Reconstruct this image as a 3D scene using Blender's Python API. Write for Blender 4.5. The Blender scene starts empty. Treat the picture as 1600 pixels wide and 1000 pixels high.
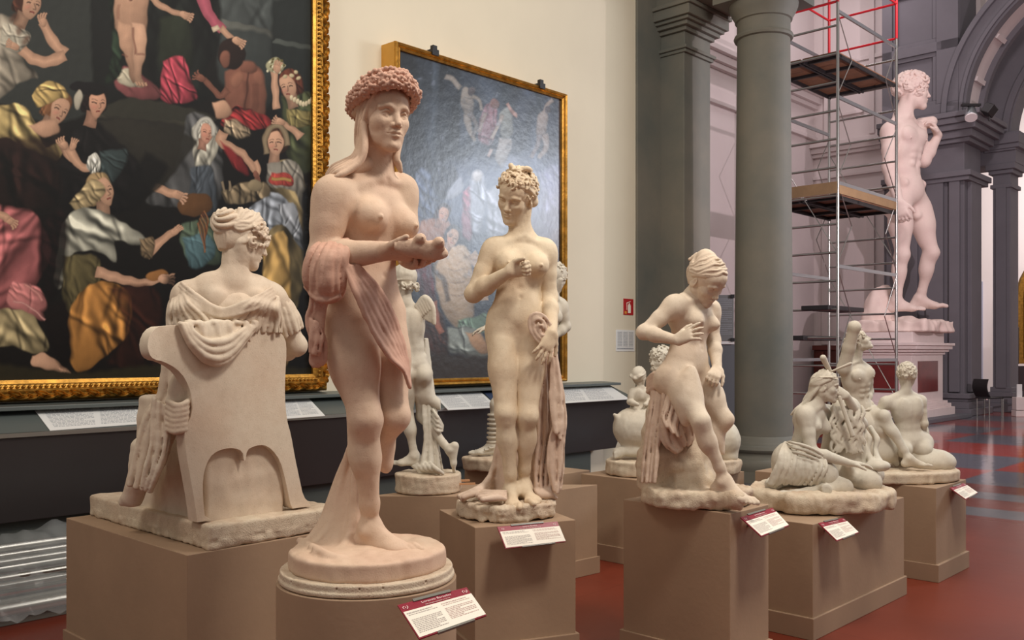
import bpy, bmesh, math, random
import numpy as np
from mathutils import Vector, Matrix
rng = random.Random(7)
F = 1450.0; CX = 800.0; CY = 550.0; EYE = 1.5
scene = bpy.context.scene
COL = scene.collection
PI = math.pi
def W(px, py, Y):
    return np.array([(px-CX)/F*Y, Y, EYE-(py-CY)/F*Y])
D1 = np.array([0.687, 0.727]); D1 = D1/np.linalg.norm(D1)      # along the hall
D2 = np.array([-D1[1], D1[0]])                                  # away into the wall
def R(a, b, z):
    return np.array([D1[0]*a+D2[0]*b, D1[1]*a+D2[1]*b, z])
ANG = math.atan2(D1[1], D1[0])
def ray_b(px, b):
    """a of the point on the plane b=const seen in image column px"""
    u = (px-CX)/F
    Y = b/(D2[0]*u+D2[1]); return Y*(D1[0]*u+D1[1]), Y
def ray_a(px, a):
    u = (px-CX)/F
    Y = a/(D1[0]*u+D1[1]); return Y*(D2[0]*u+D2[1]), Y
def zat(py, Y): return EYE-(py-CY)/F*Y
def nrm(v):
    v = np.asarray(v, float); return v/max(np.linalg.norm(v), 1e-9)
def lerp(a, b, t): return np.asarray(a, float)*(1-t)+np.asarray(b, float)*t
def A(*v): return np.array(v, float)

# ---------------------------------------------------------------- objects
def tag(o, label=None, cat=None, group=None, kind=None):
    if label: o['label'] = label
    if cat: o['category'] = cat
    if group: o['group'] = group
    if kind: o['kind'] = kind
    return o
def empty(name, loc, rz=0, label=None, cat=None, group=None):
    o = bpy.data.objects.new(name, None); COL.objects.link(o)
    o.location = tuple(float(x) for x in loc); o.rotation_euler = (0, 0, rz); o.empty_display_size = .1
    return tag(o, label, cat, group)
def mesh_obj(name, verts, faces, mat, parent=None, smooth=False, world=True):
    """verts in world coordinates when world (parents are unrotated empties)"""
    me = bpy.data.meshes.new(name)
    v = np.asarray(verts, dtype=np.float32).reshape(-1, 3)
    if parent is not None and world:
        v = v-np.array(root_loc(parent), dtype=np.float32)
    f = faces
    if isinstance(f, np.ndarray):
        n, k = f.shape
        me.vertices.add(len(v)); me.vertices.foreach_set('co', v.ravel())
        me.loops.add(n*k); me.loops.foreach_set('vertex_index', f.astype(np.int32).ravel())
        me.polygons.add(n); me.polygons.foreach_set('loop_start', np.arange(0, n*k, k, dtype=np.int32))
        me.update(calc_edges=True); me.validate()
    else:
        me.from_pydata([tuple(map(float, p)) for p in v], [], [tuple(q) for q in f]); me.update()
    if smooth: me.polygons.foreach_set('use_smooth', [True]*len(me.polygons))
    me.materials.append(mat)
    o = bpy.data.objects.new(name, me); COL.objects.link(o)
    if parent is not None: o.parent = parent
    return o
def root_loc(p):
    l = np.zeros(3)
    while p is not None:
        l += np.array(p.location); p = p.parent
    return l
class MB:
    """collects simple shapes into one mesh; world coordinates"""
    def __init__(s): s.v = []; s.f = []
    def add(s, vs, fs):
        n = len(s.v); s.v += [tuple(map(float, p)) for p in vs]; s.f += [tuple(i+n for i in q) for q in fs]; return s
    def box(s, c, size, rz=0.0, M=None):
        hx, hy, hz = [x/2 for x in size]; co, si = math.cos(rz), math.sin(rz); vs = []
        for z in (-hz, hz):
            for x, y in ((-hx, -hy), (hx, -hy), (hx, hy), (-hx, hy)):
                p = A(x, y, z)
                if M is not None: p = np.asarray(M) @ p
                vs.append((c[0]+p[0]*co-p[1]*si, c[1]+p[0]*si+p[1]*co, c[2]+p[2]))
        return s.add(vs, [(3, 2, 1, 0), (4, 5, 6, 7), (0, 1, 5, 4), (1, 2, 6, 5), (2, 3, 7, 6), (3, 0, 4, 7)])
    def rbox(s, a0, a1, b0, b1, z0, z1):
        """box aligned with the hall axes"""
        vs = [R(a, b, z) for z in (z0, z1) for a, b in ((a0, b0), (a1, b0), (a1, b1), (a0, b1))]
        return s.add(vs, [(3, 2, 1, 0), (4, 5, 6, 7), (0, 1, 5, 4), (1, 2, 6, 5), (2, 3, 7, 6), (3, 0, 4, 7)])
    def prism(s, poly, z0, z1):
        n = len(poly)
        vs = [(p[0], p[1], z0) for p in poly]+[(p[0], p[1], z1) for p in poly]
        fs = [tuple(range(n-1, -1, -1)), tuple(range(n, 2*n))]+[(i, (i+1) % n, n+(i+1) % n, n+i) for i in range(n)]
        return s.add(vs, fs)
    def extr(s, prof, p0, p1, xdir, zdir=(0, 0, 1)):
        """profile (x,z) swept straight from p0 to p1"""
        xd = nrm(xdir); zd = nrm(zdir); n = len(prof); vs = []
        for p in (p0, p1):
            for x, z in prof: vs.append(np.asarray(p)+xd*x+zd*z)
        fs = [(i, (i+1) % n, n+(i+1) % n, n+i) for i in range(n)]
        fs += [tuple(range(n-1, -1, -1)), tuple(range(n, 2*n))]
        return s.add(vs, fs)
    def lathe(s, prof, c, n=48, squash=1.0):
        """prof list of (r,z)"""
        m = len(prof); vs = []
        for j in range(n):
            t = 2*PI*j/n
            for r, z in prof: vs.append((c[0]+r*math.cos(t), c[1]+r*math.sin(t)*squash, c[2]+z))
        fs = []
        for j in range(n):
            k = (j+1) % n
            for i in range(m-1): fs.append((j*m+i, k*m+i, k*m+i+1, j*m+i+1))
        fs.append(tuple(j*m+m-1 for j in range(n))); fs.append(tuple(j*m for j in range(n-1, -1, -1)))
        return s.add(vs, fs)
    def tube(s, a, b, r, n=10, r2=None):
        a = np.asarray(a, float); b = np.asarray(b, float); r2 = r if r2 is None else r2
        t = nrm(b-a); u = nrm(np.cross(t, (0, 0, 1) if abs(t[2]) < .9 else (1, 0, 0))); w = np.cross(t, u); vs = []
        for p, q in ((a, r), (b, r2)):
            for i in range(n):
                an = 2*PI*i/n; vs.append(p+q*(math.cos(an)*u+math.sin(an)*w))
        return s.add(vs, [(i, n+i, n+(i+1) % n, (i+1) % n) for i in range(n)]+[tuple(range(n)), tuple(range(2*n-1, n-1, -1))])
    def path(s, pts, r, n=10):
        for a, b in zip(pts[:-1], pts[1:]): s.tube(a, b, r, n)
        return s
    def build(s, name, mat, parent=None, smooth=False, bevel=0.0, seg=2):
        o = mesh_obj(name, s.v, s.f, mat, parent, smooth)
        bm = bmesh.new(); bm.from_mesh(o.data); bmesh.ops.recalc_face_normals(bm, faces=bm.faces); bm.to_mesh(o.data); bm.free()
        if smooth:
            try: o.data.set_sharp_from_angle(angle=math.radians(40))
            except Exception: pass
        if bevel > 0:
            m = o.modifiers.new('bevel', 'BEVEL'); m.width = bevel; m.segments = seg; m.limit_method = 'ANGLE'; m.angle_limit = math.radians(40)
        return o

# ---------------------------------------------------------------- implicit sculpting
def catmull(pts, n=6):
    P = [np.asarray(p, float) for p in pts]
    if len(P) < 3: return [lerp(P[0], P[-1], t) for t in np.linspace(0, 1, n+1)]
    P = [2*P[0]-P[1]]+P+[2*P[-1]-P[-2]]; out = []
    for i in range(1, len(P)-2):
        for t in np.linspace(0, 1, n, endpoint=False):
            a, b, c, d = P[i-1], P[i], P[i+1], P[i+2]
            out.append(.5*((2*b)+(-a+c)*t+(2*a-5*b+4*c-d)*t*t+(-a+3*b-3*c+d)*t**3))
    out.append(P[-2]); return out
class Clay:
    def __init__(s, lo, hi, vox=.006):
        s.lo = np.asarray(lo, float); s.h = vox
        s.n = np.ceil((np.asarray(hi, float)-s.lo)/vox).astype(int)+1
        s.f = np.full(tuple(s.n), .25, np.float32); s.stack = []
        s.ax = [(s.lo[i]+vox*np.arange(s.n[i])).astype(np.float32) for i in range(3)]
    def _sl(s, lo, hi, m):
        i0 = np.clip(np.floor((np.asarray(lo)-m-s.lo)/s.h).astype(int), 0, s.n)
        i1 = np.clip(np.ceil((np.asarray(hi)+m-s.lo)/s.h).astype(int)+1, 0, s.n)
        if np.any(i1 <= i0): return None
        if s.stack: s.bb[0] = np.minimum(s.bb[0], i0); s.bb[1] = np.maximum(s.bb[1], i1)
        sl = tuple(slice(a, b) for a, b in zip(i0, i1))
        return sl, s.ax[0][sl[0]][:, None, None], s.ax[1][sl[1]][None, :, None], s.ax[2][sl[2]][None, None, :]
    def _mix(s, sl, d, k, sub=False):
        f = s.f[sl]
        if sub:
            if k > 0:
                h = np.maximum(k-np.abs(f+d), 0)/k; s.f[sl] = np.maximum(f, -d)+h*h*(k*.25)
            else: s.f[sl] = np.maximum(f, -d)
        else:
            if k > 0:
                h = np.maximum(k-np.abs(f-d), 0)/k; s.f[sl] = np.minimum(f, d)-h*h*(k*.25)
            else: s.f[sl] = np.minimum(f, d)
    def begin(s):
        """model the next shapes by themselves, join them with end()"""
        s.stack.append(s.f); s.f = np.full(tuple(s.n), .25, np.float32); s.bb = [s.n.copy(), np.zeros(3, int)]
    def end(s, c, k0, k1, rad):
        """soft joint (k0) round c, crisp contact (k1) elsewhere"""
        part = s.f; s.f = s.stack.pop(); i0, i1 = s.bb
        if np.any(i1 <= i0): return
        sl = tuple(slice(a, b) for a, b in zip(i0, i1)); X = s.ax[0][sl[0]][:, None, None]-c[0]; Y = s.ax[1][sl[1]][None, :, None]-c[1]; Z = s.ax[2][sl[2]][None, None, :]-c[2]
        k = (k1+(k0-k1)*np.exp(-((X*X+Y*Y+Z*Z)/(rad*rad))**2)).astype(np.float32); a = s.f[sl]; b = part[sl]
        h = np.maximum(k-np.abs(a-b), 0)/k; s.f[sl] = np.minimum(a, b)-h*h*k*.25
    def cone(s, a, b, ra, rb=None, k=.02, sub=False):
        rb = ra if rb is None else rb; a = np.asarray(a, float); b = np.asarray(b, float); r = max(ra, rb)
        g = s._sl(np.minimum(a, b)-r, np.maximum(a, b)+r, k+3*s.h)
        if g is None: return s
        sl, X, Y, Z = g; ab = b-a; L = max(float(ab@ab), 1e-9)
        t = np.clip(((X-a[0])*ab[0]+(Y-a[1])*ab[1]+(Z-a[2])*ab[2])/L, 0, 1)
        d = np.sqrt((X-a[0]-t*ab[0])**2+(Y-a[1]-t*ab[1])**2+(Z-a[2]-t*ab[2])**2)-(ra+(rb-ra)*t)
        s._mix(sl, d.astype(np.float32), k, sub); return s
    def ball(s, c, r, k=.02, sub=False): return s.cone(c, c, r, r, k, sub)
    def ell(s, c, rad, M=None, k=.02, sub=False):
        """M: rows are the ellipsoid's axes"""
        c = np.asarray(c, float); rad = np.asarray(rad, float); M = np.eye(3) if M is None else np.array([nrm(m) for m in M])
        ext = np.sqrt(((M*rad[:, None])**2).sum(0))
        g = s._sl(c-ext, c+ext, k*2.6+3*s.h)
        if g is None: return s
        sl, X, Y, Z = g; x, y, z = X-c[0], Y-c[1], Z-c[2]
        q = [(M[i, 0]*x+M[i, 1]*y+M[i, 2]*z) for i in range(3)]
        k0 = np.sqrt(sum((q[i]/rad[i])**2 for i in range(3))); k1 = np.sqrt(sum((q[i]/rad[i]**2)**2 for i in range(3)))
        d = k0*(k0-1)/np.maximum(k1, 1e-6)
        s._mix(sl, d.astype(np.float32), k, sub); return s
    def box(s, c, half, M=None, r=.01, k=.0, sub=False):
        c = np.asarray(c, float); half = np.asarray(half, float)-r; M = np.eye(3) if M is None else np.array([nrm(m) for m in M])
        ext = (np.abs(M)*(half[:, None]+r)).sum(0)
        g = s._sl(c-ext, c+ext, k+3*s.h)
        if g is None: return s
        sl, X, Y, Z = g; x, y, z = X-c[0], Y-c[1], Z-c[2]
        q = [np.abs(M[i, 0]*x+M[i, 1]*y+M[i, 2]*z)-half[i] for i in range(3)]
        d = np.sqrt(sum(np.maximum(t, 0)**2 for t in q))+np.minimum(np.maximum(np.maximum(q[0], q[1]), q[2]), 0)-r
        s._mix(sl, d.astype(np.float32), k, sub); return s
    def chain(s, pts, rad, k=.02, sub=False, n=0):
        """smooth tube through the points; rad: list (or number)"""
        if not hasattr(rad, '__len__'): rad = [rad]*len(pts)
        if n:
            Q = catmull(pts, n); m = len(Q); xs = np.linspace(0, len(rad)-1, m); rr = np.interp(xs, range(len(rad)), rad)
        else: Q = [np.asarray(p, float) for p in pts]; rr = list(rad)
        R_ = max(rr); lo = np.min(Q, 0)-R_; hi = np.max(Q, 0)+R_
        g = s._sl(lo, hi, k+3*s.h)
        if g is None: return s
        sl, X, Y, Z = g; old = s.f[sl].copy(); D = np.full(old.shape, .25, np.float32); i0 = [q.start for q in sl]
        for i in range(len(Q)-1):
            a, b = Q[i], Q[i+1]; r = max(rr[i], rr[i+1]); g2 = s._sl(np.minimum(a, b)-r, np.maximum(a, b)+r, k+3*s.h)
            if g2 is None: continue
            s2, x, y, z = g2; ab = b-a; L = max(float(ab@ab), 1e-9)
            t = np.clip(((x-a[0])*ab[0]+(y-a[1])*ab[1]+(z-a[2])*ab[2])/L, 0, 1)
            d = np.sqrt((x-a[0]-t*ab[0])**2+(y-a[1]-t*ab[1])**2+(z-a[2]-t*ab[2])**2)-(rr[i]+(rr[i+1]-rr[i])*t)
            loc = tuple(slice(q.start-i0[j], q.stop-i0[j]) for j, q in enumerate(s2)); D[loc] = np.minimum(D[loc], d)
        s._mix(sl, D, k, sub); return s
    def disc(s, c, r, z0, z1, edge=.01, k=0.0, wob=0.0, seed=0, sq=(1, 1), rot=0.0):
        """upright rounded cylinder (elliptic), optionally with a wobbling rock-cut outline"""
        c = np.asarray(c, float); R_ = r*max(sq)+wob*2
        g = s._sl((c[0]-R_, c[1]-R_, z0), (c[0]+R_, c[1]+R_, z1), k+3*s.h)
        if g is None: return s
        sl, X, Y, Z = g; co, si = math.cos(rot), math.sin(rot)
        x = ((X-c[0])*co+(Y-c[1])*si)/sq[0]; y = (-(X-c[0])*si+(Y-c[1])*co)/sq[1]
        th = np.arctan2(y, x); rr = r
        if wob: rr = r+wob*(np.sin(3*th+seed)+.6*np.sin(5*th+2*seed)+.4*np.sin(11*th+seed*3))*.5
        a = np.sqrt(x*x+y*y)-(rr-edge); b = np.abs(Z-(z0+z1)/2)-((z1-z0)/2-edge)
        a = a*min(sq)
        d = np.sqrt(np.maximum(a, 0)**2+np.maximum(b, 0)**2)+np.minimum(np.maximum(a, b), 0)-edge
        s._mix(sl, d.astype(np.float32), k, False); return s
    def sheet(s, ca, cb, n, r, k=.006, jit=.35, seed=0, n_s=6, taper=1.0, depth=None, thick=None, hem=.0):
        """hanging cloth: a continuous surface between two boundary curves with n folds pushed out along depth"""
        rg = random.Random(seed)
        depth = A(0, -r*1.6, 0) if depth is None else np.asarray(depth, float)
        rr = thick or max(s.h*1.35, r*.45)
        A_ = np.array(catmull(ca, n_s)); B_ = np.array(catmull(cb, n_s)); m = len(A_)
        wid = max(np.linalg.norm(A_-B_, axis=1).max(), 1e-3); nd = int(max(wid/(rr*1.05), n*4))
        am = [.55+.75*rg.random() for _ in range(n+3)]; ph = [rg.uniform(0, 6.28) for _ in range(4)]; le = [1-hem*rg.random() for _ in range(n+3)]
        vv = np.linspace(0, 1, m)
        for i in range(nd+1):
            t = i/nd
            q = n*t+jit*.55*np.sin(vv*2.6+ph[0]+t*3)+jit*.25*np.sin(vv*6.1+ph[1]+t*9); q = np.clip(q, 0, n+1.9)
            fi = np.floor(q).astype(int); fr = q-fi; a_ = np.array([am[x] for x in fi]); prof = np.sin(np.pi*fr)**.8*a_
            pts = A_*(1-t)+B_*t+depth[None, :]*(prof*(.55+.45*vv))[:, None]
            if hem > 0:
                L = le[min(int(n*t), n)]+.5*hem*math.sin(math.pi*(n*t % 1)); mm = max(3, int(round(m*min(L, 1)))); pts = pts[:mm]
            s.chain(list(pts), rr, k if i == 0 else rr*.5)
        return s
    def noise(s, amp, freq, lo=None, hi=None, seed=0, sharp=False):
        lo = s.lo if lo is None else lo; hi = s.lo+s.h*s.n if hi is None else hi
        g = s._sl(lo, hi, 0)
        if g is None: return s
        sl, X, Y, Z = g; rg = np.random.RandomState(seed); o = np.zeros(s.f[sl].shape, np.float32); w = 0
        for j in range(4):
            kx, ky, kz = rg.normal(size=3)*freq; p = rg.rand(3)*6
            o += np.sin(kx*X+p[0]+1.3*np.sin(ky*.7*Y+p[1]))*np.sin(ky*Y+p[1]+1.1*np.sin(kz*.8*Z))*np.sin(kz*Z+p[2]+1.2*np.sin(kx*.6*X))
        if sharp: o = np.abs(o)-.3
        s.f[sl] += amp*o*(s.f[sl] < .1); return s
    def cut_below(s, z):
        i = int(round((z-s.lo[2])/s.h)); s.f[:, :, :max(i, 0)] = np.maximum(s.f[:, :, :max(i, 0)], s.h*.5); return s
    def mesh(s, name, mat, parent=None, smooth_iter=1):
        f = s.f; f[0] = f[-1] = .25; f[:, 0] = f[:, -1] = .25; f[:, :, 0] = f[:, :, -1] = .25
        ins = f < 0; c = np.zeros(tuple(np.array(f.shape)-1), np.uint8)
        for dx in (0, 1):
            for dy in (0, 1):
                for dz in (0, 1):
                    c += ins[dx:f.shape[0]-1+dx, dy:f.shape[1]-1+dy, dz:f.shape[2]-1+dz]
        act = (c > 0) & (c < 8); idx = np.argwhere(act)
        ids = np.full(act.shape, -1, np.int32); ids[act] = np.arange(len(idx), dtype=np.int32)
        V = np.zeros((len(idx), 3)); cnt = np.zeros(len(idx))
        corners = [(0, 0, 0), (1, 0, 0), (0, 1, 0), (1, 1, 0), (0, 0, 1), (1, 0, 1), (0, 1, 1), (1, 1, 1)]
        vals = [f[idx[:, 0]+a, idx[:, 1]+b, idx[:, 2]+d] for a, b, d in corners]
        for i in range(8):
            for ax_ in (0, 1, 2):
                if corners[i][ax_] == 0:
                    j = i+(1, 2, 4)[ax_]; a = vals[i]; b = vals[j]; m = (a < 0) != (b < 0)
                    t = np.where(m, a/np.where(a == b, 1, a-b), 0); p = np.tile(np.array(corners[i], float), (len(idx), 1)); p[:, ax_] += t
                    V[m] += p[m]; cnt += m
        V = V/np.maximum(cnt, 1)[:, None]+idx; V = s.lo+V*s.h
        Fs = []
        for ax_ in range(3):
            a = np.take(ins, range(0, f.shape[ax_]-1), ax_); b = np.take(ins, range(1, f.shape[ax_]), ax_)
            e = np.argwhere(a != b); sg = a[e[:, 0], e[:, 1], e[:, 2]]
            o1, o2 = [(1, 2), (2, 0), (0, 1)][ax_]
            q = []
            for d1, d2 in ((-1, -1), (0, -1), (0, 0), (-1, 0)):
                g = e.copy(); g[:, o1] += d1; g[:, o2] += d2; g = np.clip(g, 0, np.array(act.shape)-1); q.append(ids[g[:, 0], g[:, 1], g[:, 2]])
            q = np.stack(q, 1); q[~sg] = q[~sg][:, ::-1]; Fs.append(q)
        Q = np.concatenate(Fs); Q = Q[(Q >= 0).all(1)]
        if smooth_iter:
            E = np.concatenate([Q[:, [0, 1]], Q[:, [1, 2]], Q[:, [2, 3]], Q[:, [3, 0]]])
            deg = np.bincount(E[:, 0], minlength=len(V))+np.bincount(E[:, 1], minlength=len(V))
            for _ in range(smooth_iter):
                S = np.zeros_like(V)
                for ax_ in range(3):
                    S[:, ax_] = np.bincount(E[:, 0], V[E[:, 1], ax_], len(V))+np.bincount(E[:, 1], V[E[:, 0], ax_], len(V))
                V = V*.5+.5*S/np.maximum(deg, 1)[:, None]
        o = mesh_obj(name, V, Q, mat, parent, smooth=True); s.f = None
        return o
# ---------------------------------------------------------------- materials
def newmat(name):
    m = bpy.data.materials.new(name); m.use_nodes = True; nt = m.node_tree; b = nt.nodes['Principled BSDF']; return m, nt, b
def N(nt, t, **kw):
    n = nt.nodes.new(t)
    for k_, v in kw.items():
        if k_ in n.inputs: n.inputs[k_].default_value = v
        else: setattr(n, k_, v)
    return n
def ramp(nt, fac, stops):
    r = nt.nodes.new('ShaderNodeValToRGB'); nt.links.new(fac, r.inputs[0]); e = r.color_ramp.elements
    while len(e) < len(stops): e.new(.5)
    for i, (p, c) in enumerate(stops): e[i].position = p; e[i].color = (*c, 1) if len(c) == 3 else c
    return r
def srgb(r, g, b):
    f = lambda c: (c/255/12.92) if c/255 <= .04045 else ((c/255+.055)/1.055)**2.4
    return (f(r), f(g), f(b))
def simple(name, col, rough=.6, metal=0, noise=0.0, nscale=8, bump=0.0, bscale=60, col2=None, spec=None, coat=0):
    m, nt, b = newmat(name); b.inputs['Roughness'].default_value = rough; b.inputs['Metallic'].default_value = metal
    if spec is not None: b.inputs['Specular IOR Level'].default_value = spec
    if coat: b.inputs['Coat Weight'].default_value = coat
    b.inputs['Base Color'].default_value = (*col, 1)
    tc = N(nt, 'ShaderNodeTexCoord')
    if noise or col2:
        n = N(nt, 'ShaderNodeTexNoise', Scale=nscale, Detail=6.0, Roughness=.6); nt.links.new(tc.outputs['Object'], n.inputs['Vector'])
        c2 = col2 or tuple(c*(1-noise) for c in col)
        r = ramp(nt, n.outputs[0], [(.32, c2), (.68, col)]); nt.links.new(r.outputs[0], b.inputs['Base Color'])
    if bump:
        n2 = N(nt, 'ShaderNodeTexNoise', Scale=bscale, Detail=5.0); nt.links.new(tc.outputs['Object'], n2.inputs['Vector'])
        bp = N(nt, 'ShaderNodeBump', Strength=bump, Distance=.01); nt.links.new(n2.outputs[0], bp.inputs['Height']); nt.links.new(bp.outputs[0], b.inputs['Normal'])
    return m
def plaster(name, base, stain, warm=None, spots=.5, bump=.25, wscale=3.0, wlo=.45, whi=.62):
    """cast plaster: base colour, broad tinted patches, small dark specks, fine pitted bump"""
    m, nt, b = newmat(name); b.inputs['Roughness'].default_value = .72; b.inputs['Specular IOR Level'].default_value = .3
    tc = N(nt, 'ShaderNodeTexCoord'); L = nt.links.new
    n1 = N(nt, 'ShaderNodeTexNoise', Scale=wscale, Detail=5.0, Roughness=.55); L(tc.outputs['Object'], n1.inputs['Vector'])
    r1 = ramp(nt, n1.outputs[0], [(wlo-.08, base), (whi+.12, warm or stain)])
    n2 = N(nt, 'ShaderNodeTexNoise', Scale=26.0, Detail=8.0, Roughness=.7); L(tc.outputs['Object'], n2.inputs['Vector'])
    r2 = ramp(nt, n2.outputs[0], [(.25, tuple(.55+.45*c for c in stain)), (.55, (1, 1, 1))])
    mx = N(nt, 'ShaderNodeMix', data_type='RGBA', blend_type='MULTIPLY'); mx.inputs[0].default_value = spots
    L(r1.outputs[0], mx.inputs[6]); L(r2.outputs[0], mx.inputs[7])
    n3 = N(nt, 'ShaderNodeTexNoise', Scale=170.0, Detail=3.0, Roughness=.6); L(tc.outputs['Object'], n3.inputs['Vector'])
    r3 = ramp(nt, n3.outputs[0], [(.28, (.35, .27, .2)), (.36, (1, 1, 1))])
    mx2 = N(nt, 'ShaderNodeMix', data_type='RGBA', blend_type='MULTIPLY'); mx2.inputs[0].default_value = spots
    L(mx.outputs[2], mx2.inputs[6]); L(r3.outputs[0], mx2.inputs[7]); L(mx2.outputs[2], b.inputs['Base Color'])
    ad = N(nt, 'ShaderNodeMath', operation='ADD'); L(n2.outputs[0], ad.inputs[0]); L(n3.outputs[0], ad.inputs[1])
    bp = N(nt, 'ShaderNodeBump', Strength=bump, Distance=.004); L(ad.outputs[0], bp.inputs['Height']); L(bp.outputs[0], b.inputs['Normal'])
    return m
M = {}
M['cast_pink'] = plaster('cast_pink', srgb(218, 193, 168), srgb(196, 160, 138), srgb(208, 172, 150), .4, wlo=.4, whi=.7)
M['cast_pink_drape'] = plaster('cast_pink_drape', srgb(208, 170, 150), srgb(176, 132, 112), srgb(198, 152, 132), .5)
M['cast_cream'] = plaster('cast_cream', srgb(220, 206, 186), srgb(194, 174, 150), srgb(212, 190, 168), .45)
M['cast_yellow'] = plaster('cast_yellow', srgb(222, 206, 180), srgb(198, 174, 144), srgb(216, 192, 162), .5)
M['cast_grey'] = plaster('cast_grey', srgb(208, 202, 188), srgb(180, 170, 152), srgb(202, 190, 172), .4)
M['cast_drape'] = plaster('cast_drape', srgb(214, 192, 172), srgb(190, 160, 140), srgb(204, 176, 156), .5)
M['cast_rock'] = plaster('cast_rock', srgb(214, 199, 176), srgb(178, 156, 132), srgb(202, 178, 154), .8, .8, 7.0)
M['marble'] = plaster('marble', srgb(232, 214, 204), srgb(216, 196, 188), srgb(226, 204, 196), .2, .05)
M['pedestal'] = simple('pedestal', srgb(166, 138, 112), .75, noise=.13, nscale=2.5, bump=.08, bscale=40)
M['pedestal_band'] = simple('pedestal_band', srgb(160, 132, 107), .75, noise=.1, nscale=3)
M['wine'] = simple('wine', srgb(140, 32, 52), .35)
M['card'] = simple('card', srgb(240, 232, 218), .5)
M['ink'] = simple('ink', srgb(70, 62, 66), .6)
M['ink_soft'] = simple('ink_soft', srgb(176, 166, 160), .6)
M['ink_wine'] = simple('ink_wine', srgb(196, 168, 160), .6)
M['ink_white'] = simple('ink_white', srgb(236, 214, 210), .5)
M['clear_clip'] = simple('clear_clip', srgb(120, 118, 110), .3)
# ---------------------------------------------------------------- anatomy
def bez_mid(a, b, off, t=.5): return lerp(a, b, t)+np.asarray(off, float)
def head(g, c, f, u, hh, female=True, neck=None, neck_r=.052, s=1.0, k=.012, eyes=True, mouth_open=0):
    """c: centre of the head (eye level), f: facing, u: crown direction, hh: chin to crown"""
    f = nrm(f); u = nrm(u-np.dot(u, f)*f); r = np.cross(f, u)
    P = lambda x, y, z: np.asarray(c, float)+hh*(x*r+y*f+z*u)
    M3 = (r, f, u); q = hh
    g.ell(P(0, -.09, .13), (.325*q, .42*q, .37*q), M3, .02*q*4)
    g.ell(P(0, .08, -.06), (.275*q, .29*q, .38*q), M3, .05*q)
    g.ell(P(0, .12, -.29), (.205*q, .22*q, .17*q), M3, .09*q)
    g.ball(P(0, .29, -.425), .075*q, .10*q)
    for sx in (-1, 1):
        g.cone(P(sx*.20, -.02, -.25), P(sx*.05, .26, -.42), .07*q, .055*q, .09*q)
        g.ball(P(sx*.170, .20, -.10), .095*q, .10*q)
    g.ell(P(0, .17, .2), (.26*q, .19*q, .19*q), M3, .08*q)
    if eyes:
        for sx in (-1, 1):
            g.ell(P(sx*.138, .385, .0), (.090*q, .090*q, .062*q), M3, .06*q, sub=True)
            g.chain([P(sx*.05, .335, .085), P(sx*.13, .345, .112), P(sx*.225, .275, .080)], [.022*q, .026*q, .020*q], .05*q, n=3)
            g.ell(P(sx*.136, .250, .0), (.080*q, .068*q, .058*q), M3, .010*q)
            g.chain([P(sx*.060, .290, -.006), P(sx*.10, .320, .030), P(sx*.150, .318, .040), P(sx*.215, .262, .004)], [.009*q, .015*q, .016*q, .011*q], .006*q, n=3)
            g.chain([P(sx*.062, .288, -.012), P(sx*.135, .310, -.036), P(sx*.208, .258, -.006)], [.007*q, .011*q, .009*q], .008*q, n=3)
            g.chain([P(sx*.075, .318, .0), P(sx*.138, .328, .010), P(sx*.195, .290, .0)], [.004*q]*3, .006*q, sub=True, n=3)
    g.chain([P(0, .310, .11), P(0, .345, .0), P(0, .390, -.09), P(0, .422, -.132)], [.044*q, .040*q, .044*q, .040*q], .035*q, n=3)
    for sx in (-1, 1): g.ball(P(sx*.052, .372, -.150), .033*q, .022*q)
    g.ell(P(0, .275, -.265), (.10*q, .080*q, .075*q), M3, .06*q)
    g.chain([P(-.112, .308, -.266), P(-.045, .366, -.236), P(0, .370, -.244), P(.045, .366, -.236), P(.112, .308, -.266)], [.009*q, .021*q, .020*q, .021*q, .009*q], .010*q, n=3)
    g.chain([P(-.095, .318, -.280), P(0, .366, -.296), P(.095, .318, -.280)], [.011*q, .027*q, .011*q], .010*q, n=3)
    g.chain([P(-.118, .318, -.266), P(-.05, .385, -.262), P(0, .396, -.268), P(.05, .385, -.262), P(.118, .318, -.266)], [.006*q]*5, .005*q, sub=True, n=3)
    g.ball(P(0, .40, -.352), .030*q, .06*q, sub=True)
    for sx in (-1, 1):
        g.ell(P(sx*.325, -.05, -.02), (.035*q, .075*q, .115*q), (nrm(r+.35*sx*f*-1), f, u), .02*q)
        g.ell(P(sx*.355, -.03, -.0), (.02*q, .035*q, .06*q), M3, .015*q, sub=True)
    if neck is not None:
        g.cone(P(0, -.14, -.22), neck, neck_r*.92*s, neck_r*1.12*s, .03*s)
        for sx in (-1, 1): g.cone(P(sx*.26, -.12, -.16), np.asarray(neck)+f*.03*s+r*sx*.018*s, .017*s, .014*s, .03*s)
    return P, M3
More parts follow.
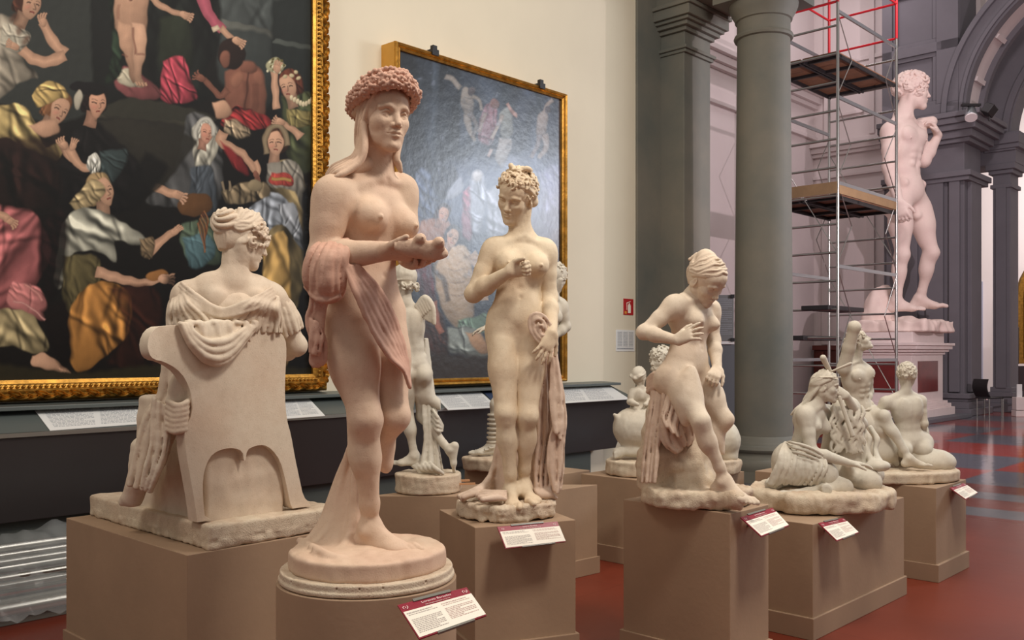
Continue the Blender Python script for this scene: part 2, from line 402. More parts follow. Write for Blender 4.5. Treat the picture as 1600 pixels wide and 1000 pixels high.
def hand(g, w, d, n, side, s=1.0, curl=(20, 20, 20, 20), thumb=25, spread=1.0, k=.008, thick=1.0):
    """w wrist, d direction of the fingers, n palm normal (the way the palm looks), side +1/-1: thumb along side*cross(d,n)"""
    d = nrm(d); n = nrm(n-np.dot(n, d)*d); t = np.cross(d, n)*side; w = np.asarray(w, float)
    q = s*thick
    for i in range(4):
        o = (1.5-i)*.0195*s
        base = w+d*.088*s*(1-.03*abs(i-1.2))+t*o*1.05
        g.cone(w+d*.006*s+t*o*.62, base, .0145*q, .0115*q, .018*s)
    g.ell(w+d*.045*s-n*.002*s, (.04*s, .033*s, .0145*q), (d, t, n), .015*s)
    for i, L in enumerate((.072, .080, .074, .058)):
        o = (1.5-i)*.0195*s; p = w+d*.088*s*(1-.03*abs(i-1.2))+t*o*1.05
        dd = nrm(d+t*(1.5-i)*.09*spread); a = math.radians(curl[i]); ang = a*.7
        for j, fr in enumerate((.45, .31, .24)):
            dv = dd*math.cos(ang)+n*math.sin(ang); p2 = p+dv*L*fr*s
            g.cone(p, p2, (.0105, .0092, .0082)[j]*q, (.0094, .0082, .0070)[j]*q, .004*s); p = p2; ang += a
    p0 = w+d*.012*s+t*.024*s; a = math.radians(thumb)
    p1 = p0+(d*.75+t*.6+n*.25)*.038*s; p2 = p1+nrm(d*math.cos(a*.4)+t*.55*math.cos(a)+n*math.sin(a))*.034*s; p3 = p2+nrm(d+t*.25*math.cos(a)+n*math.sin(a)*1.2)*.026*s
    g.cone(p0, p1, .016*q, .0135*q, .016*s); g.cone(p1, p2, .0125*q, .0105*q, .005*s); g.cone(p2, p3, .0105*q, .0085*q, .004*s)
def foot(g, an, d, up=(0, 0, 1), s=1.0, side=1, k=.02, ah=.075, toe_up=0.0):
    """an: ankle joint; d: toe direction; side +1 when the big toe is at cross(d,up)*1"""
    up = nrm(up); d = nrm(np.asarray(d, float)-np.dot(d, up)*up); t = np.cross(d, up)*side; an = np.asarray(an, float)
    so = an-up*ah*s
    g.cone(an-d*.006*s, so-d*.038*s+up*.03*s, .036*s, .030*s, .03*s)
    g.cone(an+d*.01*s-up*.008*s, so+d*.105*s+up*.026*s+t*.008*s, .034*s, .022*s, .035*s)
    g.cone(so-d*.03*s+up*.022*s, so+d*.10*s-t*.022*s+up*.018*s, .024*s, .018*s, .03*s)
    g.ell(so+d*.115*s+up*.02*s, (.035*s, .044*s, .019*s), (d, t, up), .025*s)
    g.ball(an+t*.030*s+up*.002*s, .015*s, .02*s); g.ball(an-t*.030*s-up*.008*s, .014*s, .02*s)
    for i in range(5):
        o = (.034, .016, .001, -.014, -.028)[i]; L = (.062, .058, .050, .042, .034)[i]; r_ = (.0155, .0115, .0108, .0100, .0095)[i]
        b = so+d*(.122-.006*i)*s+t*o*s+up*.018*s
        m = b+d*L*.55*s+up*.006*s; e = b+d*L*s-up*(.018-r_)*s+up*(-.0)*s+t*(-.003*(i == 0))*s
        g.cone(b, m, r_*1.05*s, r_*.95*s, .006*s); g.cone(m, e, r_*.95*s, r_*.9*s, .003*s)
def limb_arm(g, sh, el, wr, s, fem=True, k=.02, m=1.0):
    q = s*m*(1.0 if fem else 1.16); g.begin()
    ax = nrm(el-sh); g.ell(lerp(sh, el, .12), (.052*q, .05*q, .075*q), (nrm(np.cross(ax, (.3, .8, .2))), nrm(np.cross(ax, np.cross(ax, (.3, .8, .2)))), ax), .03*s)
    g.cone(sh, lerp(sh, el, .5), .047*q, .043*q, .03*s); g.cone(lerp(sh, el, .5), el, .043*q, .036*q, .02*s)
    g.ball(el, .036*q, .02*s)
    g.cone(el, lerp(el, wr, .35), .036*q, .038*q, .02*s); g.cone(lerp(el, wr, .35), wr, .038*q, .0245*q, .02*s)
    g.end(sh, .045*s, .005*s, .10*s)
def limb_leg(g, hip, kn, an, fr, s, fem=True, m=1.0, calf=1.0, lo=.92):
    """fr: direction the knee cap looks"""
    q = s*m*(1.0 if fem else .98); fr = nrm(fr); hip, kn, an = A(*hip), A(*kn), A(*an); Lt = np.linalg.norm(kn-hip); z = q*lo; g.begin()
    g.cone(hip, lerp(hip, kn, .45), .092*q, .078*q, .04*s); g.cone(lerp(hip, kn, .45), kn, .078*q, .057*z, .04*s)
    g.ell(lerp(hip, kn, .42)+fr*.018*q, (.062*q, .062*q, min(.17*q, .40*Lt)), (np.cross(nrm(kn-hip), fr), fr, nrm(kn-hip)), .04*s)
    g.ball(kn+fr*.008*z, .046*z, .02*s); g.ball(kn+fr*.026*z, .023*z, .02*s)
    g.cone(kn, lerp(kn, an, .35)-fr*.008*z, .050*z, .046*z*calf, .04*s); g.cone(lerp(kn, an, .35)-fr*.008*z, lerp(kn, an, .8), .046*z*calf, .034*z, .045*s)
    g.cone(lerp(kn, an, .8), an, .034*z, .031*z, .02*s)
    for sx in (-1, 1):
        sd = np.cross(nrm(kn-an), fr)*sx
        g.ell(lerp(kn, an, .27)-fr*.024*z+sd*.017*z, (.030*z, .031*z, .090*z), (sd, fr, nrm(kn-an)), .045*s)
    g.cone(kn+fr*.02*z+(an-kn)*.12, lerp(kn, an, .85)+fr*.016*z, .022*z, .016*z, .03*s)
    g.end(hip, .055*s, .004*s, .15*s)
def torso(g, nk, pv, shR, shL, hpR, hpL, s, fem=True, bust=1.0, m=1.0, belly=1.0, butt=1.0, lean=None):
    nk, pv, shR, shL, hpR, hpL = [np.asarray(x, float) for x in (nk, pv, shR, shL, hpR, hpL)]
    up = nrm(nk-pv); rc = nrm(shR-shL); rh = nrm(hpR-hpL); fc = nrm(np.cross(up, rc)); fh = nrm(np.cross(up, rh)); rc2 = np.cross(fc, up); rh2 = np.cross(fh, up)
    L = np.linalg.norm(nk-pv); q = s*m
    C = lerp(nk, pv, .36)-fc*.002*s if lean is None else np.asarray(lean, float)
    rm = nrm(rc2+rh2); fm = nrm(fc+fh)
    wid = .132 if fem else .158; dep = .098 if fem else .118
    g.ell(C, (wid*q, dep*q, .155*L/.52), (rc2, fc, up), .03*s)
    g.ell(lerp(nk, C, .55)-fc*.005*s, ((.135 if fem else .16)*q, .075*q, .075*q), (rc2, fc, up), .05*s)
    W_ = lerp(C, pv, .52)
    g.ell(W_, ((.112 if fem else .128)*q, .086*q, .115*L/.5), (rm, fm, up), .05*s)
    P_ = pv+up*.015*s
    g.ell(P_, ((.150 if fem else .140)*q, .100*q, .105*q), (rh2, fh, up), .05*s)
    g.ell(pv+up*.055*s+fh*.028*q, (.105*q, .070*q*belly, .095*q), (rh2, fh, up), .05*s)
    for sx, sh, hp in ((1, shR, hpR), (-1, shL, hpL)):
        g.cone(nk+up*.012*s-fc*.01*s, sh+up*.004*s-fc*.004*s, .036*q, .042*q, .045*s)
        g.cone(C+rc2*sx*.06*q+up*.03*s-fc*.02*s, sh-up*.02*s, .06*q, .045*q, .05*s)
        g.cone(nk+fc*.052*s+rc2*sx*.018*s-up*.012*s, sh+fc*.030*s+up*.016*s, .012*q, .013*q, .022*s)   # clavicle
        if fem:
            b = C+rc2*sx*.068*q+fc*(.070*q)+up*.018*s
            g.ell(b, (.058*q*bust, .056*q*bust, .056*q*bust), (rc2, fc, up), .028*s)
            g.ell(b+fc*.022*q-up*.010*s+rc2*sx*.006*q, (.046*q*bust, .046*q*bust, .042*q*bust), (rc2, fc, up), .02*s)
            g.ball(b+fc*.069*q*bust-up*.008*s+rc2*sx*.012*q, .007*q, .008*s)
        else:
            b = C+rc2*sx*.074*q+fc*.082*q+up*.045*s
            g.ell(b, (.078*q, .040*q, .062*q), (nrm(rc2*1+up*.25*sx), fc, nrm(up-rc2*.25*sx)), .02*s)
            g.ball(b+fc*.040*q-up*.03*s+rc2*sx*.025*q, .006*q, .006*s)
            for j, zz in enumerate((-.055, -.105, -.155)):
                g.ell(C+rc2*sx*.034*q+fc*(.088-.006*j)*q+up*zz*q, (.032*q, .022*q, .025*q), (rc2, fc, up), .016*s)
            g.ell(C+rc2*sx*.105*q-up*.02*q+fc*.0*q, (.03*q, .075*q, .10*q), (rc2, fc, up), .03*s)
            g.ell(pv+rh2*sx*.112*q+up*.075*q+fh*.025*q, (.028*q, .06*q, .038*q), (rh2, fh, up), .025*s)
        g.ell(hp-fh*.058*q*butt-up*.012*s, (.076*q, .080*q*butt, .085*q), (rh2, fh, up), .03*s)
        g.ell(C+rc2*sx*.07*q-fc*.075*q+up*.05*s, (.05*q, .03*q, .075*q), (rc2, fc, nrm(up-.2*sx*rc2)), .03*s)   # shoulder blade
    # spine groove and navel, throat notch
    g.chain([lerp(nk, pv, .15)-fc*(dep+.012)*q, C-fc*(dep+.010)*q, W_-fm*.100*q, pv-fh*.115*q+up*.05*s], [.010*s]*4, .03*s, sub=True, n=3)
    g.ball(pv+up*.125*s+fm*.099*q, .009*s, .010*s, sub=True)
    g.chain([W_+fm*.094*q+up*.03*s, pv+fh*.110*q+up*.15*s], [.006*s]*2, .03*s, sub=True)
    g.ball(nk+fc*.068*s-up*.01*s, .012*s, .02*s, sub=True)
    return dict(C=C, up=up, fc=fc, fh=fh, rc=rc2, rh=rh2, W=W_, fm=fm)
def curls(g, P, M3, hh, n, seed, rr=(.05, .09), th=.022, region=None, rad=(.36, .46, .42), cen=(0, -.08, .12), k=.012):
    """carved locks: small arcs scattered over the skull where region(dir) is true"""
    rg = random.Random(seed); r, f, u = M3; done = 0; tries = 0
    while done < n and tries < n*30:
        tries += 1
        z = rg.uniform(-.8, 1); t = rg.uniform(0, 2*PI); w = math.sqrt(1-z*z); dx, dy, dz = w*math.cos(t), w*math.sin(t), z
        if region and not region(dx, dy, dz): continue
        done += 1
        p = A(cen[0]+dx*rad[0], cen[1]+dy*rad[1], cen[2]+dz*rad[2]); nn = nrm(A(dx/rad[0], dy/rad[1], dz/rad[2]))
        a = nrm(np.cross(nn, A(rg.uniform(-1, 1), rg.uniform(-1, 1), rg.uniform(-1, 1)))); b = np.cross(nn, a); R_ = rg.uniform(*rr); ph = rg.uniform(0, 6.28); pts = []
        for j in range(6):
            an = ph+j*.95; q = R_*(1-.13*j)
            pts.append(P(*(p+a*q*math.cos(an)+b*q*math.sin(an)+nn*(.012*j))))
        g.chain(pts, [th*hh*.9, th*hh, th*hh, th*hh, th*hh*.9, th*hh*.7], k*hh, n=2)
def hairlines(g, P, hh, paths, th=.022, k=.01, n=5):
    for pts in paths: g.chain([P(*p) for p in pts], [th*hh]*(len(pts)-1)+[th*hh*.7], k*hh, n=n)
def updo(h, P, M3, hh, n=11, end=(.22, -.86, -.10), wave=.006, th=.034, rad=(.345, .45, .42), cen=(0, -.09, .10), low=True, cut=(.40, -.14), seed=1, nape=False):
    """dressed hair: locks combed from a middle parting round the head to the nape"""
    c0 = A(*cen); rd = A(*rad)
    on = lambda d, e=0.0: c0+nrm(A(*d))*rd*(1+e)/1.0
    h.ell(P(*cen), (rad[0]*hh*.985, rad[1]*hh*.985, rad[2]*hh*.97), M3, .01)
    if low: h.ell(P(0, -.24, -.10), (.27*hh, .27*hh, .25*hh), M3, .02)
    h.ell(P(0, cut[0], cut[1]), (.285*hh, .36*hh, .50*hh), M3, .012, sub=True)
    h.cone(P(0, .02, -.32), P(0, .3, -.45), .235*hh, .24*hh, .012, sub=True)
    rg = random.Random(seed)
    if nape:
        for j in range(15):
            t = (j/14*2-1)*.85; q0 = P(.15*t, -.24-.15*math.sqrt(max(0, 1-t*t)), -.32); q1 = P(.27*t, -.24-.27*math.sqrt(max(0, 1-t*t)), -.12); q2 = P(.25*t, -.34-.18*math.sqrt(max(0, 1-.8*t*t)), .04); q3 = P(*on((.5*end[0]*t, end[1], end[2]+.12)))
            h.chain([q0, q1, q2, q3], [.022*hh, .034*hh*(1 if j % 2 else .8), .034*hh, .03*hh], .0015, n=4)
    for sx in (-1, 1):
        for j in range(n):
            t = j/(n-1)
            ds = [A(sx*.04, .78-1.15*t, .66+.25*t), A(sx*(.50-.08*t), .60-.95*t, .48+.10*t), A(sx*(.88-.25*t), .26-.72*t, .16+.12*t), A(sx*(.86-.36*t), -.30-.42*t, -.14+.16*t), A(sx*end[0], end[1], end[2]+.10*t)]
            pts = []
            for i in range(len(ds)-1):
                for q in (0, .5): pts.append(nrm(lerp(nrm(ds[i]), nrm(ds[i+1]), q)))
            pts.append(nrm(ds[-1]))
            out = []
            for i, d in enumerate(pts):
                p_ = P(*on(d, (.030 if j % 2 else -.012)+.015*math.sin(i*1.9+j*1.3))); out.append(p_+A(0, 0, wave*math.sin(i*1.7+j*.9+seed)))
            r_ = th*hh*(.85+.35*rg.random())
            h.chain(out, [r_*.8]+[r_]*(len(out)-2)+[r_*.7], .0022, n=2)
def sculpt_head(g, root, mat, c, f, u, hh, female=True, neck=None, neck_r=.052, s=1.0, vox=None, noise=.0005):
    """neck on the body, face on a finer grid of its own so lids and lips stay crisp"""
    f = nrm(f); un = nrm(u-np.dot(u, f)*f); r = np.cross(f, un); c = np.asarray(c, float)
    P = lambda x, y, z: c+hh*(x*r+y*f+z*un)
    g.cone(P(0, -.14, -.22), neck, neck_r*.92*s, neck_r*1.12*s, .03*s)
    for sx in (-1, 1): g.cone(P(sx*.26, -.12, -.16), np.asarray(neck)+f*.03*s+r*sx*.018*s, .017*s, .014*s, .03*s)
    lo = np.minimum(c-.62*hh, np.asarray(neck)-.03*s); hi = np.maximum(c+.62*hh, np.asarray(neck)+.0)
    q = Clay(lo, hi, vox or max(.0021, hh*.0088))
    P, M3 = head(q, c, f, u, hh, female, neck, neck_r, s)
    if noise: q.noise(noise, 90)
    q.mesh('head', mat, root)
    return P, M3
# ---------------------------------------------------------------- standing woman holding two doves
def statue_doves():
    Y0 = 3.40; p = lambda x, y, d=0: W(x, y, Y0+d)
    root = empty('plaster_statue', (W(574, 0, 3.4)[0], 3.4, .676), 0, 'tall rosy plaster statue of a wreathed nude woman holding two doves', 'statue')
    s = 1.0
    g = Clay((-.88, 2.94, .70), (-.18, 3.90, 2.54), .0042)
    nk = p(588, 278, .03); shR = p(521, 306, -.11); shL = p(626, 298, .13)
    pv = p(566, 482, .02); hR = p(543, 500, -.05); hL = p(596, 498, .08)
    T = torso(g, nk, pv, shR, shL, hR, hL, s, True, bust=1.05, m=1.07, belly=1.0)
    elR = p(503, 402, -.14); wrR = p(604, 392, -.22)
    limb_arm(g, shR, elR, wrR, s, True, m=1.36)
    elL = p(636, 392, .10); wrL = p(640, 402, -.12)
    limb_arm(g, shL, elL, wrL, s, True, m=1.15)
    hand(g, wrR, p(660, 402, -.27)-wrR, A(.1, .2, 1), 1, s*1.12, curl=(22, 22, 22, 24), thumb=30)
    hand(g, p(636, 405, -.13), p(676, 412, -.24)-p(640, 400, -.12), A(-.2, -.35, 1), -1, s*1.08, curl=(26, 26, 24, 24), thumb=30)
    fr = nrm(A(.75, -.66, 0))
    knR = p(571, 655, -.10); anR = p(578, 818, .0)
    limb_leg(g, hR, knR, anR, fr, s, True, m=1.0, lo=.98)
    knL = p(615, 650, .00); anL = p(556, 770, .26)
    limb_leg(g, hL, knL, anL, fr, s, True, m=1.0, lo=.98)
    g.ell(p(546, 540, -.05), (.068, .08, .15), None, .06)
    foot(g, p(579, 826, .0), A(.92, -.5, 0), s=1.08, side=-1)
    foot(g, anL+A(0, 0, .0), A(.9, -.45, -.6), up=nrm(A(.5, -.25, .8)), s=1.0, side=1)
    f = nrm(A(.60, -.78, -.10)); u = nrm(A(-.03, .03, 1.0)); c = p(600, 183, -.01); hh = .258
    P, M3 = sculpt_head(g, root, M['cast_pink'], c, f, u, hh, True, nk, .054, s)
    g.noise(.0005, 60)
    body = g.mesh('figure', M['cast_pink'], root)
    # hair falling over the shoulder
    h = Clay((-.86, 3.05, 1.9), (-.30, 3.75, 2.56), .0036)
    updo(h, P, M3, hh, 11, low=False, rad=(.355, .46, .43))
    for sx in (-1, 1):
        for j in range(6):
            t = j/5
            pts = [P(sx*.06, .30-.1*t, .42), P(sx*(.22+.04*t), .22-.16*t, .33), P(sx*(.305+.03*t), .12-.20*t, .12), P(sx*(.325), .02-.22*t, -.14), P(sx*(.30-.02*t), -.06-.22*t, -.36), P(sx*(.26-.02*t), -.10-.2*t, -.50)]
            o = A(.004, -.006, 0)*(1 if j % 2 else -1); h.chain([q+o for q in pts], [.022*hh, .030*hh, .034*hh, .034*hh, .032*hh, .026*hh], .002, n=4)
    rg = random.Random(3)
    for j in range(9):
        t = j/8; a = P(.32-.14*t, .0-.35*t, -.10)
        pts = [a, p(570-10*t, 228+2*t, -.09+.12*t), p(563-12*t, 250-3*t, -.10+.10*t), p(545-10*t, 264-9*t, -.12+.09*t), p(527-8*t, 273-11*t, -.145+.12*t), p(509+1*t, 288-14*t, -.12+.10*t)]
        o = A(0, 0, .006)*(1 if j % 2 else -1); h.chain([q+o for q in pts], [.013, .013, .012, .012, .010, .006], .0015, n=4)
    h.cone(p(572, 258, -.02), p(528, 276, -.06), .034, .022, .01)
    h.cone(P(.20, -.12, -.40), P(.10, -.30, -.80), .11*hh, .12*hh, .02)
    for j in range(4):
        t = j/3; h.chain([P(-.30, -.05, -.25), p(617+3*t, 246, .02), p(620+4*t, 256, .03), p(624+3*t, 266+2*t, .04)], [.013, .011, .010, .006], .005, n=3)
    hair = h.mesh('long_hair', M['cast_pink'], root)
    # wreath of small roses
    wv = Clay((-.72, 3.1, 2.18), (-.30, 3.64, 2.56), .0027)
    rg = random.Random(11)
    wc = lambda an: (.385*math.cos(an), -.05+.43*math.sin(an), .285+.20*math.sin(an))
    for j in range(40): wv.ball(P(*wc(2*PI*j/40)), .019, .006)
    for i_ in range(26):
        for j_ in range(8):
            an = 2*PI*(i_+.5*(j_ % 2))/26+rg.uniform(-.05, .05); ph = -1.9+5.3*j_/7+rg.uniform(-.12, .12); rr = .108
            w0 = A(*wc(an)); e = nrm(A(w0[0], w0[1]+.05, -.3)); uu = A(0, -.35, .94)
            cc = P(*(w0+e*rr*math.cos(ph)+uu*rr*math.sin(ph))); nn = nrm(cc-P(*w0)); a = nrm(np.cross(nn, (rg.random(), .3, 1))); b = np.cross(nn, a); sc = rg.uniform(.75, 1.25); t0 = rg.random()*6
            for q_ in range(5):
                t = t0+q_*2*PI/5; wv.ball(cc+(a*math.cos(t)+b*math.sin(t))*.0110*sc, .0078*sc, .0008)
            wv.ball(cc+nn*.008, .0055*sc, .0006)
    wv.mesh('flower_wreath', M['cast_pink_drape'], root)
    # cloth: bundle over the forearm, swathe across the thighs, hanging end, support behind the leg
    d = Clay((-.86, 2.98, 1.12), (-.22, 3.86, 1.95), .0045)
    rg = random.Random(5)
    for j in range(11):
        t = j/10; o = (.012 if j % 2 else -.012); off = .08*math.sin(t*PI)
        pts = [p(505+38*t, 379-4*t, -.13+o), p(490+50*t, 390+3*t, -.21-off*.3+o), p(481+55*t, 416, -.22-off*.5+o), p(482+53*t, 444+10*math.sin(t*PI), -.21-off*.4+o), p(497+36*t, 462+9*math.sin(t*PI), -.17)]
        d.chain(pts, [.009, .012+.004*rg.random(), .014+.006*rg.random(), .014+.005*rg.random(), .010], .004, n=4)
    d.ell(p(512, 424, -.16), (.055, .05, .062), None, .01)
    for j in range(3):
        d.chain([p(478, 430+9*j, -.19), p(498, 452+8*j, -.25), p(530, 446+9*j, -.22)], [.009, .012, .009], .004, n=4)
    # swathe
    ca = [p(538, 418, -.235), p(556, 462, -.235), p(578, 512, -.205), p(606, 556, -.16), p(630, 580, -.10), p(640, 604, -.06)]
    cb = [p(560, 414, -.20), p(592, 448, -.15), p(614, 486, -.10), p(630, 532, -.05), p(638, 568, -.03), p(641, 606, -.04)]
    d.sheet(ca, cb, 6, .010, .003, seed=4, depth=(0, -.018, 0), n_s=6)
    # hanging end at the hip
    ca = [p(486, 455, -.16), p(486, 480, -.16), p(481, 500, -.15), p(489, 540, -.15), p(488, 562, -.14), p(494, 572, -.13)]
    cb = [p(512, 462, -.17), p(510, 480, -.16), p(507, 510, -.15), p(511, 540, -.14), p(512, 560, -.13), p(506, 571, -.12)]
    d.sheet(ca, cb, 3, .011, .004, seed=9, jit=.9, depth=(-.006, -.024, 0), n_s=5, hem=.12)
    ca = [p(488, 500, -.17), p(484, 525, -.18), p(486, 548, -.17)]; cb = [p(500, 505, -.18), p(506, 530, -.18), p(502, 556, -.17)]
    d.sheet(ca, cb, 2, .008, .004, seed=12, depth=(-.012, -.014, 0), n_s=5, hem=.2)
    d.noise(.0012, 55)
    d.mesh('rosy_drapery', M['cast_pink_drape'], root)
    # support of cloth behind the leg + base
    b = Clay((-.93, 2.98, .665), (-.18, 3.86, 1.24), .0055)
    ca = [p(550, 690, .12), p(530, 740, .16), p(512, 790, .16), p(503, 815, .14), p(478, 845, .10), p(468, 862, .06)]
    cb = [p(556, 700, .16), p(558, 745, .12), p(558, 800, .08), p(556, 835, .04), p(540, 862, -.06), p(500, 868, -.14)]
    b.sheet(ca, cb, 5, .020, .012, seed=2, depth=(0, -.035, .01), n_s=5)
    b.cone(p(548, 730, .18), p(530, 850, .12), .03, .10, .03)
    for j in range(5):
        b.chain([p(470+6*j, 846+3*j, .10-.06*j), p(486+8*j, 860+3*j, .0-.05*j), p(512+8*j, 866+3*j, -.06-.03*j), p(542+4*j, 862+4*j, -.08-.02*j)], [.016, .020, .020, .010], .012, n=4)
    cx = W(574, 0, 3.4)[0]
    b.disc((cx, 3.40, 0), .282, .716, .786, .012, .008, .006, 1)
    b.ell((cx, 3.40, .783), (.25, .25, .016), None, .01)
    b.noise(.0022, 30, hi=(-.1, 3.9, .80))
    b.mesh('cloth_support_and_base', M['cast_pink'], root)
    r2 = Clay((-.90, 3.04, .66), (-.16, 3.76, .74), .0032)
    r2.disc((cx, 3.40, 0), .318, .678, .697, .006)
    r2.disc((cx, 3.40, 0), .312, .693, .72, .006)
    for an in (-1.75, -1.25, -2.4, -.72, -1.5, .3):
        e = A(math.cos(an), math.sin(an), 0)
        r2.cone(A(cx, 3.40, .722)+e*.29, A(cx, 3.40, .698)+e*.325, .0035, .003, 0, sub=True)
    for an in np.linspace(-2.6, -.4, 16):
        e = A(math.cos(an), math.sin(an), 0); e2 = A(math.cos(an+.13), math.sin(an+.13), 0)
        r2.cone(A(cx, 3.40, .697)+e*.3155, A(cx, 3.40, .697)+e2*.3155, .0022, .0022, 0, sub=True)
    r2.noise(.0006, 40)
    r2.cut_below(.6775)
    r2.mesh('stepped_base', M['cast_rock'], root)
    # doves
    dv = Clay((-.50, 2.95, 1.75), (-.15, 3.35, 2.0), .0035)
    def dove(c, hd, tl, sc=1.0):
        dv.ell(c, (.042*sc, .034*sc, .03*sc), (nrm(hd-tl), (0, 1, 0), (0, 0, 1)), .01)
        dv.cone(c, hd, .026*sc, .017*sc, .02); dv.ball(hd, .0175*sc, .008); dv.cone(hd, hd+nrm(hd-c)*A(1, 1, .2)*.022+A(0, -.006, 0), .008, .003, .005)
        dv.cone(c, tl, .024*sc, .011*sc, .015)
        for sx in (-1, 1): dv.ell(c+A(0, sx*.024, .008), (.04*sc, .010, .020*sc), (nrm(hd-tl), (0, 1, 0), (0, 0, 1)), .006)
    dove(p(648, 388, -.29), p(657, 373, -.32), p(634, 392, -.26), 1.0)
    dove(p(672, 392, -.29), p(686, 379, -.32), p(655, 398, -.28), 1.02)
    dv.noise(.0008, 130)
    dv.mesh('pair_of_doves', M['cast_pink'], root)
    return root
# ---------------------------------------------------------------- standing woman with a fist at her breast
def onb(px, py, b):
    u = (px-CX)/F; Y = b/(D2[0]*u+D2[1]); return W(px, py, Y)
def statue_fist():
    Y0 = 4.70; p = lambda x, y, d=0: W(x, y, Y0+d)
    cx = W(790, 0, 4.73)[0]
    root = empty('plaster_statue', (cx, 4.73, .672), 0, 'nude plaster woman standing with a fist at her breast and cloth in her lowered hand', 'statue')
    s = .97
    g = Clay((-.42, 4.25, .72), (.42, 5.12, 2.48), .0046)
    nk = p(816, 371, .0); shR = p(773, 390, -.02); shL = p(851, 392, .02)
    pv = p(807, 503, .0); hR = p(785, 520, -.01); hL = p(829, 520, .0)
    torso(g, nk, pv, shR, shL, hR, hL, s, True, bust=1.05, m=1.05)
    elR = p(740, 459, -.04); wrR = p(796, 424, -.20)
    limb_arm(g, shR, elR, wrR, s, True, m=1.18)
    hand(g, wrR, A(1, .05, .22), A(.1, -1, -.25), -1, s*.95, curl=(84, 86, 88, 90), thumb=55, thick=1.2, spread=.3)
    elL = p(858, 464, .03); wrL = p(862, 520, -.14)
    limb_arm(g, shL, elL, wrL, s, True, m=1.15)
    hand(g, wrL, p(842, 572, -.185)-wrL, A(-.35, .9, 0), 1, s*1.0, curl=(12, 10, 12, 18), thumb=8, spread=2.4)
    fr = A(0, -1, 0)
    knR = p(790, 646, -.10); anR = p(799, 762, -.03); limb_leg(g, hR, knR, anR, nrm(A(.1, -1, 0)), s, True, m=.95, lo=.96)
    knL = p(824, 650, -.08); anL = p(818, 752, .02); limb_leg(g, hL, knL, anL, nrm(A(.15, -1, 0)), s, True, m=.95, lo=.96)
    foot(g, p(799, 766, -.03), A(.05, -1, 0), s=.98, side=-1); foot(g, p(819, 760, .0), A(.42, -1, 0), s=.98, side=1)
    c = p(805, 309, -.05); hh = .245; f = nrm(A(-.42, -.80, -.42)); u = A(.10, -.42, 1.0)
    P, M3 = sculpt_head(g, root, M['cast_yellow'], c, f, u, hh, True, nk, .054, s)
    g.noise(.0005, 60)
    g.mesh('figure', M['cast_yellow'], root)
    h = Clay((-.25, 4.35, 2.0), (.30, 4.95, 2.52), .0030)
    updo(h, P, M3, hh, 11, wave=.008, th=.038)
    for sx in (-1, 1): h.ball(P(sx*.31, -.22, -.10), .11*hh, .02)
    curls(h, P, M3, hh, 120, 4, (.05, .09), .026, lambda x, y, z: z > (.42 if y > .35 else -.05), (.37, .47, .44), (0, -.09, .12), k=.003)
    for sx in (-1, 1): h.chain([P(sx*.05, -.05, .55), P(sx*.17, -.10, .62), P(sx*.20, -.25, .54), P(sx*.08, -.32, .50)], [.04*hh, .055*hh, .05*hh, .04*hh], .006, n=4)
    h.mesh('pinned_hair', M['cast_yellow'], root)
    d = Clay((-.42, 4.25, .70), (.42, 5.12, 1.78), .0048)
    # knot held at the hip
    kc = p(846, 514, -.15); d.ell(kc+A(.004, .03, 0), (.050, .03, .064), None, .01)
    for j, (rx, rz, ox, a0_, a1_) in enumerate(((.058, .078, 0, .3, 5.6), (.046, .064, .005, 1.2, 6.6), (.034, .050, -.003, .0, 5.0), (.022, .034, .003, 2.0, 7.2), (.010, .018, .0, 0, 4))):
        pts = [kc+A(ox+rx*math.cos(a)*math.cos(.35)-rz*math.sin(a)*.30, -.004-.003*j+.012*abs(math.cos(a)), rz*math.sin(a)) for a in np.linspace(a0_, a1_, 9)]
        d.chain(pts, [.006]+[.0092]*7+[.005], .003, n=4)
    ca = [p(846, 562, -.06), p(842, 620, .02), p(836, 690, .04), p(830, 740, .05), p(836, 775, .05)]
    cb = [p(866, 545, .02), p(876, 600, .06), p(884, 650, .06), p(880, 700, .05), p(870, 765, .05)]
    d.sheet(ca, cb, 5, .015, .005, seed=6, depth=(-.004, -.050, 0), n_s=5, hem=.05)
    ca = [p(862, 556, -.03), p(870, 640, -.03), p(858, 690, -.04), p(856, 730, -.04), p(864, 764, -.03)]
    cb = [p(870, 552, .0), p(884, 650, .02), p(881, 700, .02), p(880, 740, .01), p(875, 770, .0)]
    d.sheet(ca, cb, 2, .013, .005, seed=8, depth=(-.006, -.034, 0), n_s=5, hem=.10)
    ca = [p(862, 560, -.05), p(860, 630, -.06), p(866, 672, -.06)]; cb = [p(870, 556, -.03), p(884, 640, -.01), p(880, 690, -.01)]
    d.sheet(ca, cb, 2, .012, .004, seed=18, depth=(-.006, -.026, 0), n_s=5, hem=.15)
    # cloth gathered on the base
    for j in range(8):
        t = j/7
        pts = [p(778+3*t, 690+9*j, .16), p(772-5*t, 722+6*j, .14-.04*t), p(762-16*t, 752+3*j, .06-.12*t), p(740-14*t, 768+1.5*j, -.02-.12*t), p(716+8*t, 776+1.0*j, -.05-.08*t)]
        d.chain([q+A(0, 0, .008*(j % 2)) for q in pts], [.010, .013, .014, .014, .010], .002, n=4)
    for j in range(5):
        d.chain([p(738+4*j, 768+3*j, .02-.07*j), p(765+3*j, 770+2*j, -.08-.03*j), p(790, 768+3*j, -.10-.02*j)], [.014, .018, .010], .005, n=4)
    for j in range(4):
        d.chain([p(832+6*j, 755, .05), p(842+6*j, 772, -.02), p(860+3*j, 778, .0)], [.014, .015, .010], .005, n=4)
    d.cone(p(800, 700, .15), p(800, 770, .12), .06, .09, .03)
    d.noise(.0011, 55)
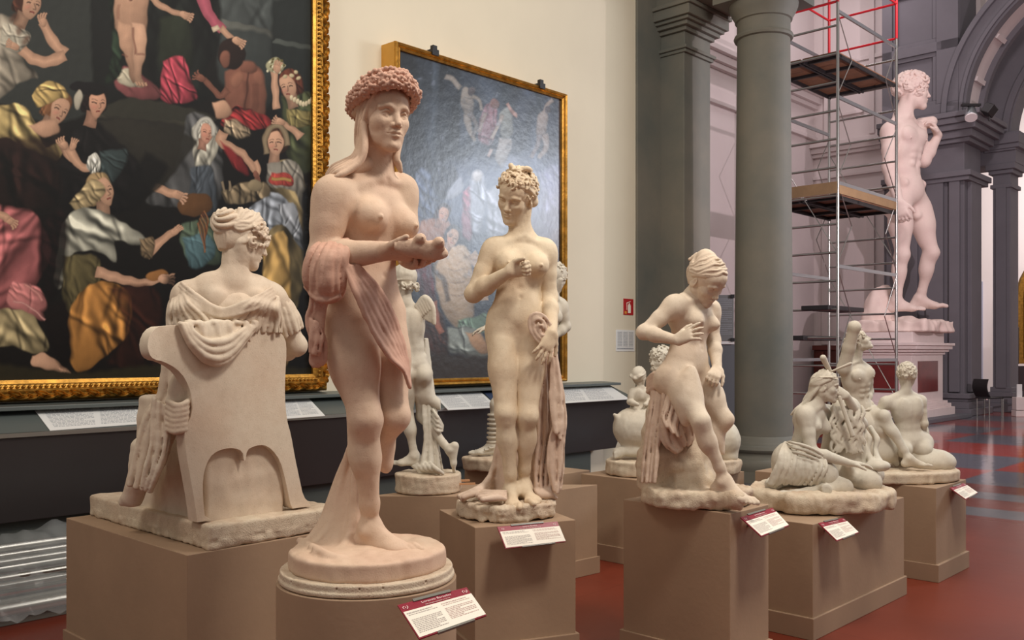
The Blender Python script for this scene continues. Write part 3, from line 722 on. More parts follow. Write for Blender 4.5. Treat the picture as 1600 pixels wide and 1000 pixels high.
    d.mesh('hanging_drapery', M['cast_drape'], root)
    b = Clay((-.40, 4.40, .66), (.34, 5.06, .80), .0045)
    b.disc((cx, 4.73, 0), .252, .674, .752, .016, .0, .014, 2)
    b.noise(.0055, 38); b.noise(.0025, 90)
    b.mesh('rough_base', M['cast_rock'], root)
    return root
# ---------------------------------------------------------------- seated woman seen from behind, in her chair
def statue_seated():
    Y0 = 4.15; p = lambda x, y, d=0: W(x, y, Y0+d)
    c0 = R(2.32, 4.10, .672)
    root = empty('plaster_statue', c0, 0, 'plaster woman seated in a high-backed chair, seen from behind with her hair in a bun', 'statue')
    s = .98; mt = M['cast_cream']
    g = Clay((-1.72, 3.75, 1.30), (-.80, 4.75, 2.20), .0045)
    nk = p(366, 437, .0); shL = p(292, 462, -.05); shR = p(424, 466, .10)
    pv = p(366, 585, .12); hL = p(342, 600, .10); hR = p(394, 600, .18)
    torso(g, nk, pv, shR, shL, hR, hL, s, True, bust=.9, m=1.12)
    g.cone(p(330, 452, -.02), p(400, 455, .06), .07, .065, .06)
    elR = p(463, 540, .18); wrR = p(420, 560, .42); limb_arm(g, shR, elR, wrR, s, True, m=1.3)
    elL = p(276, 545, .02); wrL = p(290, 575, .30); limb_arm(g, shL, elL, wrL, s, True, m=1.2)
    c = p(383, 374, .02); hh = .248; f = nrm(A(.80, .50, -.30)); u = A(.12, .18, 1.0)
    P, M3 = sculpt_head(g, root, mt, c, f, u, hh, True, nk, .056, s)
    g.noise(.0005, 60)
    g.mesh('figure', mt, root)
    h = Clay((-1.55, 3.95, 1.85), (-1.05, 4.40, 2.22), .0030)
    updo(h, P, M3, hh, 13, end=(.15, -.90, .25), wave=.006, th=.032, nape=True)
    bun = p(352, 347, -.05)
    h.ell(bun, (.050, .048, .053), None, .015)
    n_ = nrm(A(-.55, -.65, .50)); e1 = nrm(np.cross(n_, (0, 0, 1))); e2 = np.cross(n_, e1)
    for j in range(7):
        a = j/7*2*PI; pts = []
        for i in range(6):
            th_ = .15+i*.42; az = a+i*.55; pts.append(bun+.056*(n_*math.cos(th_)+(e1*math.cos(az)+e2*math.sin(az))*math.sin(th_)))
        h.chain(pts, [.006, .009, .011, .012, .011, .008], .0015, n=3)
    curls(h, P, M3, hh, 40, 9, (.05, .08), .030, lambda x, y, z: y > .15 and -.45 < z < .5 and abs(x) > .30, (.37, .44, .42), (0, -.07, .06), k=.003)
    h.mesh('hair_in_a_bun', mt, root)
    # dress over the shoulders and back
    d = Clay((-1.75, 3.70, 1.25), (-.80, 4.60, 1.98), .0046)
    bk = lambda x, y, o=0: p(x, y, -.135+.0000*abs(x-350)+o+ (x-350)*.0004)
    d.ell(p(352, 492, -.0), (.205, .115, .13), None, .02)
    dp = A(.006, -.030, .0)
    for j in range(4):    # neckline rolls falling from the shoulders to the middle of the back
        t = j/3
        pts = [p(284-8*t, 442+16*t, -.10), bk(308-6*t, 462+15*t, .0), bk(346, 484+10*t, -.012), bk(390+5*t, 469+14*t, .0), p(424+6*t, 450+14*t, -.01)]
        d.chain(pts, [.008, .0105, .013, .0105, .008], .002, n=5)
    d.sheet([p(420, 452, .01), bk(392, 472, .0), bk(366, 492, .0), bk(350, 518, .0)], [p(436, 458, .11), bk(437, 480, .10), bk(440, 500, .13), bk(440, 520, .14)], 8, .012, .003, seed=3, depth=dp, n_s=6)
    d.sheet([p(274, 460, -.03), bk(266, 478, .04), bk(262, 498, .05), bk(264, 520, .06)], [p(290, 450, -.10), bk(306, 474, .0), bk(334, 496, -.0), bk(352, 518, .0)], 7, .012, .003, seed=5, depth=dp, n_s=6)
    w_ = nrm(elR-shR); e1 = nrm(np.cross(w_, (0, 1, 0))); e2 = np.cross(w_, e1)
    for j in range(16):   # sleeve gathered on the right arm
        a = j/16*2*PI; e = e1*math.cos(a)+e2*math.sin(a); tw = e1*math.cos(a+.5)+e2*math.sin(a+.5); o = .006*(j % 2)
        d.chain([shR+e*(.046+o), lerp(shR, elR, .25)+lerp(e, tw, .4)*(.060+o), lerp(shR, elR, .5)+lerp(e, tw, .8)*(.062+o), lerp(shR, elR, .70)+tw*(.058+o)], [.010, .0155, .0165, .013], .002, n=4)
    d.ell(p(277, 500, -.02), (.045, .07, .12), None, .02)
    d.noise(.0012, 60)
    d.mesh('pleated_dress', mt, root)
    # chair: back panel cut to its outline
    out = [(253, 508), (238, 516), (230, 534), (232, 552), (240, 562), (256, 565), (276, 576), (290, 592), (299, 616), (302, 645), (290, 668), (288, 680), (291, 712), (297, 745), (305, 790), (308, 822), (332, 822), (330, 812), (320, 806), (317, 776), (317, 748), (322, 726), (332, 709), (350, 701), (366, 700), (379, 705), (381, 720), (384, 720), (386, 703), (398, 697), (412, 695), (425, 702), (438, 720), (446, 750), (453, 786), (458, 800), (486, 797), (484, 786), (474, 776), (468, 748), (461, 715), (455, 680), (448, 655), (445, 617), (446, 582), (448, 550), (446, 528), (434, 516), (424, 513), (395, 512), (340, 508)]
    bp = 3.635
    ch = []
    for i in range(len(out)):
        a_, b_ = A(*out[i]), A(*out[(i+1) % len(out)])
        if a_[1] > 790 and b_[1] > 790: ch += [tuple(a_)]
        elif a_[1] > 790: ch += [tuple(a_), tuple(lerp(a_, b_, .75))]
        else: ch += [tuple(lerp(a_, b_, .25)), tuple(lerp(a_, b_, .75 if b_[1] <= 790 else .9))]
    poly = [onb(x, y, bp) for x, y in ch]
    a2 = lambda q: D1[0]*q[0]+D1[1]*q[1]
    zt = .785
    poly = [R(a2(q), bp, max(q[2], zt)) for q in poly]
    n = len(poly); vs = poly+[q+np.append(D2, 0)*.075 for q in poly]
    bm = bmesh.new(); bv = [bm.verts.new(v-np.array(root.location)) for v in vs]
    bm.faces.new(bv[:n]); bm.faces.new(bv[n:][::-1])
    for i in range(n): bm.faces.new((bv[i], bv[n+i], bv[n+(i+1) % n], bv[(i+1) % n]))
    bmesh.ops.recalc_face_normals(bm, faces=bm.faces); bmesh.ops.triangulate(bm, faces=[q for q in bm.faces if len(q.verts) > 4])
    me = bpy.data.meshes.new('chair_back'); bm.to_mesh(me); bm.free(); me.materials.append(mt); me.polygons.foreach_set('use_smooth', [True]*len(me.polygons)); me.set_sharp_from_angle(angle=.7)
    o = bpy.data.objects.new('chair_back', me); COL.objects.link(o); o.parent = root
    m_ = o.modifiers.new('bevel', 'BEVEL'); m_.width = .010; m_.segments = 3; m_.limit_method = 'ANGLE'; m_.angle_limit = .6
    # solid of the seat behind the panel, with the front foot
    q = Clay((-2.3, 3.70, .74), (-.75, 4.95, 1.62), .007)
    Mr = (np.append(D1, 0), np.append(D2, 0), A(0, 0, 1))
    q.box(R(2.175, 4.00, 1.02), (.195, .33, .275), Mr, .02, .01)
    q.box(R(2.175, 3.86, 1.33), (.20, .18, .16), Mr, .04, .04)
    q.box(R(2.02, 4.33, .84), (.05, .07, .07), Mr, .02, .02)
    q.noise(.003, 25)
    q.mesh('chair_seat', mt, root)
    # cloth hanging over the chair back
    v = Clay((-1.60, 3.55, 1.30), (-.95, 4.35, 1.68), .0042)
    ff = lambda x, y, o=0: onb(x, y, bp-.014-o)
    for j in range(6):
        t = j/5; o = .012*(j % 2)
        pts = [ff(281+14*t, 506+1*t, o), ff(296+9*t, 536-14*t, o+.012), ff(318+5*t, 560-26*t, o+.018), ff(340+2*t, 567-32*t, o+.022), ff(362-3*t, 556-26*t, o+.018), ff(384-8*t, 530-12*t, o+.012), ff(401-12*t, 509+1*t, o)]
        v.chain(pts, [.010, .013, .016, .018, .016, .013, .010], .004, n=4)
    for x in (300, 318, 342, 362, 388):
        v.chain([ff(x-9, 504, -.03), ff(x-4, 506, .008), ff(x-2, 520, .012), ff(x+2, 532, .006)], [.012, .014, .012, .008], .005, n=3)
    for x in (296, 330, 366, 392): v.chain([ff(x, 503, -.05), ff(x+4, 504, .01), ff(x+14, 505, -.02)], .012, .008, n=3)
    sl = [ff(x, y, -.004) for x, y in ((290, 512), (315, 540), (342, 545), (370, 536), (395, 513))]
    for i in range(4): v.cone(sl[i], sl[i+1], .018, .018, .01)
    v.ell(ff(342, 525, .0), (.13, .02, .07), Mr, .01)
    v.noise(.0010, 60)
    v.mesh('cloth_over_chair_back', mt, root)
    # cloth falling at the side of the chair
    d2 = Clay((-2.25, 3.65, .80), (-1.15, 4.75, 1.50), .0055)
    sb = lambda x, y, o=0: W(x, y, 3.96+o)
    ca = [sb(256, 566, .06), sb(248, 615, .10), sb(226, 650, .14), sb(215, 700, .15), sb(203, 755, .15)]
    cb = [sb(298, 600, .0), sb(300, 640, -.01), sb(276, 672, .02), sb(262, 710, .06), sb(240, 765, .08)]
    d2.sheet(ca, cb, 4, .022, .006, seed=3, depth=(.01, -.055, 0), n_s=5, hem=.05)
    ca = [sb(240, 620, .0), sb(238, 660, .0), sb(236, 700, -.01), sb(228, 735, .0), sb(222, 764, .02)]
    cb = [sb(268, 640, -.02), sb(266, 670, -.02), sb(262, 705, -.02), sb(252, 735, -.01), sb(240, 762, .02)]
    d2.sheet(ca, cb, 3, .018, .006, seed=5, depth=(.008, -.045, 0), n_s=5, hem=.12)
    for j in range(6):    # bunched sleeve end
        y0 = 622+9*j
        d2.chain([sb(262, y0+4, -.05), sb(276, y0+12-j, -.10), sb(290, y0+8-j, -.09), sb(300-2*j, y0-2, -.03)], [.012, .015, .014, .010], .004, n=4)
    d2.ell(sb(282, 620, -.01), (.05, .05, .12), None, .02)
    d2.cone(sb(212, 760, .20), sb(196, 783, .24), .035, .03, .03)
    d2.chain([sb(222, 700, .2), sb(216, 750, .2), sb(208, 778, .22)], [.05, .05, .045], .02, n=3)
    d2.noise(.0012, 50)
    d2.mesh('side_drapery', mt, root)
    # slab
    b = Clay((-2.35, 3.62, .66), (-.75, 5.2, .80), .0065)
    b.box(R(2.275, 4.17, .725), (.335, .605, .052), Mr, .012, 0)
    b.noise(.003, 22, hi=(0, 6, .79)); b.noise(.004, 45, hi=(0, 6, .71))
    b.cut_below(.675)
    b.mesh('base_slab', M['cast_rock'], root)
    return root
# ---------------------------------------------------------------- nymph leaning on a draped rock
def statue_nymph():
    Y0 = 4.50; p = lambda x, y, d=0: W(x, y, Y0+d)
    cx = W(1086, 0, 4.5)[0]
    root = empty('plaster_statue', (cx, 4.5, .766), 0, 'slim nude plaster nymph looking down, half seated on a draped rock with ankles crossed', 'statue')
    s = .90; mt = M['cast_cream']
    g = Clay((.52, 4.0, .78), (1.30, 4.95, 2.05), .0042)
    nk = p(1086, 464, .02); shR = p(1055, 477, -.08); shL = p(1109, 484, .12)
    pv = p(1070, 578, .02); hR = p(1056, 592, -.05); hL = p(1088, 594, .06)
    torso(g, nk, pv, shR, shL, hR, hL, s, True, bust=.82, m=.98)
    elR = p(1006, 519, -.10); wrR = p(1059, 532, -.24); limb_arm(g, shR, elR, wrR, s, True, m=.97)
    hand(g, wrR, p(1088, 517, -.30)-wrR, A(.2, .8, -.4), 1, s*.9, curl=(14, 16, 20, 26), thumb=20, spread=2.2)
    elL = p(1115, 532, .10); wrL = p(1121, 577, -.02); limb_arm(g, shL, elL, wrL, s, True, m=.97)
    hand(g, wrL, p(1110, 597, -.12)-wrL, A(-.3, .3, -1), 1, s*.9, curl=(60, 60, 60, 60), thumb=40)
    knR = p(1095, 658, -.22); anR = p(1131, 748, -.20); limb_leg(g, hR, knR, anR, nrm(A(.55, -.8, .1)), s, True, m=.97, lo=.78)
    knL = p(1132, 656, -.02); anL = p(1092, 732, .04); limb_leg(g, hL, knL, anL, nrm(A(.85, -.4, .3)), s, True, m=.95, lo=.80)
    foot(g, p(1132, 752, -.20), A(.62, -.65, -.18), up=nrm(A(.15, -.1, 1)), s=.92, side=-1)
    foot(g, anL, A(.9, -.3, -.35), up=nrm(A(.35, -.05, 1)), s=.88, side=1)
    c = p(1106, 439, -.05); hh = .222; f = nrm(A(.42, -.52, -.62)); u = A(.25, -.55, .75)
    P, M3 = sculpt_head(g, root, mt, c, f, u, hh, True, nk, .050, s)
    g.noise(.0005, 60)
    g.mesh('figure', mt, root)
    h = Clay((.80, 4.2, 1.70), (1.15, 4.75, 2.08), .0029)
    updo(h, P, M3, hh, 12, end=(.12, -.80, .50), wave=.004, th=.030, nape=True)
    bc = p(1091, 407, .02); h.cone(P(0, -.35, .35), bc, .045, .034, .02)
    for j in range(6):
        a = j/6*2*PI; pts = [bc+A((.012+.010*i)*math.cos(a+i*.7), -.012+.004*i, .030-.008*i+.0*a)+A(0, 0, 0)*(i) for i in range(4)]
        h.chain(pts, .008, .003, n=3)
    h.chain([bc+A(-.03, -.01, -.01), bc+A(0, -.035, .0), bc+A(.03, -.01, .012)], .010, .003, n=3)
    h.mesh('hair_knot', mt, root)
    # rock
    b = Clay((.50, 4.05, .755), (1.32, 4.98, 1.45), .0055)
    b.cone(p(1058, 640, .12), p(1070, 750, .10), .115, .15, .03); b.cone(p(1045, 625, .10), p(1030, 740, .08), .09, .12, .03)
    b.cone(p(1072, 700, .02), p(1085, 750, -.02), .07, .10, .04)
    b.noise(.010, 20)
    b.disc((cx, 4.5, 0), .262, .768, .85, .02, .03, .012, 1, (1.0, .80), .0)
    b.cone(p(1152, 782, -.26), p(1120, 778, -.16), .045, .05, .03)
    b.cut_below(.768)
    b.noise(.0045, 45)
    b.mesh('rock_seat', M['cast_rock'], root)
    d = Clay((.50, 4.0, .78), (1.2, 4.9, 1.55), .0046)
    ca = [p(1022, 596, .06), p(1016, 630, .0), p(1010, 670, -.02), p(1006, 710, -.03), p(1002, 752, -.04)]
    cb = [p(1046, 590, .04), p(1040, 640, -.05), p(1032, 680, -.08), p(1028, 715, -.09), p(1024, 752, -.10)]
    d.sheet(ca, cb, 4, .014, .005, seed=3, depth=(-.006, -.038, 0), n_s=5, hem=.06)
    ca = [p(1036, 600, -.02), p(1034, 640, -.08), p(1030, 668, -.10), p(1038, 695, -.10), p(1056, 708, -.09)]
    cb = [p(1050, 612, -.04), p(1066, 640, -.06), p(1078, 662, -.06), p(1084, 678, -.05), p(1080, 692, -.05)]
    d.sheet(ca, cb, 4, .013, .004, seed=7, depth=(-.006, -.034, 0), n_s=5, hem=.08)
    ca = [p(1046, 606, -.06), p(1040, 628, -.11), p(1034, 650, -.13), p(1042, 668, -.13)]; cb = [p(1058, 626, -.05), p(1066, 646, -.10), p(1062, 668, -.11), p(1066, 684, -.11)]
    d.sheet(ca, cb, 3, .011, .004, seed=17, depth=(-.010, -.030, 0), n_s=5, hem=.15)
    for j in range(5):
        d.chain([p(1012, 592+5*j, .08), p(1024, 584+5*j, .0), p(1040, 590+5*j, -.04), p(1052, 600+5*j, -.02)], [.010, .014, .014, .010], .004, n=4)
    d.cone(p(1040, 625, .06), p(1036, 690, .04), .075, .07, .03)
    d.noise(.0010, 60)
    d.mesh('draped_cloth', M['cast_drape'], root)
    return root
# ---------------------------------------------------------------- winged youth seen from behind
def statue_cupid():
    Y0 = 5.95; p = lambda x, y, d=0: W(x, y, Y0+d)
    cx = W(669, 0, 6.0)[0]
    root = empty('plaster_statue', (cx, 6.0, .602), 0, 'small winged plaster youth seen from behind, one heel lifted, on a drum base', 'statue')
    s = .76; mt = M['cast_grey']
    g = Clay((-.95, 5.6, .70), (-.30, 6.4, 2.08), .0048)
    nk = p(634, 474, .0); shL = p(609, 490, .0); shR = p(655, 487, .02)
    pv = p(646, 572, .0); hL = p(634, 582, .0); hR = p(660, 584, .02)
    torso(g, nk, pv, shR, shL, hR, hL, s, False, m=.88, butt=1.1)
    elL = p(612, 535, .05); wrL = p(640, 578, .05); limb_arm(g, shL, elL, wrL, s, False, m=.85)
    hand(g, wrL, p(646, 596, .02)-wrL, A(1, 0, 0), 1, s*.9, curl=(30, 30, 30, 30))
    elR = p(655, 520, .14); wrR = p(640, 500, .25); limb_arm(g, shR, elR, wrR, s, False, m=.85)
    fr = A(-.5, .85, 0)
    kn = p(636, 648, .06); an = p(648, 714, .06); limb_leg(g, hL, kn, an, A(-.4, .8, 0), s, True, m=.95)
    foot(g, an+A(0, 0, .008), A(-.9, -.1, -.05), s=.82, side=1)
    kn2 = p(660, 650, .12); an2 = p(702, 704, .0); limb_leg(g, hR, kn2, an2, A(-.6, .3, -.7), s, True, m=.95)
    foot(g, an2+A(.006, 0, .006), A(.05, .1, -1), up=A(-.85, .1, .1), s=.80, side=1, ah=.06)
    c = p(628, 440, .02); hh = .205; f = nrm(A(-.75, .65, -.1)); u = A(0, 0, 1)
    P, M3 = sculpt_head(g, root, mt, c, f, u, hh, False, nk, .050, s)
    g.noise(.0005, 60)
    g.mesh('figure', mt, root)
    h = Clay((-.95, 5.7, 1.7), (-.50, 6.25, 2.10), .0042)
    h.ell(P(0, -.10, .14), (.38*hh, .47*hh, .41*hh), M3, .01)
    h.ell(P(0, .42, -.10), (.30*hh, .36*hh, .50*hh), M3, .02, sub=True)
    rg = random.Random(2)
    for j in range(26):
        an_ = 2.2+4.9*j/26+rg.random()*.2; q = A(.40*math.cos(an_+1.57), -.06+.44*math.sin(an_+1.57)*1.0, -.26+.10*rg.random())
        if q[1] > .25: continue
        pts = [P(*(q+A(.07*math.cos(a), .05*math.sin(a), .07*math.sin(a+j)))) for a in (0, 1, 2, 3, 4)]
        h.chain(pts, .034*hh, .004, n=3)
    h.chain([P(.38*math.cos(a), -.05+.45*math.sin(a), .0) for a in np.linspace(0, 2*PI, 16)], .030*hh, .004, n=2)
    h.noise(.0016, 70)
    h.mesh('curled_hair', mt, root)
    for sx, base, tip in ((1, p(652, 480, -.02), (p(664, 466, -.03), p(676, 480, -.05), p(679, 506, -.06))), (-1, p(626, 482, .08), (p(612, 470, .12), p(604, 484, .16), p(604, 508, .18)))):
        v = Clay(np.minimum(base, np.min(tip, 0))-.12, np.maximum(base, np.max(tip, 0))+.12, .0042)
        v.chain([base, tip[0], tip[1], tip[2]], [.022, .024, .018, .010], .006, n=4)
        for j in range(7):
            t = j/6; r0 = catmull([tip[0], tip[1], lerp(tip[1], tip[2], .7)], 6); a = r0[min(int(t*(len(r0)-1)), len(r0)-1)]
            e = lerp(base+A(.02*sx, 0, -.06), tip[2], .25+.75*t)
            v.chain([a, lerp(a, e, .5), e], [.014, .012, .007], .003, n=2)
        for j in range(5):
            a = lerp(base, tip[0], j/4); e = lerp(base+A(.015*sx, 0, -.07), tip[1], .2+.6*j/4); v.chain([a+A(0, -.01, 0), e+A(0, -.01, 0)], [.014, .010], .003)
        v.mesh('wing', mt, root)
    d = Clay((-.85, 5.6, .70), (-.35, 6.4, 1.72), .0052)
    ca = [p(664, 530, .06), p(664, 590, .08), p(662, 640, .06), p(664, 690, .04), p(654, 738, .0)]
    cb = [p(668, 530, .12), p(676, 590, .12), p(684, 640, .10), p(686, 690, .08), p(692, 738, .04)]
    d.sheet(ca, cb, 3, .014, .005, seed=3, depth=(-.01, -.04, 0), n_s=5)
    for j in range(4): d.chain([p(676, 640+8*j, .05), p(684, 652+7*j, .0), p(692, 664+3*j, .04)], [.010, .013, .008], .004, n=3)
    for j in range(5): d.chain([p(640+8*j, 724, .10-.03*j), p(652+7*j, 732, .0-.03*j), p(668+6*j, 740, -.02-.02*j)], [.012, .015, .012], .005, n=3)
    d.noise(.001, 55)
    d.mesh('tree_support_with_cloth', mt, root)
    b = Clay((cx-.26, 5.72, .59), (cx+.26, 6.28, .76), .005)
    b.disc((cx, 6.0, 0), .213, .604, .722, .012, .0, .003, 2); b.noise(.002, 50)
    b.mesh('drum_base', M['cast_rock'], root)
    return root
# ---------------------------------------------------------------- dancer hidden behind the woman with the fist
def statue_dancer():
    Y0 = 7.1; p = lambda x, y, d=0: W(x, y, Y0+d)
    root = empty('plaster_statue', (W(800, 0, 7.1)[0], 7.1, .602), 0, 'plaster youth in laced boots mostly hidden behind the woman with the fist', 'statue')
    s = .90; mt = M['cast_grey']
    g = Clay((-.42, 6.7, .70), (.55, 7.6, 2.25), .006)
    nk = p(862, 458, .0); shR = p(838, 474, .0); shL = p(876, 478, .06)
    pv = p(822, 566, .0); hR = p(808, 576, .0); hL = p(836, 578, .02)
    torso(g, nk, pv, shR, shL, hR, hL, s, False, m=.95)
    elL = p(884, 510, .08); limb_arm(g, shL, elL, p(862, 528, .0), s, False)
    elR = p(800, 500, .06); wrR = p(760, 512, .02); limb_arm(g, shR, elR, wrR, s, False, m=.9); hand(g, wrR, A(-1, 0, -.3), A(0, 0, -1), 1, .8)
    kn = p(776, 632, -.05); an = p(768, 696, .0); limb_leg(g, hR, kn, an, A(-.7, -.5, 0), s, True, m=.98)
    foot(g, an+A(0, 0, .0), A(-.9, -.3, -.1), s=.9, side=1)
    kn2 = p(838, 640, .02); an2 = p(850, 704, .10); limb_leg(g, hL, kn2, an2, A(-.2, -.9, 0), s, True); foot(g, an2, A(-.3, -.9, 0), s=.9, side=1)
    P, M3 = sculpt_head(g, root, mt, p(870, 434, .0), nrm(A(.4, .6, -.3)), A(0, 0, 1), .20, False, nk, .05, s)
    g.mesh('figure', mt, root)
    h = Clay((.15, 6.85, 1.9), (.55, 7.35, 2.28), .0045); hh = .20
    h.ell(P(0, -.08, .12), (.37*hh, .47*hh, .41*hh), M3, .01); h.ell(P(0, .42, -.1), (.3*hh, .36*hh, .5*hh), M3, .02, sub=True)
    curls(h, P, M3, hh, 60, 3, (.05, .08), .03, lambda x, y, z: y < .6 and z > -.5)
    h.mesh('short_hair', mt, root)
    b = Clay((-.42, 6.72, .70), (.0, 7.4, 1.25), .005)
    for j in range(7):
        c_ = lerp(kn, an, .25+.11*j); b.disc(c_, .062-.003*j, c_[2]-.010, c_[2]+.010, .008)
    for j in range(4): b.chain([an+A(.02-.03*j, -.05, -.01-.014*j), an+A(-.01-.035*j, -.06, -.015-.013*j), an+A(-.03-.03*j, .0, -.0-.012*j)], .007, .004)
    b.mesh('laced_boot', mt, root)
    b = Clay((-.42, 6.7, .59), (.52, 7.5, .76), .007)
    b.disc((W(800, 0, 7.1)[0], 7.1, 0), .36, .604, .70, .015, 0, .02, 5, (1, .8)); b.noise(.006, 30)
    b.cut_below(.606)
    b.mesh('rough_base', M['cast_rock'], root)
    return root
# ---------------------------------------------------------------- satyr group behind the nymph
def statue_satyr():
    Y0 = 6.85; p = lambda x, y, d=0: W(x, y, Y0+d)
    cx = W(1052, 0, Y0)[0]
    root = empty('plaster_statue', (cx, 6.85, .606), 0, 'plaster group of a wreathed satyr and a small child on a beast, behind the nymph', 'statue')
    mt = M['cast_grey']; s = .75
    g = Clay((.60, 6.35, .68), (1.75, 7.4, 1.62), .0055)
    # beast
    g.ell(p(1012, 668, -.05), (.24, .15, .15), None, .04); g.ell(p(985, 668, -.05), (.12, .13, .14), None, .05)
    g.cone(p(968, 656, -.08), p(960, 648, -.10), .03, .012, .03)
    g.cone(p(985, 690, -.05), p(975, 672, -.06), .06, .05, .04)
    g.ell(p(990, 705, -.08), (.12, .055, .045), None, .03); g.ball(p(966, 708, -.10), .042, .02)
    for j in range(3): g.cone(p(966, 706+3*j, -.12), p(961, 708+3*j, -.13), .016, .013, .005)
    g.ell(p(1060, 690, .0), (.30, .14, .12), None, .05)
    g.ell(p(1134, 686, .0), (.10, .13, .135), None, .04); g.ell(p(1138, 712, .0), (.07, .10, .06), None, .03)
    g.cone(p(1080, 690, -.05), p(1134, 690, .0), .10, .09, .05)
    # satyr
    sh1 = p(1020, 606, .0); sh2 = p(1062, 606, .12); nk = p(1040, 590, .04)
    torso(g, nk, p(1052, 664, .06), sh1, sh2, p(1040, 672, .02), p(1064, 672, .1), s, False, m=.95)
    limb_arm(g, sh1, p(1010, 640, -.06), p(1002, 664, -.12), s, False)
    hand(g, p(1003, 660, -.14), A(-.2, -.2, -1), A(0, 1, 0), 1, .75, spread=2)
    limb_arm(g, sh2, p(1085, 640, .1), p(1090, 665, .0), s, False)
    P, M3 = sculpt_head(g, root, mt, p(1031, 563, .02), nrm(A(-.85, -.5, -.05)), A(0, 0, 1), .19, False, nk, .05, s)
    hh = .19
    curls(g, P, M3, hh, 30, 5, (.04, .07), .035, lambda x, y, z: y > .0 and z < -.55, (.28, .30, .42), (0, .1, -.05))
    # child
    cn = p(1001, 606, -.04); c1 = p(989, 613, -.06); c2 = p(1013, 613, .0)
    torso(g, cn, p(999, 640, -.02), c2, c1, p(1006, 644, .0), p(992, 644, -.04), .42, False, m=1.15, butt=1.1)
    limb_arm(g, c1, p(984, 628, -.08), p(996, 632, -.14), .42, False, m=1.2)
    limb_arm(g, c2, p(1018, 625, -.04), p(1008, 632, -.12), .42, False, m=1.2)
    P2, M32 = sculpt_head(g, root, mt, p(999, 588, -.04), nrm(A(.5, .8, 0)), A(0, 0, 1), .145, False, cn, .04, .5)
    g.noise(.0012, 50)
    g.mesh('satyr_child_and_beast', mt, root)
    h = Clay((.75, 6.5, 1.2), (1.3, 7.15, 1.62), .004)
    q = .145
    h.ell(P2(0, -.08, .1), (.37*q, .47*q, .42*q), M32, .01); h.ell(P2(0, .45, -.1), (.3*q, .36*q, .5*q), M32, .02, sub=True)
    for j in range(9):
        a = -1.3+2.6*j/8; h.chain([P2(.30*math.sin(a), .2, .42), P2(.36*math.sin(a), -.12, .46*math.cos(a)+.02), P2(.30*math.sin(a), -.48, .10*math.cos(a)), P2(.12*math.sin(a), -.50, -.12)], .045*q, .003, n=3)
    h.ball(P2(0, -.55, -.10), .09*q, .01)
    h.ell(P(0, -.08, .12), (.36*hh, .46*hh, .40*hh), M3, .01); h.ell(P(0, .42, -.12), (.3*hh, .36*hh, .5*hh), M3, .02, sub=True)
    curls(h, P, M3, hh, 60, 6, (.04, .07), .035, lambda x, y, z: y < .9 and z > -.4)
    h.mesh('carved_hair_and_wreath', mt, root)
    b = Clay((.60, 6.3, .59), (1.76, 7.45, .76), .007)
    b.disc((cx, 6.85, 0), .50, .608, .715, .012, 0, .006, 2, (1, .62), .15); b.noise(.003, 35)
    b.mesh('oval_base', M['cast_rock'], root)
    return root
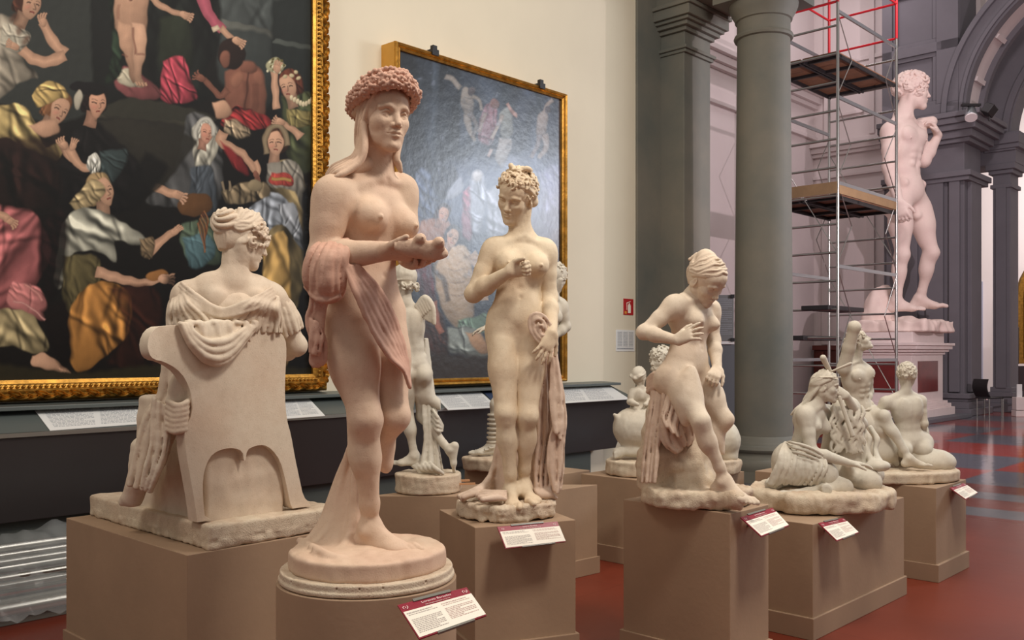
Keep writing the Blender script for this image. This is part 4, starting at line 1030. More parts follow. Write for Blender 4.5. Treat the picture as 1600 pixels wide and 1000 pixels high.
# ---------------------------------------------------------------- girl playing the pipes
def statue_piper():
    Y0 = 5.40; p = lambda x, y, d=0: W(x, y, Y0+d)
    cx = W(1280, 0, 5.42)[0]
    root = empty('plaster_statue', (cx, 5.42, .602), 0, 'plaster girl in a skirt sitting on the ground playing double pipes', 'statue')
    s = .74; mt = M['cast_grey']
    g = Clay((1.28, 4.85, .68), (2.25, 5.85, 1.46), .0045)
    nk = p(1276, 630, .0); shR = p(1258, 648, -.07); shL = p(1292, 645, .10)
    pv = p(1246, 722, .04); hR = p(1244, 736, -.03); hL = p(1258, 736, .10)
    torso(g, nk, pv, shR, shL, hR, hL, s, True, bust=.95, m=1.05)
    elR = p(1268, 706, -.12); wrR = p(1328, 724, -.16); limb_arm(g, shR, elR, wrR, s, True, m=1.2)
    hand(g, wrR, p(1360, 726, -.16)-wrR, A(0, 0, -1), -1, s*1.05, curl=(14, 14, 14, 14), spread=1.6)
    elL = p(1346, 662, .10); wrL = p(1322, 618, -.02); limb_arm(g, shL, elL, wrL, s, True, m=1.2)
    hand(g, wrL, p(1306, 608, -.04)-wrL, A(-.4, .8, -.3), 1, s*1.0, curl=(40, 40, 45, 50), thumb=40)
    kn = p(1318, 762, -.14); an = p(1224, 776, -.20); limb_leg(g, hR, kn, an, A(1, -.2, .2), s, True, m=1.25)
    foot(g, an+A(0, 0, .0), A(-1, -.25, .06), up=nrm(A(-.1, -.85, .5)), s=.78, side=-1)
    kn2 = p(1352, 744, .04); an2 = p(1300, 766, .14); limb_leg(g, hL, kn2, an2, A(1, -.3, .3), s, True, m=1.25)
    g.ell(p(1354, 752, .0), (.085, .10, .075), None, .03)
    c = p(1291, 604, -.02); hh = .178; f = nrm(A(.90, -.32, -.12)); u = A(.05, 0, 1)
    P, M3 = sculpt_head(g, root, mt, c, f, u, hh, True, nk, .052, s)
    g.noise(.0005, 60)
    g.mesh('figure', mt, root)
    h = Clay((1.50, 5.05, 1.05), (2.02, 5.70, 1.50), .0040)
    updo(h, P, M3, hh, 10, end=(.3, -.86, -.35), wave=.004, th=.036)
    h.cone(P(0, -.30, -.1), P(0, -.50, -.62), .20*hh, .14*hh, .02)
    for j in range(9):
        t = j/8*2-1
        h.chain([P(.30*t, -.20-.2*(1-abs(t)), .0), P(.30*t, -.34-.16*(1-abs(t)), -.25), P(.24*t, -.46-.16*(1-abs(t)), -.5), P(.2*t, -.56-.12*(1-abs(t)), -.78)], [.05*hh, .055*hh, .05*hh, .03*hh], .003, n=4)
    for j in range(6):
        h.chain([p(1266+2*j, 622, -.02+.02*j), p(1254+2*j, 632+j, -.0+.02*j), p(1244+2*j, 640, .02*j), p(1236+2*j, 648, .02+.02*j)], [.012, .013, .012, .006], .003, n=4)
    h.chain([P(.40*math.cos(a)*.93, -.04+.44*math.sin(a), .30+.06*math.sin(a)) for a in np.linspace(0, 2*PI, 16)], .022*hh, .002, n=2)
    h.mesh('long_wavy_hair', mt, root)
    d = Clay((1.28, 4.85, .68), (2.25, 5.85, 1.25), .0046)
    d.ell(p(1243, 720, .02), (.135, .15, .12), None, .03); d.cone(p(1240, 735, -.02), p(1286, 742, -.10), .105, .085, .03); d.cone(p(1240, 735, .05), p(1270, 745, -.02), .12, .10, .03)
    ca = [p(1226, 690, -.03), p(1218, 706, -.13), p(1212, 728, -.165), p(1204, 746, -.155), p(1199, 757, -.14)]; cb = [p(1286, 714, -.13), p(1290, 724, -.17), p(1291, 736, -.19), p(1288, 748, -.18), p(1284, 758, -.15)]
    d.sheet(ca, cb, 8, .013, .004, seed=4, depth=(0, -.026, .004), n_s=5, jit=.8, hem=.04)
    for j in range(5):
        t = j/4
        d.chain([p(1230+2*t, 690+6*j, -.06), p(1240, 692+7*j, -.145), p(1262, 698+7*j, -.175), p(1284, 710+6*j, -.165), p(1294, 720+6*j, -.06)], [.007, .009, .010, .009, .007], .002, n=4)
    d.cone(p(1226, 745, -.02), p(1206, 757, -.10), .06, .04, .03)
    d.noise(.0010, 60)
    d.mesh('wrapped_skirt', mt, root)
    f_ = Clay((1.75, 5.1, .95), (2.1, 5.6, 1.50), .0032)
    m_ = P(0, .44, -.28)
    f_.cone(m_, p(1332, 680, -.06), .011, .013, .0); f_.mesh('pipe', mt, root)
    for a_, b_, r0, r1 in ((p(1300, 580, -.06), p(1329, 568, -.10), .006, .009), (p(1297, 581, -.02), p(1286, 559, -.05), .013, .018)):
        f_ = Clay((1.75, 5.1, 1.30), (2.1, 5.6, 1.55), .0032); f_.cone(a_, b_, r0, r1, 0); f_.mesh('pipe_end', mt, root)
    v = Clay((1.70, 5.3, .70), (2.25, 5.95, 1.25), .0055)
    v.cone(p(1316, 660, .22), p(1318, 735, .16), .10, .15, .04); v.cone(p(1318, 740, .10), p(1360, 740, .2), .08, .08, .04)
    rg = random.Random(8)
    v.cone(p(1322, 640, .17), p(1322, 700, .12), .085, .11, .04)
    for j in range(44):
        x_ = 1298+50*((j*7) % 11)/11+3*rg.random(); y_ = 634+14*(j//11)+4*rg.random(); dd = .04-.02*math.cos((x_-1322)/26*1.3)
        pts = [p(x_, y_, dd)+A((.004+.0022*i)*math.sin(i*1.3+j*2.1), -.010*i*(1-.10*i), -.022*i) for i in range(6)]
        v.chain(pts, [.008, .011, .012, .011, .009, .005], .0015, n=3)
    for x0 in (1348, 1360): v.chain([p(x0, 668, .14), p(x0+10, 685, .10), p(x0+8, 705, .08), p(x0+14, 722, .04)], [.014, .016, .016, .02], .01, n=4)
    v.ell(p(1372, 728, .0), (.07, .06, .035), None, .02)
    v.noise(.0016, 45)
    v.mesh('shaggy_goatskin', mt, root)
    b = Clay((1.22, 4.85, .59), (2.40, 6.0, .80), .007)
    b.disc((cx, 5.42, 0), .40, .604, .715, .03, 0, .03, 3, (1.06, .86), .3); b.cone(p(1190, 785, -.05), p(1170, 782, .1), .05, .04, .04)
    b.noise(.009, 18); b.noise(.003, 50); b.cut_below(.608)
    b.mesh('rock_base', M['cast_rock'], root)
    return root
# ---------------------------------------------------------------- pair: man with a raised arm, boy with his back turned
def statue_pair():
    Y0 = 6.50; p = lambda x, y, d=0: W(x, y, Y0+d)
    cx = W(1398, 0, 6.5)[0]
    root = empty('plaster_statue', (cx, 6.5, .612), 0, 'plaster group of a seated man raising his arm and a boy turning his back', 'statue')
    mt = M['cast_grey']; s = .66
    g = Clay((2.05, 6.05, .68), (3.15, 6.98, 1.80), .0050)
    nk = p(1337, 562, .02); shR = p(1318, 575, -.04); shL = p(1354, 580, .08)
    pv = p(1342, 645, .05); hR = p(1336, 654, .02); hL = p(1354, 654, .08)
    torso(g, nk, pv, shR, shL, hR, hL, s, False, m=1.12)
    el = p(1335, 511, -.14); g.cone(shR, lerp(shR, el, .5), .046, .042, .02); g.cone(lerp(shR, el, .5), el, .042, .038, .02); g.ball(el, .041, .02)
    g.cone(el, p(1330, 535, .10), .036, .026, .015)
    elL = p(1358, 612, .14); wrL = p(1352, 634, .06); limb_arm(g, shL, elL, wrL, s, False, m=1.05)
    kn = p(1381, 650, -.10); an = p(1420, 716, -.16); limb_leg(g, hL, kn, an, A(.5, -.5, .8), s, False, m=1.2)
    foot(g, an+A(0, 0, .0), A(1, -.3, -.12), s=.75, side=1)
    kn2 = p(1374, 672, -.06); an2 = p(1400, 724, .0); limb_leg(g, hR, kn2, an2, A(.5, -.6, .6), s, False, m=1.25)
    g.ell(p(1376, 705, .0), (.11, .10, .09), None, .04)
    P, M3 = sculpt_head(g, root, mt, p(1343, 533, .0), nrm(A(.80, -.30, .50)), A(-.5, .1, .85), .165, False, nk, .052, s)
    g.mesh('man_raising_his_arm', mt, root)
    h = Clay((2.25, 6.2, 1.38), (2.70, 6.75, 1.76), .0040); hh = .165
    h.ell(P(0, -.09, .13), (.355*hh, .45*hh, .39*hh), M3, .01); h.ell(P(0, .42, -.1), (.31*hh, .36*hh, .5*hh), M3, .02, sub=True)
    curls(h, P, M3, hh, 60, 5, (.05, .09), .032, lambda x, y, z: z > -.3 and y < .8)
    h.mesh('man_hair', mt, root)
    g = Clay((2.45, 6.1, .68), (3.15, 6.98, 1.56), .0048); s2 = .62
    nk = p(1415, 613, .02); shL = p(1384, 628, .0); shR = p(1438, 626, .04)
    pv = p(1420, 690, .02); hL = p(1406, 700, .0); hR = p(1436, 700, .03)
    torso(g, nk, pv, shR, shL, hR, hL, s2, False, m=1.14, butt=1.15)
    g.cone(p(1400, 690, .05), p(1440, 692, .05), .09, .08, .05)
    limb_arm(g, shL, p(1370, 652, .04), p(1358, 640, .0), s2, False, m=1.0); hand(g, p(1360, 640, .0), A(-1, 0, .3), A(0, 0, -1), 1, .6)
    elR = p(1444, 662, .02); limb_arm(g, shR, elR, p(1436, 688, .14), s2, False, m=1.0)
    g.cone(p(1430, 700, .05), p(1452, 712, .2), .06, .05, .04); g.cone(p(1408, 700, .05), p(1410, 716, .22), .06, .05, .04)
    P, M3 = sculpt_head(g, root, mt, p(1417, 587, .03), nrm(A(.35, .9, -.15)), A(0, .1, 1), .165, False, nk, .048, s2)
    g.noise(.0005, 55)
    g.mesh('boy_with_back_turned', mt, root)
    h = Clay((2.55, 6.25, 1.2), (3.0, 6.80, 1.50), .0040); hh = .165
    h.ell(P(0, -.09, .13), (.36*hh, .46*hh, .40*hh), M3, .01); h.ell(P(0, .45, -.1), (.31*hh, .36*hh, .5*hh), M3, .02, sub=True)
    curls(h, P, M3, hh, 130, 7, (.05, .09), .032, lambda x, y, z: z > -.55 and y < .8, k=.004)
    h.mesh('boy_curls', mt, root)
    d = Clay((2.6, 6.1, .68), (3.2, 6.98, 1.2), .005)
    ca = [p(1438, 668, .06), p(1432, 690, .02), p(1424, 708, .0), p(1430, 738, .0)]; cb = [p(1446, 660, .12), p(1452, 690, .08), p(1456, 712, .06), p(1462, 738, .04)]
    d.sheet(ca, cb, 3, .012, .004, seed=3, depth=(0, -.03, 0), n_s=5)
    d.ell(p(1458, 722, .0), (.15, .13, .095), None, .03); d.noise(.003, 25)
    d.mesh('cloth_and_rock', mt, root)
    b = Clay((2.0, 6.0, .60), (3.2, 7.05, .76), .007)
    b.disc((cx-.04, 6.52, 0), .47, .614, .69, .015, 0, .006, 2, (1, .72), .0); b.noise(.003, 35); b.cut_below(.617)
    b.mesh('low_base', M['cast_rock'], root)
    return root
# ---------------------------------------------------------------- colossal marble man
def statue_colossus():
    Y0 = 20.9; p = lambda x, y, d=0: W(x, y, Y0+d)
    root = empty('marble_statue', R(21.2, 8.0, 1.93), 0, 'colossal white marble nude man with one hand raised to his shoulder', 'statue')
    s = 3.10; mt = M['marble']
    g = Clay((7.6, 19.4, 2.2), (10.1, 22.6, 8.0), .021)
    nk = p(1411, 181, .0); shR = p(1391, 205, -.25); shL = p(1432, 203, .35)
    pv = p(1417, 305, .0); hR = p(1404, 316, -.15); hL = p(1430, 316, .22)
    torso(g, nk, pv, shR, shL, hR, hL, s, False, m=1.0)
    elR = p(1389, 262, -.45); wrR = p(1405, 316, -.75); limb_arm(g, shR, elR, wrR, s, False, m=1.05)
    hand(g, wrR, p(1415, 350, -.85)-wrR, A(.6, .8, .2), 1, s*1.05, curl=(35, 38, 40, 42), thumb=25)
    elL = p(1444, 252, .25); wrL = p(1466, 212, .25); limb_arm(g, shL, elL, wrL, s, False, m=.98)
    hand(g, wrL, p(1452, 186, .2)-wrL, A(-.9, .1, -.3), 1, s*1.05, curl=(38, 38, 38, 38), thumb=35)
    g.cone(p(1438, 194, .4), p(1456, 190, .25), .14, .12, .05)
    fr = A(.6, -.8, 0)
    kn = p(1410, 398, -.25); an = p(1400, 474, .0); limb_leg(g, hR, kn, an, A(.5, -.85, 0), s, False, m=.98, lo=.84); foot(g, an+A(0, 0, .05), A(.85, -.5, -.06), s=s*1.0, side=-1)
    kn2 = p(1456, 395, .05); an2 = p(1436, 470, .45); limb_leg(g, hL, kn2, an2, A(.9, -.4, 0), s, False, m=.98, lo=.84); foot(g, an2+A(0, 0, .05), A(.9, -.35, -.22), s=s*1.0, side=1)
    gx = p(1434, 322, -.02); g.cone(gx+A(-.08, .05, .05), gx+A(.02, -.04, -.20), .075, .06, .05); g.ball(gx+A(-.03, -.02, -.22), .10, .04)
    c = p(1428, 143, .0); hh = .79; f = nrm(A(.93, -.18, -.06)); u = A(-.02, 0, 1)
    P, M3 = sculpt_head(g, root, mt, c, f, u, hh, False, nk, .058, s, vox=.010, noise=0)
    g.mesh('figure', mt, root)
    h = Clay((8.45, 20.25, 6.8), (9.75, 21.55, 7.95), .012)
    h.ell(P(0, -.10, .14), (.38*hh, .47*hh, .39*hh), M3, .04); h.ell(P(0, .45, -.12), (.32*hh, .36*hh, .50*hh), M3, .02, sub=True)
    curls(h, P, M3, hh, 190, 3, (.06, .10), .034, lambda x, y, z: (z > -.6 and y < .55) or z > .35, (.375, .475, .415), k=.004)
    h.mesh('curly_hair', mt, root)
    b = Clay((7.1, 19.2, 1.90), (10.3, 22.7, 3.3), .026)
    Mr = (np.append(D1, 0), np.append(D2, 0), A(0, 0, 1))
    b.box(R(21.2, 8.0, 2.06), (.92, .86, .15), Mr, .05, .02); b.noise(.05, 5.0)
    b.chain([p(1372, 498, .3), p(1371, 478, .35), p(1373, 462, .4), p(1384, 452, .5)], [.36, .27, .19, .12], .05, n=4); b.ball(p(1369, 462, .3), .12, .05); b.noise(.02, 9)
    b.cut_below(1.955)
    b.mesh('rock_and_stump', mt, root)
    return root
# ---------------------------------------------------------------- room materials
def floor_mat():
    m, nt, b = newmat('terracotta_floor'); L = nt.links.new
    tc = N(nt, 'ShaderNodeTexCoord'); mp = N(nt, 'ShaderNodeMapping'); mp.inputs['Rotation'].default_value = (0, 0, -ANG); L(tc.outputs['Object'], mp.inputs['Vector'])
    n1 = N(nt, 'ShaderNodeTexNoise', Scale=.9, Detail=5.0); L(mp.outputs[0], n1.inputs['Vector'])
    r1 = ramp(nt, n1.outputs[0], [(.3, srgb(104, 40, 24)), (.7, srgb(124, 50, 30))])
    br = N(nt, 'ShaderNodeTexBrick', Scale=1.0); br.inputs['Color1'].default_value = (1, 1, 1, 1); br.inputs['Color2'].default_value = (.93, .93, .93, 1); br.inputs['Mortar'].default_value = (.80, .76, .74, 1)
    br.inputs['Mortar Size'].default_value = .004; br.inputs['Brick Width'].default_value = 1.2; br.inputs['Row Height'].default_value = 1.2; br.offset = 0; L(mp.outputs[0], br.inputs['Vector'])
    mx = N(nt, 'ShaderNodeMix', data_type='RGBA', blend_type='MULTIPLY'); mx.inputs[0].default_value = 1; L(r1.outputs[0], mx.inputs[6]); L(br.outputs[0], mx.inputs[7])
    # grey inlaid bands and squares of the far hall
    sp = N(nt, 'ShaderNodeSeparateXYZ'); L(mp.outputs[0], sp.inputs[0])
    ck = N(nt, 'ShaderNodeTexChecker', Scale=.55); L(mp.outputs[0], ck.inputs['Vector']); ck.inputs[1].default_value = (*srgb(92, 92, 100), 1); ck.inputs[2].default_value = (*srgb(150, 58, 48), 1)
    far = N(nt, 'ShaderNodeMath', operation='GREATER_THAN'); far.inputs[1].default_value = 11.6; L(sp.outputs[0], far.inputs[0])
    mod = N(nt, 'ShaderNodeMath', operation='PINGPONG'); mod.inputs[1].default_value = .55; L(sp.outputs[0], mod.inputs[0])
    st = N(nt, 'ShaderNodeMath', operation='GREATER_THAN'); st.inputs[1].default_value = .30; L(mod.outputs[0], st.inputs[0])
    g9 = N(nt, 'ShaderNodeMath', operation='GREATER_THAN'); g9.inputs[1].default_value = 9.0; L(sp.outputs[0], g9.inputs[0])
    an = N(nt, 'ShaderNodeMath', operation='MULTIPLY'); L(st.outputs[0], an.inputs[0]); L(g9.outputs[0], an.inputs[1])
    m2 = N(nt, 'ShaderNodeMix', data_type='RGBA'); L(an.outputs[0], m2.inputs[0]); L(mx.outputs[2], m2.inputs[6]); m2.inputs[7].default_value = (*srgb(96, 94, 98), 1)
    m3 = N(nt, 'ShaderNodeMix', data_type='RGBA'); L(far.outputs[0], m3.inputs[0]); L(m2.outputs[2], m3.inputs[6]); L(ck.outputs[0], m3.inputs[7])
    L(m3.outputs[2], b.inputs['Base Color'])
    rr = N(nt, 'ShaderNodeMapRange'); rr.inputs[1].default_value = 6; rr.inputs[2].default_value = 12; rr.inputs[3].default_value = .42; rr.inputs[4].default_value = .12; L(sp.outputs[0], rr.inputs[0]); L(rr.outputs[0], b.inputs['Roughness'])
    n4 = N(nt, 'ShaderNodeTexNoise', Scale=3.5, Detail=2.0); L(mp.outputs[0], n4.inputs['Vector'])
    bp = N(nt, 'ShaderNodeBump', Strength=.05, Distance=.05); L(n4.outputs[0], bp.inputs['Height']); L(bp.outputs[0], b.inputs['Normal'])
    return m
M['floor'] = floor_mat()
M['wall'] = simple('cream_wall', srgb(222, 212, 190), .85, noise=.05, nscale=1.2, bump=.05, bscale=30)
M['stone'] = simple('grey_green_stone', srgb(124, 118, 106), .7, col2=srgb(98, 100, 94), nscale=.9, bump=.1, bscale=18)
M['stone_dark'] = simple('grey_violet_stone', srgb(108, 106, 112), .75, noise=.12, nscale=1.2, bump=.1, bscale=12)
M['pale'] = simple('pale_plaster', srgb(216, 206, 204), .85, noise=.05, nscale=.8)
M['lectern'] = simple('charcoal_paint', srgb(62, 58, 58), .45, noise=.08, nscale=3)
M['lectern_top'] = simple('grey_ledge', srgb(84, 90, 88), .4)
M['steel'] = simple('steel', srgb(176, 176, 172), .32, 1.0)
M['alu'] = simple('aluminium', srgb(180, 186, 190), .35, .9)
M['red_paint'] = simple('red_paint', srgb(190, 24, 38), .4)
M['ply'] = simple('plywood', srgb(132, 92, 66), .7, noise=.3, nscale=6)
M['board'] = simple('toe_board_wood', srgb(150, 122, 88), .7, noise=.2, nscale=5)
M['dark'] = simple('near_black', srgb(30, 28, 30), .5)
M['gold'] = simple('gilding', srgb(204, 150, 66), .38, .8, noise=.55, nscale=14, bump=.3, bscale=40)
M['gold_side'] = simple('gilt_side', srgb(222, 166, 72), .5, .3, noise=.15, nscale=4)
M['wood_red'] = simple('dark_red_wood', srgb(104, 46, 34), .45, noise=.25, nscale=3)
M['red_marble'] = simple('red_marble', srgb(112, 34, 32), .3, noise=.35, nscale=4)
M['white_marble'] = simple('veined_white_marble', srgb(228, 214, 210), .4, noise=.1, nscale=2.5)
M['slate'] = simple('slate', srgb(96, 98, 104), .6)
M['paper'] = simple('paper_white', srgb(226, 226, 224), .35)
M['paper_ink'] = simple('paper_ink', srgb(158, 160, 166), .5)
M['plastic'] = None
def plastic_mat():
    m, nt, b = newmat('clear_film'); b.inputs['Base Color'].default_value = (.85, .87, .88, 1); b.inputs['Roughness'].default_value = .18; b.inputs['Alpha'].default_value = .14; b.inputs['Specular IOR Level'].default_value = .9
    return m
M['plastic'] = plastic_mat()
def struct(o, name=None): o['kind'] = 'structure'; return o
# ---------------------------------------------------------------- shell
def room():
    fl = mesh_obj('floor', [(-14, -6, 0), (45, -6, 0), (45, 50, 0), (-14, 50, 0)], [(0, 1, 2, 3)], M['floor']); struct(fl)
    aw, _ = ray_b(993, 6.6)
    struct(MB().rbox(-7, aw, 6.6, 7.0, 0, 8.2).build('wall_left', M['wall']))
    # stone pier carrying the end of the beam
    m = MB(); ap0 = aw; ap1 = 9.65; bp = 6.23; ae = 10.24
    m.rbox(ap0, ap1, 6.57, 7.0, 0, 8.2); m.rbox(ap1-.01, ae, bp, 7.0, .55, 5.15)
    def capital(m, a0, a1, b0, b1, z, prof):
        for dz0, dz1, o in prof: m.rbox(a0-o, a1+o, b0-o, b1+o, z+dz0, z+dz1)
    capital(m, ap1, ae, bp, 7.0, 5.15, ((0, .04, .03), (.04, .08, .055), (.08, .26, .0), (.26, .31, .04), (.31, .36, .09), (.36, .40, .13), (.40, .52, .17), (.52, .57, .20)))
    capital(m, ap1, ae, bp, 7.0, 0, ((0, .18, .10), (.18, .32, .07), (.32, .40, .03), (.40, .55, .0)))
    struct(m.build('wall_pier', M['stone'], bevel=.008))
    m = MB(); m.rbox(9.55, 10.40, 3.2, 7.0, 5.72, 6.6); m.rbox(9.42, 10.52, 3.2, 7.0, 6.0, 6.06); struct(m.build('trim_1', M['stone'], bevel=.01))
    # second half of the opening, far hall walls
    struct(MB().rbox(10.24, 24.9, 11.6, 12.0, 0, 13).build('wall_side', M['pale']))
    m = MB()
    for z0, z1, o in ((7.35, 7.45, .10), (7.45, 7.75, .05), (8.2, 8.32, .12), (8.32, 8.5, .22), (8.5, 8.62, .34)): m.rbox(10.3, 24.5, 11.6-o, 11.6, z0, z1)
    struct(m.build('trim_2', M['pale'], bevel=.01))
    struct(MB().rbox(24.5, 24.9, 9.0, 11.7, 0, 13).build('wall_back', M['pale']))
    m = MB()
    for z0, z1, o in ((5.75, 5.85, .08), (5.85, 6.25, .04), (6.25, 6.33, .10), (6.33, 6.85, .03), (6.85, 6.95, .14), (6.95, 7.1, .22), (7.1, 7.2, .32), (9.3, 9.4, .05)): m.rbox(24.5-o, 24.5, 9.0, 11.6, z0, z1)
    for b0 in (11.15, 9.9): m.rbox(24.42, 24.5, b0, b0+.14, 7.3, 12); m.rbox(24.42, 24.5, b0, b0+.20, 1.7, 5.75)
    m.rbox(24.40, 24.5, 10.2, 10.9, 7.9, 7.98); m.rbox(24.40, 24.5, 10.2, 10.9, 9.0, 9.08)
    struct(m.build('trim_3', M['pale'], bevel=.008))
    # big pier behind the colossus
    m = MB(); a0, a1, b0, b1 = 23.3, 24.5, 7.3, 9.2
    m.rbox(a0, a1, b0, b1, 0, 7.2)
    for s0, s1 in ((7.38, 7.62), (7.75, 8.15), (8.35, 9.1)): m.rbox(a0-.10, a0, s0, s1, .55, 5.6)
    m.rbox(a0+.2, a1-.25, b0-.10, b0, .55, 5.6)
    for z0, z1, o in ((0, .16, .22), (.16, .32, .14), (.32, .40, .10), (.40, .52, .16), (5.55, 5.65, .14), (5.65, 5.78, .20), (6.45, 6.55, .16), (6.55, 6.72, .24), (6.72, 6.86, .34), (6.86, 7.0, .42), (7.0, 7.12, .48)): m.rbox(a0-o, a1+o, b0-o, b1, z0, z1)
    struct(m.build('wall_pier_far', M['stone_dark'], bevel=.012))
    # wall over the pier with sunk coffers
    m = MB(); m.rbox(a0, a1, b0+.10, b1, 7.12, 13.2)
    def frame(m, b0_, b1_, z0_, z1_, w_, d_):
        m.rbox(a0-d_, a0, b0_, b1_, z0_, z0_+w_); m.rbox(a0-d_, a0, b0_, b1_, z1_-w_, z1_); m.rbox(a0-d_, a0, b0_, b0_+w_, z0_+w_, z1_-w_); m.rbox(a0-d_, a0, b1_-w_, b1_, z0_+w_, z1_-w_)
    m.rbox(a0-.12, a0, 7.4, 9.2, 7.12, 7.45); m.rbox(a0-.12, a0, 7.4, 9.2, 8.72, 8.95)
    m.rbox(a0-.12, a0, 7.4, 7.9, 7.45, 10.9); m.rbox(a0-.12, a0, 8.95, 9.2, 7.45, 10.9); m.rbox(a0-.12, a0, 7.4, 9.2, 10.3, 10.9)
    frame(m, 7.9, 8.95, 7.45, 8.72, .10, .07); frame(m, 7.9, 8.95, 8.95, 10.3, .10, .07)
    struct(m.build('wall_coffered', M['stone_dark'], bevel=.01))
    # arches across the hall: ring in a plane a = const
    def ring(m, a0_, a1_, bc, zc, r0, r1, t0=-.02, t1=PI/2+.4, n=40):
        vs = []; fs = []
        for i in range(n+1):
            t = t0+(t1-t0)*i/n; c_, s_ = math.cos(t), math.sin(t)
            for aa, rr in ((a0_, r0), (a0_, r1), (a1_, r1), (a1_, r0)): vs.append(R(aa, bc+rr*c_, zc+rr*s_))
        for i in range(n):
            for j in range(4): fs.append((4*i+j, 4*i+(j+1) % 4, 4*i+4+(j+1) % 4, 4*i+4+j))
        fs += [(0, 1, 2, 3), tuple(4*n+j for j in (3, 2, 1, 0))]
        m.add(vs, fs)
    m = MB(); ring(m, 23.2, 23.5, 4.25, 7.12, 3.0, 3.55); ring(m, 23.1, 23.3, 4.25, 7.12, 3.40, 3.52); ring(m, 23.13, 23.3, 4.25, 7.12, 3.05, 3.13)
    ring(m, 24.3, 24.5, 4.25, 7.12, 2.95, 3.5)
    struct(m.build('trim_4', M['stone_dark'], bevel=.006))
    m = MB(); ring(m, 23.5, 24.3, 4.25, 7.12, 3.08, 3.5)
    for t in (.28, .62, .96, 1.3):
        ring(m, 23.6, 24.2, 4.25, 7.12, 2.98, 3.1, t, t+.035, 4)
    struct(m.build('ceiling_arch', M['pale']))
    m = MB(); ring(m, 25.4, 26.1, 4.15, 6.9, 2.72, 3.9)
    ring(m, 25.3, 25.4, 4.15, 6.9, 2.75, 2.9); struct(m.build('trim_5', M['stone_dark'], bevel=.006))
    # next pier, with its own base and cornice
    m = MB(); a0, a1, b0, b1 = 25.3, 26.0, 6.85, 7.25
    m.rbox(a0, a1, b0, b1, 0, 6.9)
    for s0, s1 in ((6.93, 7.17),): m.rbox(a0-.08, a0, s0, s1, .6, 5.6)
    for z0, z1, o in ((0, .22, .14), (.22, .5, .09), (.5, .62, .05), (5.6, 5.7, .05), (5.95, 6.05, .08), (6.05, 6.2, .14), (6.5, 6.66, .16), (6.66, 6.9, .26)): m.rbox(a0-o, a1+o, b0-o, b1+o, z0, z1)
    m.rbox(25.1, 26.3, 6.6, 9.0, 6.55, 6.95); m.rbox(25.2, 26.2, 6.7, 9.0, 6.2, 6.55)
    struct(m.build('wall_pier_farther', M['stone_dark'], bevel=.01))
    struct(MB().rbox(34, 34.4, -12, 14, 0, 15).build('wall_far', M['pale']))
    struct(MB().rbox(33.9, 34, 10.05, 10.6, 0, 3.9).rbox(33.9, 34, 4, 8.2, 0, .3).build('trim_6', simple('blue_grey_tile', srgb(150, 152, 168), .5)))
    struct(MB().rbox(24.5, 24.9, 7.3, 9.1, 7, 13.2).build('wall_above', M['pale']))
    # wood stall along the back wall
    m = MB(); m.rbox(23.9, 24.45, 9.3, 11.5, 0, .45); m.rbox(24.25, 24.45, 9.3, 11.5, .45, 1.55); m.rbox(24.15, 24.48, 9.3, 11.5, 1.55, 1.68)
    r = empty('choir_stall', R(24.2, 10.4, 0), 0, 'dark red wooden panelled bench along the back wall behind the scaffold', 'bench')
    m.build('bench_body', M['wood_red'], r, bevel=.01)
    m = MB()
    for i in range(5): m.rbox(24.22, 24.26, 9.4+.45*i, 9.46+.45*i, .5, 1.5)
    m.build('panel_moulding', simple('wood_red_light', srgb(128, 62, 44), .4), r)
room()
# ---------------------------------------------------------------- column
def column():
    c = R(10.02, 5.70, 0); u0 = (1193-CX)/F; c = A(u0*11.0, 11.0, 0)
    r = empty('stone_column', c, 0, 'round grey-green stone column with moulded base and capital rings', 'column')
    m = MB()
    sh = [(.335, .50), (.335, .52)]+[(.335-.030*max(0, (t-.25))/.75*(1), .52+4.73*t) for t in np.linspace(0, 1, 14)]
    m.lathe([(x, z) for x, z in sh], c, 64); m.build('shaft', M['stone'], r, True)
    m = MB(); m.lathe([(.45, .12), (.46, .16), (.47, .20), (.45, .25), (.40, .27), (.385, .30), (.39, .33), (.41, .34), (.425, .37), (.41, .41), (.38, .42), (.37, .45), (.36, .46), (.355, .50), (.335, .52)], c, 64)
    m.box(c+A(0, 0, .06), (.94, .94, .12), ANG); m.build('base', M['stone'], r, True)
    m = MB(); m.lathe([(.305, 5.18), (.335, 5.19), (.345, 5.215), (.335, 5.24), (.31, 5.25), (.308, 5.40), (.33, 5.41), (.335, 5.44), (.37, 5.50), (.395, 5.56), (.40, 5.60)], c, 64)
    m.box(c+A(0, 0, 5.66), (.86, .86, .12), ANG); m.build('capital', M['stone'], r, True)
column()
# ---------------------------------------------------------------- pedestals
def pedestal(cor, label, z, band=True, left=None):
    """cor: front, left, right corners on plan"""
    fr, le, ri = [A(*q) for q in cor]; far = le+ri-fr; cen = (le+ri)/2
    r = empty('plinth', (cen[0], cen[1], 0), 0, label, 'plinth')
    m = MB(); m.prism([tuple(q) for q in (fr, ri, far, le)], .0, z); m.build('body', M['pedestal'], r, bevel=.003)
    if band:
        m = MB(); q4 = [cen+(q-cen)*(1+.016/np.linalg.norm(q-cen)*1.3) for q in (fr, ri, far, le)]
        m.prism([tuple(q) for q in q4], .0, .115); m.build('skirting_band', M['pedestal_band'], r, bevel=.003)
    return r
def rect(fr, L1, L2, d1=None):
    """front corner, length along the hall, length towards the wall"""
    d1 = D1 if d1 is None else d1; d2 = A(-d1[1], d1[0]); fr = A(*fr); return fr, fr+d2*L2, fr+d1*L1
pedestal(rect((-1.324, 3.78), .72, 1.24), 'broad brown box plinth under the woman seated in a chair', .672)
